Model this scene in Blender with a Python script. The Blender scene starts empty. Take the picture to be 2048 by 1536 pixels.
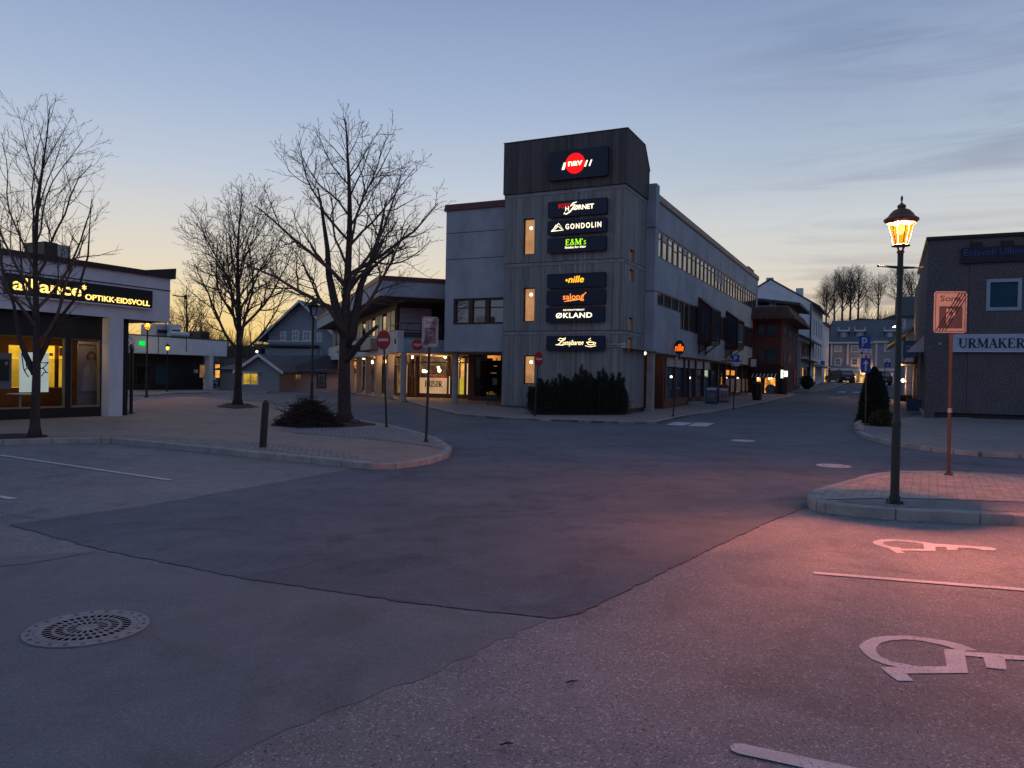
import bpy, bmesh, math, random
from mathutils import Vector, Matrix
from mathutils.geometry import tessellate_polygon
R = math.radians
sc = bpy.context.scene
col = sc.collection

# ---------------------------------------------------------------- camera
F = 1540.0                      # focal length in photo pixels (photo 2048 x 1536)
CAM = Vector((0, 0, 1.6))
pitch, roll = math.atan(16 / F), 0.019
fw = Vector((0, math.cos(pitch), -math.sin(pitch)))
r0 = Vector((1, 0, 0)); u0 = r0.cross(fw)
rt = r0 * math.cos(roll) + u0 * math.sin(roll)
up = u0 * math.cos(roll) - r0 * math.sin(roll)
cd = bpy.data.cameras.new('camera'); cam = bpy.data.objects.new('camera', cd); col.objects.link(cam)
cd.sensor_width = 36; cd.lens = F / 2048 * 36; cd.clip_end = 3000; cd.clip_start = .05
cam.matrix_world = Matrix(((rt.x, up.x, -fw.x, CAM.x), (rt.y, up.y, -fw.y, CAM.y), (rt.z, up.z, -fw.z, CAM.z), (0, 0, 0, 1)))
sc.camera = cam

# ---------------------------------------------------------------- world: dusk sky
w = bpy.data.worlds.new("World"); sc.world = w; w.use_nodes = True
nt = w.node_tree; N = nt.nodes; L = nt.links; bg = N['Background']
def lin(c): return tuple((x / 255 / 12.92) if x / 255 <= .04045 else ((x / 255 + .055) / 1.055) ** 2.4 for x in c) + (1,)
def nd(t, **k):
    n = N.new(t)
    for a, b in k.items(): setattr(n, a, b)
    return n
def mth(op, a, b=None, c=None, clamp=False):
    n = nd('ShaderNodeMath', operation=op); n.use_clamp = clamp
    for i, v in enumerate((a, b, c)):
        if v is None: continue
        if isinstance(v, (int, float)): n.inputs[i].default_value = v
        else: L.new(v, n.inputs[i])
    return n.outputs[0]
tc = nd('ShaderNodeTexCoord'); sp = nd('ShaderNodeSeparateXYZ'); L.new(tc.outputs['Generated'], sp.inputs[0])
elev = mth('ARCSINE', sp.outputs['Z'])                      # radians
efac = mth('DIVIDE', elev, R(60), clamp=True)
def ramp(stops):
    n = nd('ShaderNodeValToRGB'); e = n.color_ramp.elements
    for i, (deg, c) in enumerate(stops):
        el = e[i] if i < 2 else e.new(deg / 60)
        el.position = deg / 60; el.color = lin(c)
    L.new(efac, n.inputs[0]); return n.outputs[0]
west = ramp([(0, (244, 184, 92)), (60, (84, 102, 142)), (2.2, (250, 208, 122)), (4.6, (246, 219, 164)), (7, (232, 219, 196)), (10, (217, 214, 209)), (14, (191, 202, 218)), (19, (165, 183, 212)), (27, (132, 154, 191)), (38, (110, 132, 168))])
nw = ramp([(0, (226, 178, 112)), (60, (84, 102, 142)), (2.5, (240, 208, 142)), (5, (231, 214, 182)), (7.5, (220, 214, 203)), (11, (206, 210, 212)), (15, (176, 190, 208)), (20, (156, 172, 200)), (27, (130, 150, 186)), (38, (110, 130, 164))])
east = ramp([(0, (94, 106, 134)), (60, (84, 102, 142)), (8, (116, 131, 164)), (16, (138, 155, 187)), (30, (120, 143, 178))])
# sun azimuth about 17 degrees left of the view axis
a0 = R(-17)
dsun = mth('ADD', mth('MULTIPLY', sp.outputs['X'], math.sin(a0)), mth('MULTIPLY', sp.outputs['Y'], math.cos(a0)))
hor = mth('SQRT', mth('MAXIMUM', mth('SUBTRACT', 1, mth('MULTIPLY', sp.outputs['Z'], sp.outputs['Z'])), .0001))
cosaz = mth('DIVIDE', dsun, hor)
def mixc(f, a, b):
    n = nd('ShaderNodeMix', data_type='RGBA'); L.new(f, n.inputs[0])
    for s, v in ((6, a), (7, b)):
        if isinstance(v, tuple): n.inputs[s].default_value = v
        else: L.new(v, n.inputs[s])
    return n.outputs[2]
def sst(v, lo, hi):
    n = nd('ShaderNodeMapRange', interpolation_type='SMOOTHSTEP'); L.new(v, n.inputs[0]); n.inputs[1].default_value = lo; n.inputs[2].default_value = hi
    return n.outputs[0]
f1 = sst(cosaz, .76, .985)      # 1 next to the afterglow
f2 = sst(cosaz, -.55, .62)      # 0 in the east
sky = mixc(f2, east, mixc(f1, nw, west))
# thin streaked cloud, stretched sideways
mp = nd('ShaderNodeMapping'); L.new(tc.outputs['Generated'], mp.inputs[0]); mp.inputs['Scale'].default_value = (1.5, 1.5, 15); mp.inputs['Rotation'].default_value = (.03, .07, .3)
no = nd('ShaderNodeTexNoise'); L.new(mp.outputs[0], no.inputs['Vector']); no.inputs['Scale'].default_value = 1.7; no.inputs['Detail'].default_value = 6; no.inputs['Roughness'].default_value = .58; no.inputs['Distortion'].default_value = .7
cl = sst(no.outputs[0], .42, .68)
right = sst(sp.outputs['X'], .12, .46)
cmask = mth('MULTIPLY', mth('MULTIPLY', cl, right), .62)
ccol = ramp([(0, (150, 128, 118)), (60, (80, 100, 140)), (5, (170, 158, 158)), (9, (158, 160, 172)), (16, (134, 148, 174)), (25, (104, 128, 164))])
sky = mixc(cmask, sky, ccol)
# low mottled cloud right over the street horizon
mp2 = nd('ShaderNodeMapping'); L.new(tc.outputs['Generated'], mp2.inputs[0]); mp2.inputs['Scale'].default_value = (9, 9, 70)
no2 = nd('ShaderNodeTexNoise'); L.new(mp2.outputs[0], no2.inputs['Vector']); no2.inputs['Scale'].default_value = 1.3; no2.inputs['Detail'].default_value = 5
low = mth('MULTIPLY', mth('MULTIPLY', sst(no2.outputs[0], .45, .62), sst(elev, R(9.5), R(5))), mth('MULTIPLY', sst(sp.outputs['X'], .27, .38), .6))
sky = mixc(low, sky, lin((150, 138, 140)))
L.new(sky, bg.inputs[0]); bg.inputs[1].default_value = 1.0

# weak last glow of the set sun
sd = bpy.data.lights.new('sun', 'SUN'); sd.energy = .10; sd.angle = R(25); sd.color = (1, .72, .5)
so = bpy.data.objects.new('sun', sd); col.objects.link(so)
so.rotation_euler = Vector((math.sin(a0) * math.cos(R(5)), math.cos(a0) * math.cos(R(5)), math.sin(R(5)))).to_track_quat('Z', 'Y').to_euler()
sc.view_settings.view_transform = 'Standard'; sc.view_settings.look = 'None'; sc.view_settings.exposure = 0; sc.view_settings.gamma = 1
sc.render.engine = 'CYCLES'; sc.cycles.use_denoising = True; sc.cycles.max_bounces = 6; sc.cycles.transparent_max_bounces = 12
sc.cycles.sample_clamp_indirect = 4; sc.cycles.caustics_reflective = False; sc.cycles.caustics_refractive = False

# ---------------------------------------------------------------- terrain and picture geometry
CX, CY = 4.62, 32.5             # near corner of the tower
def sm(t): t = min(1., max(0., t)); return t * t * (3 - 2 * t)
def gh(x, y):
    a = (x - CX) * .899 - (y - CY) * .438
    s = (x - CX) * .438 + (y - CY) * .899
    h = .18 * sm((y - 29) / 9) * sm(-a / 8)
    h -= .42 * sm((y - 32) / 35) * sm((-x - 11) / 14)
    if s > 4: h += 1.5 * (min(s - 4, 74) / 72) ** 1.2 * sm((a + 8) / 7)
    return h
def ray(px, py): return (fw + rt * ((px - 1024) / F) + up * ((768 - py) / F))
def G(px, py, dz=0.):
    d = ray(px, py); t0 = 1.5; f = lambda t: CAM.z + d.z * t - gh(d.x * t, d.y * t) - dz
    t = t0
    while t < 260:
        if f(t) <= 0: break
        t += .4
    lo, hi = t - .4, t
    for _ in range(20):
        m = (lo + hi) / 2
        if f(m) > 0: lo = m
        else: hi = m
    return CAM + d * hi
def at(px, py, D): d = ray(px, py); return CAM + d * (D / d.y)

# ---------------------------------------------------------------- materials
def newmat(name):
    m = bpy.data.materials.new(name); m.use_nodes = True
    return m, m.node_tree.nodes, m.node_tree.links, m.node_tree.nodes['Principled BSDF']
def M(name, c, rough=.8, var=.18, scale=1.2, bump=.15, bscale=40, metal=0., stretch=(1, 1, 1), fine=.0, fscale=120, ior=1.45, bdist=.01, spec=.5):
    m, n, l, p = newmat(name)
    t = n.new('ShaderNodeTexCoord'); mp = n.new('ShaderNodeMapping'); mp.inputs['Scale'].default_value = stretch
    l.new(t.outputs['Object'], mp.inputs[0])
    a = n.new('ShaderNodeTexNoise'); a.inputs['Scale'].default_value = scale; a.inputs['Detail'].default_value = 6; a.inputs['Roughness'].default_value = .6
    l.new(mp.outputs[0], a.inputs['Vector'])
    r = n.new('ShaderNodeMapRange'); r.inputs[1].default_value = .3; r.inputs[2].default_value = .7; r.inputs[3].default_value = 1 - var; r.inputs[4].default_value = 1 + var
    l.new(a.outputs[0], r.inputs[0]); val = r.outputs[0]
    if fine:
        b = n.new('ShaderNodeTexNoise'); b.inputs['Scale'].default_value = fscale; b.inputs['Detail'].default_value = 3
        l.new(t.outputs['Object'], b.inputs['Vector'])
        r2 = n.new('ShaderNodeMapRange'); r2.inputs[1].default_value = .3; r2.inputs[2].default_value = .7; r2.inputs[3].default_value = 1 - fine; r2.inputs[4].default_value = 1 + fine
        l.new(b.outputs[0], r2.inputs[0]); mu = n.new('ShaderNodeMath'); mu.operation = 'MULTIPLY'; l.new(val, mu.inputs[0]); l.new(r2.outputs[0], mu.inputs[1]); val = mu.outputs[0]
    v = n.new('ShaderNodeVectorMath'); v.operation = 'SCALE'; v.inputs[0].default_value = c[:3]; l.new(val, v.inputs['Scale']); l.new(v.outputs[0], p.inputs['Base Color'])
    p.inputs['Roughness'].default_value = rough; p.inputs['Metallic'].default_value = metal; p.inputs['IOR'].default_value = ior; p.inputs['Specular IOR Level'].default_value = spec
    if bump:
        bn = n.new('ShaderNodeTexNoise'); bn.inputs['Scale'].default_value = bscale; bn.inputs['Detail'].default_value = 4; l.new(mp.outputs[0], bn.inputs['Vector'])
        bu = n.new('ShaderNodeBump'); bu.inputs['Strength'].default_value = bump; bu.inputs['Distance'].default_value = bdist; l.new(bn.outputs[0], bu.inputs['Height']); l.new(bu.outputs[0], p.inputs['Normal'])
    m['v'] = 1
    return m
def E(name, c, s, var=0., scale=2.):
    m, n, l, p = newmat(name); n.remove(p); e = n.new('ShaderNodeEmission'); e.inputs[0].default_value = (*c, 1); e.inputs[1].default_value = s
    if var:
        t = n.new('ShaderNodeTexCoord'); a = n.new('ShaderNodeTexNoise'); a.inputs['Scale'].default_value = scale; a.inputs['Detail'].default_value = 3; l.new(t.outputs['Object'], a.inputs['Vector'])
        r = n.new('ShaderNodeMapRange'); r.inputs[1].default_value = .35; r.inputs[2].default_value = .65; r.inputs[3].default_value = s * (1 - var); r.inputs[4].default_value = s * (1 + var); l.new(a.outputs[0], r.inputs[0]); l.new(r.outputs[0], e.inputs[1])
    l.new(e.outputs[0], n['Material Output'].inputs[0]); return m
def GL(name, tint=(.9, .95, 1), ior=1.5):      # clear shop glass: see-through with Fresnel reflection
    m, n, l, p = newmat(name); n.remove(p)
    tr = n.new('ShaderNodeBsdfTransparent'); tr.inputs[0].default_value = (*tint, 1); g = n.new('ShaderNodeBsdfGlossy'); g.inputs['Roughness'].default_value = .02
    fr = n.new('ShaderNodeFresnel'); fr.inputs[0].default_value = ior; mx = n.new('ShaderNodeMixShader')
    l.new(fr.outputs[0], mx.inputs[0]); l.new(tr.outputs[0], mx.inputs[1]); l.new(g.outputs[0], mx.inputs[2]); l.new(mx.outputs[0], n['Material Output'].inputs[0]); return m
def asphalt(name, c, grain=.35, crack=0., big=.16, gs=1.):
    m, n, l, p = newmat(name)
    t = n.new('ShaderNodeTexCoord')
    def noi(s, d=4, ro=.6):
        a = n.new('ShaderNodeTexNoise'); a.inputs['Scale'].default_value = s; a.inputs['Detail'].default_value = d; a.inputs['Roughness'].default_value = ro; l.new(t.outputs['Object'], a.inputs['Vector']); return a.outputs[0]
    def mr(o, a, b, c_, d):
        r = n.new('ShaderNodeMapRange'); r.inputs[1].default_value = a; r.inputs[2].default_value = b; r.inputs[3].default_value = c_; r.inputs[4].default_value = d; l.new(o, r.inputs[0]); return r.outputs[0]
    def mul(a, b, op='MULTIPLY'):
        q = n.new('ShaderNodeMath'); q.operation = op; l.new(a, q.inputs[0]); l.new(b, q.inputs[1]); return q.outputs[0]
    v = mul(mr(noi(.35, 5), .3, .7, 1 - big, 1 + big), mr(noi(2.5, 5), .3, .7, 1 - big * .7, 1 + big * .7))
    v = mul(v, mr(noi(90 * gs, 3, .7), .3, .7, 1 - grain, 1 + grain))
    vo = n.new('ShaderNodeTexVoronoi'); vo.inputs['Scale'].default_value = 75 * gs; l.new(t.outputs['Object'], vo.inputs['Vector'])
    se = n.new('ShaderNodeSeparateColor'); l.new(vo.outputs['Color'], se.inputs[0])
    v = mul(v, mr(se.outputs[0], .86, 1., 1., 1 + grain * 2.2)); v = mul(v, mr(se.outputs[1], 0, .12, 1 - grain * 1.2, 1.))
    q1 = n.new('ShaderNodeTexNoise'); q1.inputs['Scale'].default_value = .8; q1.inputs['Detail'].default_value = 7; q1.inputs['Roughness'].default_value = .72; q1.inputs['Distortion'].default_value = 1.1; l.new(t.outputs['Object'], q1.inputs['Vector'])
    v = mul(v, mr(q1.outputs[0], .52, .62, 1., 1 - big * 1.3))
    q2 = n.new('ShaderNodeTexVoronoi'); q2.inputs['Scale'].default_value = 1.1; l.new(t.outputs['Object'], q2.inputs['Vector']); v = mul(v, mr(q2.outputs['Distance'], .02, .09, 1 - big * 1.6, 1.))
    if crack:
        vc = n.new('ShaderNodeTexVoronoi'); vc.feature = 'DISTANCE_TO_EDGE'; vc.inputs['Scale'].default_value = .28
        wv = n.new('ShaderNodeTexNoise'); wv.inputs['Scale'].default_value = 2.2; wv.inputs['Detail'].default_value = 5; l.new(t.outputs['Object'], wv.inputs['Vector'])
        ad = n.new('ShaderNodeVectorMath'); ad.operation = 'MULTIPLY_ADD'; l.new(wv.outputs['Color'], ad.inputs[0]); ad.inputs[1].default_value = (1.2, 1.2, 0); l.new(t.outputs['Object'], ad.inputs[2]); l.new(ad.outputs[0], vc.inputs['Vector'])
        msk = mr(noi(.22, 2), .52, .56, 0, 1); cr = mr(vc.outputs['Distance'], 0, .004, 1, 0); q = mul(cr, msk); v = mul(v, mr(q, 0, 1, 1, 1 - crack))
    s = n.new('ShaderNodeVectorMath'); s.operation = 'SCALE'; s.inputs[0].default_value = c; l.new(v, s.inputs['Scale']); l.new(s.outputs[0], p.inputs['Base Color'])
    p.inputs['Roughness'].default_value = .82; p.inputs['Specular IOR Level'].default_value = .35
    bu = n.new('ShaderNodeBump'); bu.inputs['Strength'].default_value = .5; bu.inputs['Distance'].default_value = .004
    l.new(noi(130 * gs, 3), bu.inputs['Height']); l.new(bu.outputs[0], p.inputs['Normal'])
    return m
def bricky(name, c1, c2, cm, sc_=1., bw=.2, bh=.1, mort=.008, axes=(0, 1), rough=.85, off=.5, rot=0., bumpd=.006):
    m, n, l, p = newmat(name)
    t = n.new('ShaderNodeTexCoord'); s = n.new('ShaderNodeSeparateXYZ'); cb = n.new('ShaderNodeCombineXYZ')
    mp = n.new('ShaderNodeMapping'); mp.inputs['Rotation'].default_value = (0, 0, rot); l.new(t.outputs['Object'], mp.inputs[0]); l.new(mp.outputs[0], s.inputs[0])
    if axes == 'wall':
        ad = n.new('ShaderNodeMath'); ad.operation = 'ADD'; l.new(s.outputs[0], ad.inputs[0]); l.new(s.outputs[1], ad.inputs[1]); l.new(ad.outputs[0], cb.inputs[0]); l.new(s.outputs[2], cb.inputs[1])
    else:
        l.new(s.outputs[axes[0]], cb.inputs[0]); l.new(s.outputs[axes[1]], cb.inputs[1])
    wn = n.new('ShaderNodeTexNoise'); wn.inputs['Scale'].default_value = 3; l.new(t.outputs['Object'], wn.inputs['Vector'])
    wv = n.new('ShaderNodeVectorMath'); wv.operation = 'MULTIPLY_ADD'; l.new(wn.outputs['Color'], wv.inputs[0]); wv.inputs[1].default_value = (.03, .03, 0); l.new(cb.outputs[0], wv.inputs[2])
    b = n.new('ShaderNodeTexBrick'); b.offset = off; l.new(wv.outputs[0], b.inputs['Vector']); b.inputs['Scale'].default_value = sc_; b.inputs['Brick Width'].default_value = bw; b.inputs['Row Height'].default_value = bh; b.inputs['Mortar Size'].default_value = mort; b.inputs['Mortar Smooth'].default_value = .2
    b.inputs['Color1'].default_value = (*c1, 1); b.inputs['Color2'].default_value = (*c2, 1); b.inputs['Mortar'].default_value = (*cm, 1)
    a = n.new('ShaderNodeTexNoise'); a.inputs['Scale'].default_value = 4; a.inputs['Detail'].default_value = 6; l.new(t.outputs['Object'], a.inputs['Vector'])
    r = n.new('ShaderNodeMapRange'); r.inputs[1].default_value = .3; r.inputs[2].default_value = .7; r.inputs[3].default_value = .78; r.inputs[4].default_value = 1.2; l.new(a.outputs[0], r.inputs[0])
    v = n.new('ShaderNodeVectorMath'); v.operation = 'SCALE'; l.new(b.outputs['Color'], v.inputs[0]); l.new(r.outputs[0], v.inputs['Scale']); l.new(v.outputs[0], p.inputs['Base Color'])
    bu = n.new('ShaderNodeBump'); bu.invert = True; bu.inputs['Strength'].default_value = .6; bu.inputs['Distance'].default_value = bumpd; l.new(b.outputs['Fac'], bu.inputs['Height']); l.new(bu.outputs[0], p.inputs['Normal'])
    p.inputs['Roughness'].default_value = rough; return m
def ribbed(name, c, pitch_=.11, depth=.5, dark=.5, var=.22):        # board-marked or ribbed surface, grooves run vertically
    m, n, l, p = newmat(name)
    t = n.new('ShaderNodeTexCoord'); s = n.new('ShaderNodeSeparateXYZ'); l.new(t.outputs['Object'], s.inputs[0])
    ad = n.new('ShaderNodeMath'); ad.operation = 'ADD'; l.new(s.outputs[0], ad.inputs[0]); l.new(s.outputs[1], ad.inputs[1])
    cb = n.new('ShaderNodeCombineXYZ'); l.new(ad.outputs[0], cb.inputs[0])
    vo = n.new('ShaderNodeTexVoronoi'); vo.voronoi_dimensions = '1D'; vo.feature = 'DISTANCE_TO_EDGE'; vo.inputs['Scale'].default_value = 1 / pitch_; vo.inputs['Randomness'].default_value = .45; l.new(ad.outputs[0], vo.inputs['W'])
    g = n.new('ShaderNodeMapRange'); g.inputs[1].default_value = .0; g.inputs[2].default_value = .09; g.inputs[3].default_value = dark; g.inputs[4].default_value = 1; l.new(vo.outputs['Distance'], g.inputs[0])
    v1 = n.new('ShaderNodeTexVoronoi'); v1.voronoi_dimensions = '1D'; v1.inputs['Scale'].default_value = 1 / pitch_; v1.inputs['Randomness'].default_value = .45; l.new(ad.outputs[0], v1.inputs['W'])
    sc_ = n.new('ShaderNodeSeparateColor'); l.new(v1.outputs['Color'], sc_.inputs[0])
    br = n.new('ShaderNodeMapRange'); br.inputs[3].default_value = 1 - var; br.inputs[4].default_value = 1 + var; l.new(sc_.outputs[0], br.inputs[0])
    mp = n.new('ShaderNodeMapping'); mp.inputs['Scale'].default_value = (3, 3, .35); l.new(t.outputs['Object'], mp.inputs[0])
    no_ = n.new('ShaderNodeTexNoise'); no_.inputs['Scale'].default_value = 1.2; no_.inputs['Detail'].default_value = 8; no_.inputs['Roughness'].default_value = .7; l.new(mp.outputs[0], no_.inputs['Vector'])
    nr = n.new('ShaderNodeMapRange'); nr.inputs[1].default_value = .3; nr.inputs[2].default_value = .7; nr.inputs[3].default_value = .72; nr.inputs[4].default_value = 1.25; l.new(no_.outputs[0], nr.inputs[0])
    m1 = n.new('ShaderNodeMath'); m1.operation = 'MULTIPLY'; l.new(g.outputs[0], m1.inputs[0]); l.new(br.outputs[0], m1.inputs[1])
    m2 = n.new('ShaderNodeMath'); m2.operation = 'MULTIPLY'; l.new(m1.outputs[0], m2.inputs[0]); l.new(nr.outputs[0], m2.inputs[1])
    v = n.new('ShaderNodeVectorMath'); v.operation = 'SCALE'; v.inputs[0].default_value = c; l.new(m2.outputs[0], v.inputs['Scale']); l.new(v.outputs[0], p.inputs['Base Color'])
    bu = n.new('ShaderNodeBump'); bu.inputs['Strength'].default_value = depth; bu.inputs['Distance'].default_value = .02; l.new(g.outputs[0], bu.inputs['Height']); l.new(bu.outputs[0], p.inputs['Normal'])
    p.inputs['Roughness'].default_value = .9; return m

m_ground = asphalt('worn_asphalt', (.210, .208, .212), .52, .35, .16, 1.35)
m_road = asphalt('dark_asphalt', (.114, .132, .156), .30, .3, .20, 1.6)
m_patch = asphalt('smooth_asphalt', (.165, .176, .188), .26, 0, .12, 2.)
m_walk = asphalt('pavement_asphalt', (.25, .225, .215), .25, 0, .12)
m_plaza = asphalt('plaza_asphalt', (.305, .245, .205), .25, .3, .12)
m_seam = M('seam_tar', (.10, .10, .108), .85, .45, 8, .6, 60, fine=.5, fscale=70)
m_paint = M('road_paint', (.56, .56, .56), .75, .2, 5, .35, 120, fine=.25, fscale=130, bdist=.003)
def wear(m, c):                     # thin, worn paint: the asphalt grain shows through
    n = m.node_tree.nodes; l = m.node_tree.links; p = n['Principled BSDF']; src = p.inputs['Base Color'].links[0].from_socket; t = n.new('ShaderNodeTexCoord')
    a = n.new('ShaderNodeTexNoise'); a.inputs['Scale'].default_value = 55; a.inputs['Detail'].default_value = 6; a.inputs['Roughness'].default_value = .75; l.new(t.outputs['Object'], a.inputs['Vector'])
    b = n.new('ShaderNodeTexNoise'); b.inputs['Scale'].default_value = 2.5; b.inputs['Detail'].default_value = 3; l.new(t.outputs['Object'], b.inputs['Vector'])
    ad = n.new('ShaderNodeMath'); ad.operation = 'MULTIPLY_ADD'; l.new(b.outputs[0], ad.inputs[0]); ad.inputs[1].default_value = .5; l.new(a.outputs[0], ad.inputs[2])
    r_ = n.new('ShaderNodeMapRange'); r_.inputs[1].default_value = .84; r_.inputs[2].default_value = .90; l.new(ad.outputs[0], r_.inputs[0])
    mx = n.new('ShaderNodeMix'); mx.data_type = 'RGBA'; l.new(r_.outputs[0], mx.inputs[0]); l.new(src, mx.inputs[6]); mx.inputs[7].default_value = (*c, 1); l.new(mx.outputs[2], p.inputs['Base Color'])
wear(m_paint, (.22, .20, .19))
m_kerb = M('granite_kerb', (.34, .325, .31), .8, .25, 3, .5, 60, fine=.3, fscale=160)
m_sett = bricky('granite_setts', (.32, .30, .30), (.25, .235, .235), (.12, .11, .11), 1, .13, .11, .012, rot=.3, bumpd=.02)
m_sett2 = bricky('paving_blocks', (.50, .40, .33), (.40, .33, .28), (.20, .16, .14), 1, .22, .115, .007, rot=.5)
m_conc = M('concrete', (.33, .38, .43), .9, .2, .9, .25, 22, fine=.08, fscale=50, stretch=(1, 1, .6))
m_conc_y = M('pillar_concrete', (.34, .33, .32), .9, .15, 2, .2, 30, fine=.1)
m_rib = ribbed('board_marked_concrete', (.250, .265, .265), .115, .7, .5)
m_ribd = ribbed('dark_ribbed_cladding', (.098, .096, .095), .13, .7, .45)
m_band = M('smooth_concrete_band', (.25, .26, .275), .9, .22, 2, .2, 20)
m_capr = M('red_metal_capping', (.115, .045, .045), .55, .15, 3, .05, metal=.2)
m_copb = M('brown_coping', (.26, .20, .185), .6, .14, 2, .05)
m_brown = M('dark_brown_frame', (.055, .026, .028), .55, .2, 4, .1)
m_black = M('black_frame', (.012, .012, .014), .5, .2, 4, .05)
m_blackm = M('black_painted_metal', (.018, .021, .022), .42, .2, 6, .1, 60)
m_greenm = M('dark_green_painted_metal', (.020, .034, .032), .45, .25, 6, .12, 60)
m_white = M('white_render', (.66, .70, .75), .85, .12, 1.5, .15, 40)
m_whitep = M('white_paint', (.62, .63, .65), .6, .12, 3, .08)
m_steel = M('steel', (.40, .41, .43), .4, .18, 5, .08, metal=.6)
m_steelbr = M('weathered_post', (.085, .045, .028), .6, .3, 6, .2)
m_navy = M('navy_sign_panel', (.008, .016, .045), .45, .12, 2, .03)
m_glassd = M('dark_mirror_glass', (.02, .025, .032), .03, .12, 1, 0, ior=2.3, spec=.8)
m_glassb = M('blue_glass', (.03, .06, .085), .06, .15, 1, 0, ior=1.5)
m_blind = M('white_blind', (.42, .43, .46), .6, .1, 2, 0)
m_glass = GL('clear_glass')
m_bark = M('bark', (.055, .045, .040), .95, .35, 5, 1., 26, stretch=(1, 1, .35), bdist=.03)
m_barkf = M('bark_far_hazed', (.105, .080, .070), .95, .25, 2, 0)  # distant bark lightened in its colour to imitate haze
m_barkm = M('birch_bark', (.10, .085, .075), .95, .3, 5, .8, 26, stretch=(1, 1, .35), bdist=.02)
m_twig = M('twig_bark', (.11, .078, .066), .95, .2, 3, 0)
m_soil = M('soil', (.045, .034, .028), 1, .45, 6, .9, 30, bdist=.03, fine=.4, fscale=60)
m_leafd = M('dark_evergreen', (.018, .028, .018), .8, .4, 3, 0)
m_leafy = M('juniper_green', (.045, .052, .018), .8, .4, 4, 0)
m_roofd = M('dark_roof_tiles', (.06, .065, .075), .7, .2, 3, .5, 14, stretch=(1, 1, 3))
m_roofg = M('green_grey_roof', (.10, .125, .135), .7, .2, 2, .3, 20)
m_pebble = M('exposed_pebble_render', (.118, .116, .122), .95, .12, 1.2, .9, 20, fine=.68, fscale=20, bdist=.03)
m_brickr = bricky('dark_red_brick', (.125, .034, .030), (.085, .026, .024), (.045, .03, .03), 1, .24, .08, .01, axes='wall')
m_siding = ribbed('white_wood_siding', (.38, .42, .47), .16, .4, .7, .06)
m_sidingb = M('blue_grey_siding', (.24, .275, .32), .8, .1, 2, .3, 5, stretch=(.2, .2, 8), bdist=.02)
m_bluesign = M('blue_sign', (.012, .05, .34), .45, .08, 3, 0)
m_red = M('red_sign', (.40, .018, .022), .5, .12, 3, 0)
m_pinkw = M('brightened_plaster', (.42, .35, .33), .9, .1, 1.5, .1)  # colour brightened in place of lamplight on the outbuilding wall
m_greyp = M('grey_print', (.16, .145, .15), .6, .08, 3, 0)
m_greyl = M('pale_sign_face', (.55, .53, .52), .55, .08, 3, 0)
m_grass = M('hill_grass', (.030, .028, .020), 1, .4, .12, 0)
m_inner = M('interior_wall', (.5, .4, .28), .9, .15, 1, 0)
m_dkin = M('dark_interior', (.02, .018, .018), .9, .2, 1, 0)
m_wood = M('bench_wood', (.05, .035, .03), .8, .3, 6, .3)
m_binblk = M('bin_plastic', (.012, .014, .014), .5, .2, 5, .05)
m_awn = M('awning_cloth', (.012, .012, .014), .9, .15, 3, 0)
m_door = M('dark_glazed_door', (.015, .012, .012), .15, .1, 2, 0)
e_cream = E('sign_light_cream', (1, .80, .42), 2.2)
e_white = E('sign_light_white', (1, .88, .62), 2.0)
e_gold = E('sign_light_gold', (1, .62, .10), 2.0)
e_yel = E('sign_light_yellow', (1, .42, .02), 2.0)
e_org = E('sign_light_orange', (1, .26, .045), 1.8)
e_orgd = E('sign_light_deep_orange', (1, .16, .01), 1.4)
e_red = E('sign_light_red', (1, .01, .012), 1.3)
e_lime = E('sign_light_lime', (.42, 1, .02), 1.3)
e_green = E('exit_green', (.0, .75, .08), 1.2)
e_warm = E('lit_room_amber', (1, .46, .10), .8, .45, 1.4)
e_warm2 = E('lit_room_orange', (1, .36, .06), .85, .35, 1.6)
e_yroom = E('lit_room_yellow', (1, .60, .08), .95, .35, 1.2)
e_dim = E('dim_lit_room', (.9, .5, .22), .16, .6, 1.6)
e_stair = E('stair_window_glow', (1, .50, .22), .42, .25, 1.5)
e_staird = E('stair_window_dull', (.80, .36, .12), .16, .25, 1.5)
e_bulb = E('bulb', (1, .72, .35), 9)
e_bulbw = E('bulb_white', (1, .85, .62), 5)
e_lamp = E('sodium_bulb', (1, .55, .12), 14)
e_box = E('lit_sign_box', (.9, 1, .75), 1.6)

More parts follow.
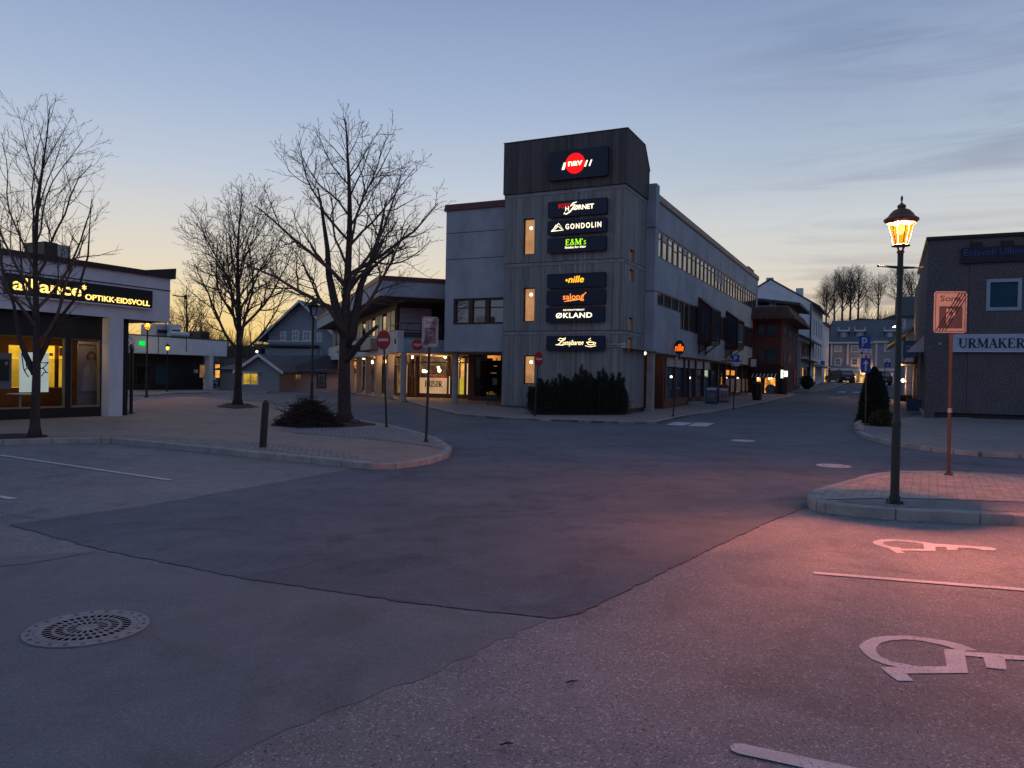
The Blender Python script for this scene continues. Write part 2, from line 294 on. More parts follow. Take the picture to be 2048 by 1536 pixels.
# ---------------------------------------------------------------- mesh helpers
ID = Matrix.Identity(4)
class MB:
    def __init__(s, T=ID): s.v = []; s.f = []; s.mi = []; s.T = T
    def add(s, vs, fs, m=0):
        b = len(s.v); s.v += [s.T @ Vector(v) for v in vs]; s.f += [[b + i for i in f] for f in fs]; s.mi += [m] * len(fs)
    def quad(s, a, b, c, d, m=0): s.add([a, b, c, d], [(0, 1, 2, 3)], m)
    def box(s, x0, x1, y0, y1, z0, z1, m=0, tx=0, ty=0):
        s.add([(x0, y0, z0), (x1, y0, z0), (x1, y1, z0), (x0, y1, z0), (x0 + tx, y0 + ty, z1), (x1 - tx, y0 + ty, z1), (x1 - tx, y1 - ty, z1), (x0 + tx, y1 - ty, z1)],
              [(0, 3, 2, 1), (4, 5, 6, 7), (0, 1, 5, 4), (1, 2, 6, 5), (2, 3, 7, 6), (3, 0, 4, 7)], m)
    def tube(s, pts, rad, n=6, m=0, cap=True):
        k = len(pts); vs = []; ref = None
        for i, p in enumerate(pts):
            p = Vector(p); d = (Vector(pts[min(i + 1, k - 1)]) - Vector(pts[max(i - 1, 0)])).normalized()
            if ref is None or abs(ref.dot(d)) > .95: ref = Vector((1, 0, 0)) if abs(d.x) < .8 else Vector((0, 1, 0))
            a = d.cross(ref).normalized(); b = d.cross(a); r = rad[i] if isinstance(rad, (list, tuple)) else rad
            for j in range(n):
                t = 2 * math.pi * j / n; vs.append(p + a * (r * math.cos(t)) + b * (r * math.sin(t)))
        fs = [(i * n + j, i * n + (j + 1) % n, (i + 1) * n + (j + 1) % n, (i + 1) * n + j) for i in range(k - 1) for j in range(n)]
        if cap: fs += [tuple(range(n))[::-1], tuple(range((k - 1) * n, k * n))]
        s.add(vs, fs, m)
    def lathe(s, prof, n=24, c=(0, 0, 0), m=0, a0=0.):
        vs = []; k = len(prof)
        for r, z in prof:
            for j in range(n):
                t = a0 + 2 * math.pi * j / n; vs.append((c[0] + r * math.cos(t), c[1] + r * math.sin(t), c[2] + z))
        fs = [(i * n + j, i * n + (j + 1) % n, (i + 1) * n + (j + 1) % n, (i + 1) * n + j) for i in range(k - 1) for j in range(n)]
        fs += [tuple(range(n))[::-1], tuple(range((k - 1) * n, k * n))]
        s.add(vs, fs, m)
    def prism(s, pts, n0, n1, m=0):         # polygon in the (s, z) plane between depths n0 and n1
        k = len(pts); vs = [(p[0], n0, p[1]) for p in pts] + [(p[0], n1, p[1]) for p in pts]
        tri = tessellate_polygon([[Vector((p[0], p[1], 0)) for p in pts]])
        fs = [tuple(t) for t in tri] + [tuple(i + k for i in t) for t in tri] + [(i, (i + 1) % k, (i + 1) % k + k, i + k) for i in range(k)]
        s.add(vs, fs, m)
    def disc(s, cx, cz, r, n0, n1, m=0, n=28, rz=None):
        rz = rz or r; s.prism([(cx + r * math.cos(2 * math.pi * i / n), cz + rz * math.sin(2 * math.pi * i / n)) for i in range(n)], n0, n1, m)
    def stroke(s, pts, w_, n0, n1, m=0):    # flat stroke in the (s, z) plane
        L_ = []; R_ = []
        for i, p in enumerate(pts):
            a = pts[max(i - 1, 0)]; b = pts[min(i + 1, len(pts) - 1)]; dx, dy = b[0] - a[0], b[1] - a[1]; q = math.hypot(dx, dy) or 1
            ww = w_[i] if isinstance(w_, (list, tuple)) else w_
            L_.append((p[0] - dy / q * ww / 2, p[1] + dx / q * ww / 2)); R_.append((p[0] + dy / q * ww / 2, p[1] - dx / q * ww / 2))
        for i in range(len(pts) - 1): s.prism([L_[i], L_[i + 1], R_[i + 1], R_[i]], n0, n1, m)
    def wall(s, s0, s1, z0, z1, holes, n=0., depth=.15, m=0, mr=None):
        xs = sorted({s0, s1, *[h[0] for h in holes], *[h[1] for h in holes]}); zs = sorted({z0, z1, *[h[2] for h in holes], *[h[3] for h in holes]})
        xs = [x for x in xs if s0 <= x <= s1]; zs = [z for z in zs if z0 <= z <= z1]
        for a, b in zip(xs, xs[1:]):
            for c, d in zip(zs, zs[1:]):
                if b - a < 1e-6 or d - c < 1e-6: continue
                mx, mz = (a + b) / 2, (c + d) / 2
                if any(h[0] < mx < h[1] and h[2] < mz < h[3] for h in holes): continue
                s.quad((a, n, c), (b, n, c), (b, n, d), (a, n, d), m)
        mr = m if mr is None else mr
        for a, b, c, d in holes:
            s.quad((a, n, c), (a, n - depth, c), (a, n - depth, d), (a, n, d), mr); s.quad((b, n, c), (b, n - depth, c), (b, n - depth, d), (b, n, d), mr)
            s.quad((a, n, c), (b, n, c), (b, n - depth, c), (a, n - depth, c), mr); s.quad((a, n, d), (b, n, d), (b, n - depth, d), (a, n - depth, d), mr)
    def build(s, name, mats, parent=None, smooth=False, loc=None, rotz=0, recalc=True):
        if not isinstance(mats, (list, tuple)): mats = [mats]
        me = bpy.data.meshes.new(name); me.from_pydata(s.v, [], s.f)
        for m in mats: me.materials.append(m)
        if any(s.mi): me.polygons.foreach_set('material_index', s.mi)
        if smooth: me.polygons.foreach_set('use_smooth', [True] * len(me.polygons))
        if recalc and len(s.f) < 20000:
            bm = bmesh.new(); bm.from_mesh(me); bmesh.ops.recalc_face_normals(bm, faces=bm.faces); bm.to_mesh(me); bm.free()
        o = bpy.data.objects.new(name, me); col.objects.link(o); o.parent = parent
        if loc is not None: o.location = loc
        o.rotation_euler.z = rotz; return o
def tag(o, label=None, cat=None, group=None, kind=None):
    if label: o['label'] = label
    if cat: o['category'] = cat
    if group: o['group'] = group
    if kind: o['kind'] = kind
    return o
def thing(name, label, cat, loc=(0, 0, 0), rotz=0., group=None):
    o = bpy.data.objects.new(name, None); col.objects.link(o); o.location = loc; o.rotation_euler.z = rotz; o.empty_display_size = .3
    return tag(o, label, cat, group)
KIDS = {}
def copy_tree(o, parent=None):
    c = o.copy(); col.objects.link(c); c.parent = parent
    for ch in [x for x in bpy.data.objects if x.parent == o]: copy_tree(ch, c)
    return c
class Face:
    """s runs left to right as read from outside, z is up, n points outwards"""
    def __init__(s, E_, O, d):
        s.E = E_; d = Vector(d).normalized(); n = d.cross(Vector((0, 0, 1))); O = Vector(O)
        s.T = Matrix(((d.x, n.x, 0, O.x), (d.y, n.y, 0, O.y), (d.z, n.z, 1, O.z), (0, 0, 0, 1)))
        a = E_.rotation_euler.z if E_ is not None else 0; loc = Vector(E_.location) if E_ is not None else Vector((0, 0, 0))
        W = Matrix.Translation(loc) @ Matrix.Rotation(a, 4, 'Z') @ s.T; s.W = W; s.I = W.inverted()
    def hit(s, px, py, n=0.):
        c = s.I @ CAM; d = s.I.to_3x3() @ ray(px, py); t = (n - c.y) / d.y; p = c + d * t; return p.x, p.z
    def mb(s): return MB(s.T)
def text(face, name, body, s0, z0, h, mat, parent=None, width=None, n=.0, ext=.012, bold=0., shear=0., space=1., align='LEFT'):
    c = bpy.data.curves.new('t', 'FONT'); c.body = body; c.extrude = .0; c.offset = bold; c.shear = shear; c.space_character = space; c.resolution_u = 3
    o = bpy.data.objects.new('t', c); me = bpy.data.meshes.new_from_object(o)
    xs = [v.co.x for v in me.vertices]; ys = [v.co.y for v in me.vertices]
    x0, x1, y1 = min(xs), max(xs), max(ys); y0 = min(ys) if not any(ch in body for ch in 'gjpqy,') or body.isupper() else 0.
    kz = h / (y1 - max(0, y0) if y0 > -.1 else y1 - y0); kx = (width / (x1 - x0)) if width else kz
    bm = bmesh.new(); bm.from_mesh(me)
    r = bmesh.ops.extrude_face_region(bm, geom=bm.faces[:]); vs = [g for g in r['geom'] if isinstance(g, bmesh.types.BMVert)]
    zt = {v.index for v in vs}
    bm.verts.index_update(); top = set(vs)
    sh = -(x1 - x0) * kx if align == 'RIGHT' else (-(x1 - x0) * kx / 2 if align == 'CENTER' else 0)
    for v in bm.verts: v.co = face.T @ Vector((s0 + sh + (v.co.x - x0) * kx, n + (ext if v in top else 0), z0 + (v.co.y - max(y0, -9)) * kz if y0 >= 0 or y0 > -.1 else z0 + (v.co.y - y0) * kz))
    bmesh.ops.recalc_face_normals(bm, faces=bm.faces)
    me2 = bpy.data.meshes.new(name); bm.to_mesh(me2); bm.free(); me2.materials.append(mat)
    ob = bpy.data.objects.new(name, me2); col.objects.link(ob); ob.parent = parent; bpy.data.objects.remove(o); bpy.data.curves.remove(c); return ob
# serif glyphs drawn as strokes on a unit-high grid: (points, width)
def serif_glyph(ch):
    T, t = .17, .065
    def sf(x, z, w_=.26): return ([(x - w_ / 2, z), (x + w_ / 2, z)], .05)
    def arc(cx, cz, rx, rz, a0, a1, k=10): return [(cx + rx * math.cos(R(a0 + (a1 - a0) * i / k)), cz + rz * math.sin(R(a0 + (a1 - a0) * i / k))) for i in range(k + 1)]
    if ch == 'U': return .86, [([(.16, 1), (.16, .34)], T), (arc(.42, .32, .26, .28, 180, 360), .1), ([(.68, .32), (.68, 1)], t), sf(.16, .975, .32), sf(.68, .975, .26)]
    if ch == 'R': return .82, [([(.17, 0), (.17, 1)], T), ([(.2, .965), (.42, .965)] + arc(.42, .74, .16, .225, 90, -90) + [(.2, .515)], .09), ([(.56, .86), (.58, .74), (.56, .62)], .15), ([(.36, .5), (.66, .03)], T * .95), sf(.17, .025, .34), sf(.7, .025, .2), sf(.1, .975, .16)]
    if ch == 'M': return 1.02, [([(.14, 0), (.14, 1)], t), ([(.18, 1), (.5, .08)], T), ([(.5, .08), (.83, 1)], t), ([(.85, 0), (.85, 1)], T), sf(.14, .025, .26), sf(.85, .025, .32), sf(.1, .975, .18), sf(.88, .975, .22)]
    if ch == 'A': return .82, [([(.12, 0), (.4, 1)], t), ([(.4, 1), (.68, 0)], T), ([(.2, .34), (.58, .34)], .06), sf(.12, .025, .24), sf(.68, .025, .3)]
    if ch == 'K': return .84, [([(.17, 0), (.17, 1)], T), ([(.22, .42), (.62, .97)], t), ([(.36, .6), (.68, .03)], T), sf(.17, .025, .34), sf(.17, .975, .34), sf(.7, .025, .26), sf(.62, .975, .26)]
    if ch == 'E': return .74, [([(.17, 0), (.17, 1)], T), ([(.1, .97), (.6, .97)], .06), ([(.1, .03), (.62, .03)], .06), ([(.2, .52), (.46, .52)], .06), ([(.6, 1), (.6, .78)], .05), ([(.62, 0), (.62, .24)], .05), ([(.46, .62), (.46, .42)], .05)]
    if ch == 'F': return .70, [([(.17, 0), (.17, 1)], T), ([(.1, .97), (.6, .97)], .07), ([(.2, .52), (.46, .52)], .06), ([(.6, 1), (.6, .74)], .06), ([(.46, .64), (.46, .4)], .05), sf(.17, .03, .34)]
    if ch == 'I': return .44, [([(.2, 0), (.2, 1)], T), sf(.2, .025, .34), sf(.2, .975, .34)]
    if ch == 'S': return .66, [(arc(.3, .74, .2, .22, 20, 270) + arc(.3, .28, .22, .24, 90, -160), .12)]
    if ch == 'Ø': return .80, [(arc(.36, .5, .27, .45, 0, 360, 20), .11), ([(.12, 0), (.6, 1)], .06)]
    if ch == '&': return .78, [([(.66, .03), (.28, .66)] + arc(.34, .82, .12, .14, 200, -20, 8) + [(.44, .7), (.2, .46)] + arc(.28, .26, .19, .23, 150, 330, 8) + [(.62, .5)], .09)]
    if ch == "'": return .26, [([(.12, 1), (.1, .74)], [.12, .05])]
    if ch == 's': return .5, [([(.40, .56), (.22, .63), (.1, .52), (.22, .38), (.38, .22), (.36, .08), (.2, .03), (.07, .1)], .09)]
    return .4, []
def serif(face, name, body, s0, z0, h, mat, parent, width=None, n=0., ext=.012, bold=1.):
    adv = sum(serif_glyph(c)[0] for c in body); kx = width / adv if width else h; mb = face.mb(); x = s0
    for i, c in enumerate(body):
        a, st = serif_glyph(c)
        for j, (pts, w_) in enumerate(st):
            ww = [q * bold * min(kx, h) for q in w_] if isinstance(w_, list) else w_ * bold * min(kx, h)
            mb.stroke([(x + p[0] * kx, z0 + p[1] * h) for p in pts], ww, n, n + ext + j * .0012)
        x += a * kx
    return mb.build(name, mat, parent)
def jagged(pts, amp=.04, step=.35, seed=1):
    rg = random.Random(seed); out = []
    for a, b in zip(pts, pts[1:]):
        a = Vector(a); b = Vector(b); k = max(1, int((b - a).length / step)); nrm = Vector((-(b - a).y, (b - a).x)).normalized()
        for i in range(k):
            out.append(a.lerp(b, i / k) + nrm * (rg.uniform(-amp, amp) if 0 < i else 0))
    out.append(Vector(pts[-1])); return out
def g2(px, py, dz=0.): p = G(px, py, dz); return Vector((p.x, p.y))
def EX(y, dz): return .008 * sm((y - 25) / 8) if dz < .05 else 0.
def drape(name, pts, dz, mat, skirt=0., cut=28., step=1.5, y1=112, kind='structure'):
    pts = [Vector((p[0], p[1])) for p in pts]; bm = bmesh.new(); vs = [bm.verts.new((p.x, p.y, 0)) for p in pts]
    for t in tessellate_polygon([[Vector((p.x, p.y, 0)) for p in pts]]):
        try: bm.faces.new([vs[i] for i in t])
        except ValueError: pass
    ys = [p.y for p in pts]; xs = [p.x for p in pts]
    y = cut
    while y < min(max(ys), y1):
        if y > min(ys): bmesh.ops.bisect_plane(bm, geom=bm.verts[:] + bm.edges[:] + bm.faces[:], plane_co=(0, y, 0), plane_no=(0, 1, 0))
        y += step
    if max(ys) > cut:
        x = math.floor(min(xs))
        while x < max(xs):
            bmesh.ops.bisect_plane(bm, geom=bm.verts[:] + bm.edges[:] + bm.faces[:], plane_co=(x, 0, 0), plane_no=(1, 0, 0)); x += step * 1.5
    if skirt:
        be = [e for e in bm.edges if e.is_boundary]; r = bmesh.ops.extrude_edge_only(bm, edges=be); low = {v for v in r['geom'] if isinstance(v, bmesh.types.BMVert)}
    else: low = set()
    for v in bm.verts: v.co.z = gh(v.co.x, v.co.y) + dz + EX(v.co.y, dz) - (skirt if v in low else 0)
    for f in bm.faces: f.normal_update()
    fl = [f for f in bm.faces if f.normal.z < -.3]
    if fl: bmesh.ops.reverse_faces(bm, faces=fl)
    me = bpy.data.meshes.new(name); bm.to_mesh(me); bm.free(); me.materials.append(mat)
    o = bpy.data.objects.new(name, me); col.objects.link(o); o['kind'] = kind; return o
def strip(name, pts, w_, dz, mat, kind='structure', jag=.012, seed=3, one=None):
    pts = jagged(pts, jag, .5, seed); mb = one or MB(); rg = random.Random(seed)
    vs = []
    for i, p in enumerate(pts):
        a = pts[max(i - 1, 0)]; b = pts[min(i + 1, len(pts) - 1)]; d = (b - a).normalized(); nn = Vector((-d.y, d.x)); ww = w_ / 2 * (rg.uniform(.2, 1.5) if jag > .005 else 1)
        for q in (p + nn * ww, p - nn * ww): vs.append((q.x, q.y, gh(q.x, q.y) + dz + EX(q.y, dz)))
    mb.add(vs, [(2 * i, 2 * i + 2, 2 * i + 3, 2 * i + 1) for i in range(len(pts) - 1)])
    if one: return None
    o = mb.build(name, mat, recalc=False); o['kind'] = kind; return o
def kerb(name, pts, top, w_=.15, stone=.95, side=1, low=.3, seed=1, drop=None):
    """granite kerb stones along pts; side=+1 puts the stone to the left of the line"""
    rg = random.Random(seed); pts = [Vector(p) for p in pts]; ac = [0]
    for a, b in zip(pts, pts[1:]): ac.append(ac[-1] + (b - a).length)
    def pos(d):
        d = min(max(d, 0), ac[-1])
        for i in range(len(pts) - 1):
            if d <= ac[i + 1] + 1e-6: return pts[i].lerp(pts[i + 1], (d - ac[i]) / max(1e-6, ac[i + 1] - ac[i]))
    mb = MB(); d = 0.
    while d < ac[-1] - .05:
        ln = stone * rg.uniform(.7, 1.2); e = min(d + ln, ac[-1]); k = 1 if e - d < .4 else 2; ps = [pos(d + .006 + (e - d - .012) * i / k) for i in range(k + 1)]
        for a, b in zip(ps, ps[1:]):
            t = (b - a).normalized(); nn = Vector((-t.y, t.x)) * side; jz = rg.uniform(-.004, .004); vs = []
            for q, off in ((a, 0), (b, 0), (b, w_), (a, w_)):
                r_ = q + nn * off; tz = top if drop is None else top * drop((d + e) / 2 / ac[-1]); vs.append((r_.x, r_.y, gh(r_.x, r_.y) + tz + jz))
            c = .012
            tp = [Vector(v) for v in vs]; tp[0] += Vector((nn.x, nn.y, 0)) * c; tp[1] += Vector((nn.x, nn.y, 0)) * c
            bt = [(v[0], v[1], v[2] - low) for v in vs]; md = [(v[0], v[1], v[2] - c) for v in vs]
            mb.add(bt + md + tp, [(0, 1, 5, 4), (1, 2, 6, 5), (2, 3, 7, 6), (3, 0, 4, 7), (4, 5, 9, 8), (5, 6, 10, 9), (6, 7, 11, 10), (7, 4, 8, 11), (8, 9, 10, 11)])
        d = e
    o = mb.build(name, m_kerb); o['kind'] = 'structure'; return o
def light(name, loc, energy, c=(1, .6, .25), size=.1, typ='POINT', parent=None, down=False, rot=None):
    l = bpy.data.lights.new(name, typ); l.energy = energy; l.color = c
    if typ == 'POINT': l.shadow_soft_size = size
    else: l.size = size
    o = bpy.data.objects.new(name, l); col.objects.link(o); o.location = loc; o.parent = parent
    if rot: o.rotation_euler = rot
    return o

# ================================================================ SETTING: ground, road, pavements
def axis(lo, hi, f0, f1, st):
    a = [];  x = lo
    while x < f0: a.append(x); x += max(st * 2, (f0 - x) * .35)
    x = f0
    while x < f1: a.append(x); x += st
    while x < hi: a.append(x); x += max(st * 2, (x - f1) * .35 + st)
    a.append(hi); return a
gx = axis(-900, 900, -60, 75, 1.); gy = axis(-300, 1200, 24, 118, 1.)
mb = MB(); nx = len(gx)
mb.add([(x, y, gh(x, y)) for y in gy for x in gx], [(j * nx + i, j * nx + i + 1, (j + 1) * nx + i + 1, (j + 1) * nx + i) for j in range(len(gy) - 1) for i in range(nx - 1)])
tag(mb.build('ground', m_ground, recalc=False), kind='structure')
# dark intersection and the two streets
Y = lambda *p: [g2(*q) for q in p]
near_edge = jagged(Y((20, 1050), (200, 1100), (480, 1156), (820, 1206), (1100, 1238), (1165, 1226), (1350, 1133), (1520, 1052), (1612, 1016)), .014, .07, 4)
road = near_edge + Y((1625, 985), (1700, 958), (1790, 940), (1900, 940), (2060, 950), (2500, 975), (2500, 915), (2048, 900), (1850, 885), (1760, 870), (1740, 850))
road += [Vector((31., 52)), Vector((49.5, 92)), Vector((51, 110)), Vector((37, 110)), Vector((30, 84)), Vector((17, 58))] + Y((1480, 812), (1330, 836), (1060, 826), (880, 808), (760, 792), (600, 783), (480, 784), (330, 786), (290, 795), (420, 798), (520, 806), (660, 833), (780, 850), (870, 872), (906, 893), (904, 908), (840, 922), (742, 931), (520, 972), (300, 1011))
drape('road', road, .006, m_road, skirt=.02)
drape('asphalt_patch', jagged(Y((-300, 1130), (200, 1104)), .02, .2, 6) + Y((480, 1159), (820, 1209), (1095, 1241)) + jagged(Y((1095, 1241), (960, 1300), (860, 1352), (640, 1430), (420, 1540)), .03, .1, 9) + Y((300, 1600), (-500, 1600)), .003, m_patch, skirt=.02)
strip('asphalt_seam', near_edge, .012, .0072, m_seam, seed=5)
strip('asphalt_seam', Y((-150, 1148), (60, 1128), (200, 1103)), .012, .0065, m_seam, seed=6)
strip('asphalt_seam', Y((20, 1050), (150, 1030), (300, 1011), (520, 972), (742, 931)), .012, .0072, m_seam, seed=7)
strip('asphalt_seam', Y((-60, 1014), (70, 1038)), .012, .0065, m_seam, seed=7)
strip('asphalt_crack', Y((480, 1156), (600, 1134), (690, 1105), (780, 1080), (850, 1055), (960, 1015), (1060, 990)), .012, .0072, m_seam, seed=8, jag=.03)
strip('asphalt_seam', Y((1240, 838), (1450, 856), (1700, 876), (1800, 884)), .012, .0072, m_seam, seed=10)
strip('asphalt_seam', Y((905, 900), (1000, 898), (1100, 880), (1300, 862)), .012, .0072, m_seam, seed=10)
# left square
TOPZ = .10
plz = [g2(*q, TOPZ) for q in ((-900, 880), (0, 880), (150, 876), (222, 876), (300, 883), (400, 893), (560, 909), (690, 921), (742, 927), (800, 926), (860, 917), (898, 905), (904, 894), (880, 878), (840, 864), (780, 849), (700, 836), (620, 822), (520, 805), (420, 797), (400, 793), (305, 794), (285, 800), (262, 810))] + [Vector((-26, 47)), Vector((-48, 47))]
drape('plaza', plz, TOPZ, m_plaza, skirt=.4)
k1 = [g2(*q, TOPZ) for q in ((-900, 881), (0, 881), (150, 877), (222, 877))]
k2 = [g2(*q, TOPZ) for q in ((222, 877), (300, 884), (400, 894), (560, 910), (690, 922), (742, 928))]
kerb('kerb', k1, TOPZ + .012, side=1, seed=2); kerb('kerb', k2, TOPZ + .012, side=1, seed=3)
kerb('kerb', [g2(*q, TOPZ) for q in ((742, 928), (800, 927), (860, 918), (898, 906), (904, 895), (880, 879), (840, 865), (780, 850))], TOPZ + .006, side=1, seed=4, w_=.13, stone=.5)
kerb('kerb', [g2(*q, TOPZ) for q in ((262, 811), (285, 801), (305, 795), (400, 793.5))], TOPZ + .014, side=1, seed=5, w_=.2)
drape('far_pavement', [g2(*q, .1) for q in ((315, 789), (345, 785), (420, 784), (530, 784), (560, 779), (420, 777), (250, 779), (200, 789))], .10, m_plaza, skirt=.3)
kerb('kerb', [g2(*q, .1) for q in ((315, 789), (345, 785.6), (420, 784.6), (530, 784.4))], .115, side=1, seed=6, w_=.2)
setts1 = [g2(*q, TOPZ + .01) for q in ((216, 874), (300, 881), (400, 891), (560, 907), (690, 919), (738, 924), (700, 906), (600, 893), (530, 885), (400, 878), (320, 872), (260, 870))]
drape('sett_paving', setts1, TOPZ + .007, m_sett)
setts2 = [g2(*q, TOPZ + .01) for q in ((780, 852), (838, 866), (877, 880), (899, 893), (895, 899), (860, 892), (800, 884), (720, 875), (640, 869), (590, 866), (560, 860), (640, 855), (720, 855))]
drape('sett_paving', setts2, TOPZ + .007, m_sett)
drape('tree_bed', jagged([g2(*q, TOPZ) for q in ((545, 851), (600, 857), (680, 855), (750, 851), (752, 848), (710, 842), (640, 838), (560, 838), (545, 851))], .08, .25, 3), TOPZ + .012, m_soil, kind='structure')
drape('tree_bed', jagged([g2(*q, TOPZ) for q in ((-60, 879), (40, 878), (95, 874), (82, 868), (20, 868), (-60, 870), (-60, 879))], .05, .2, 3), TOPZ + .012, m_soil)
drape('tree_bed', jagged([g2(*q, TOPZ) for q in ((432, 814), (470, 818), (518, 815), (500, 808), (455, 806), (432, 814))], .08, .25, 3), TOPZ + .012, m_soil)
# near right island with the lamp
ih = .12
isl = [g2(*q, ih) for q in ((1614, 992), (1628, 980), (1660, 970), (1705, 959), (1725, 952), (1760, 946), (1800, 943), (1865, 943), (1950, 947), (2048, 955), (2500, 990), (2500, 1100), (2048, 1030), (1900, 1024), (1775, 1018), (1700, 1012), (1660, 1007), (1630, 1003))]
drape('lamp_island', isl, ih, m_sett2, skirt=.3)
kerb('kerb', [g2(*q, ih) for q in ((1614, 992), (1618, 998), (1630, 1003.5), (1660, 1008), (1700, 1013), (1775, 1019), (1900, 1025.5), (2048, 1031.5), (2500, 1105))], ih + .012, side=1, seed=8, w_=.16, stone=.75)
kerb('kerb', [g2(*q, ih) for q in ((2500, 989), (2048, 954.5), (1950, 946.5), (1865, 942.5), (1800, 942.5), (1760, 945.5), (1725, 951.5), (1705, 958.5), (1660, 969.5), (1628, 979.5), (1614, 991.5))], ih + .008, side=1, seed=9, w_=.16, stone=.75)
drape('asphalt_strip', [g2(*q, ih) for q in ((1672, 1003), (1700, 1000), (1780, 998), (1900, 1001), (2048, 1006), (2500, 1040), (2500, 1085), (2048, 1025), (1900, 1019.5), (1775, 1013), (1710, 1007.5))], ih + .005, m_ground)
strip('sett_row', [g2(*q, ih) for q in ((1640, 999), (1672, 998.5), (1700, 997.5), (1780, 996), (1900, 999), (2048, 1004), (2400, 1030))], .09, ih + .009, m_kerb, jag=.001)
# far right pavement
rp = [g2(*q, .1) for q in ((2500, 922), (2048, 907), (1950, 903), (1860, 894), (1790, 883), (1745, 873), (1722, 862), (1717, 852), (1722, 838))]
for s_, a_ in ((8, 13.6), (20, 13.0), (38, 12.4), (58, 12.), (76, 12)): rp.append(Vector((CX + .438 * s_ + .899 * a_, CY + .899 * s_ - .438 * a_)))
rp2 = rp + [Vector((CX + .438 * 76 + .899 * 22, CY + .899 * 76 - .438 * 22)), Vector((60, 34)), Vector((60, 20))]
drape('right_pavement', rp2, .10, m_walk, skirt=.3)
kerb('kerb', rp[::-1][:], .112, side=-1, seed=12)
# pavement in front of the office building and up the left side of the street
lp = [g2(*q, .09) for q in ((640, 777), (700, 785), (760, 793), (794, 798), (850, 812), (886, 820), (915, 827), (960, 831), (1017, 835), (1100, 838), (1180, 841), (1251, 843), (1312, 843.5), (1345, 836.5), (1380, 829))]
for s_, a_ in ((14, 3.2), (20, 3.4), (28, 3.6), (33, 3.6), (36, 2.8)): lp.append(Vector((CX + .438 * s_ + .899 * a_, CY + .899 * s_ - .438 * a_)))
lp3 = []
for s_, a_ in ((38.5, 1.0), (40.5, 4.4), (46, 5.0), (58, 5.4), (76, 5.4)): lp3.append(Vector((CX + .438 * s_ + .899 * a_, CY + .899 * s_ - .438 * a_)))
drape('front_pavement', lp + [Vector((CX + .438 * 37 - .899 * 6, CY + .899 * 37 + .438 * 6)), Vector((-2, 60)), Vector((-18, 74))], .09, m_walk, skirt=.3)
kerb('kerb', lp, .102, side=1, seed=13)
drape('left_pavement', lp3 + [Vector((CX + .438 * 76 - .899 * 8, CY + .899 * 76 + .438 * 8)), Vector((CX + .438 * 38.5 - .899 * 8, CY + .899 * 38.5 + .438 * 8))], .09, m_walk, skirt=.3)
kerb('kerb', lp3, .102, side=1, seed=14)

# painted markings
def paint(name, pts, dz=.017, label=None): return drape(name, pts, dz, m_paint)
def line(p, q, w_, dz=.0075, r=False, lift=0):
    a, b = g2(*p), g2(*q); d = (b - a).normalized(); nn = Vector((-d.y, d.x)) * w_ / 2; pts = [a + nn, b + nn, b - nn, a - nn]
    if r: pts = [a + nn] + [b + nn] + [b - nn] + [a - nn] + [a - nn * .7 - d * w_ * .3, a - d * w_ * .42, a + nn * .7 - d * w_ * .3]
    return drape('bay_line', pts, dz, m_paint)
line((-60, 902), (341, 961), .09); line((-90, 978), (28, 999), .10); line((1628, 1147), (2200, 1193), .085); line((1480, 1500), (1760, 1560), .10, r=True)
line((415, 801), (455, 801.5), .1, .12); line((520, 804.5), (535, 805), .1, .12)
def street(s_, a_): return Vector((CX + .438 * s_ + .899 * a_, CY + .899 * s_ - .438 * a_))
def bar(s0, s1, a0, a1): drape('crossing_bar', [street(s0, a0), street(s0, a1), street(s1, a1), street(s1, a0)], .0105, m_paint)
for p in (((1332, 850), (1350, 844.5), (1388, 846), (1365, 852)), ((1374, 852.5), (1392, 845.5), (1430, 847), (1412, 853.5))): drape('crossing_bar', Y(*p), .0105, m_paint)
for k in range(3): bar(42 + k * 0, 44.4, 6.2 + k * 1.2, 6.8 + k * 1.2)
for s_ in (30, 36): bar(s_, s_ + .5, 6.2, 7.6) if s_ == 30 else bar(s_, s_ + .5, 9.0, 10.4)
bar(48, 48.4, 8, 9.6); bar(60, 60.4, 8, 9.6); bar(33, 33.3, 4.9, 6.0); bar(33, 33.3, 6.8, 8)
# the symbol is measured from the picture point by point, then laid on the ground as paint
def symbol(outline_groups, dz=.0045):
    mb = MB()
    for i, g_ in enumerate(outline_groups):
        q = [g2(*p) for p in g_]; tri = tessellate_polygon([[Vector((v.x, v.y, 0)) for v in q]]); mb.add([(v.x, v.y, dz + i * .0006) for v in q], [tuple(t) for t in tri])
    o = mb.build('access_symbol', m_paint, recalc=False); o['kind'] = 'structure'; return o
def ztr(pts, x0, y0, k): return [(x0 + p[0] / k, y0 + p[1] / k) for p in pts]
out = [(1755, 640), (1650, 600), (1560, 578), (1400, 552), (1290, 545), (1180, 546), (1090, 558), (1040, 580), (1002, 612), (1030, 650), (1080, 690), (1160, 725), (1240, 742), (1390, 742)]
inn = [(1300, 725), (1210, 710), (1145, 680), (1115, 650), (1112, 620), (1140, 592), (1200, 576), (1290, 568), (1400, 578), (1520, 602), (1620, 632)]
ring = [out + [(1345, 735)] + inn + [(1690, 640)]]
body = [[(1140, 745), (1560, 740), (1540, 632), (1665, 632), (1680, 645), (2250, 690), (2250, 722), (2040, 700), (1925, 695), (1940, 762), (1810, 748), (1790, 682), (1675, 672), (1695, 782), (1300, 786), (1352, 833), (1250, 832), (1190, 790)], [(2250, 684), (2420, 690), (2480, 715), (2400, 738), (2250, 728)]]
symbol([ztr(g_, 1400, 1100, 3.16) for g_ in ring + body])
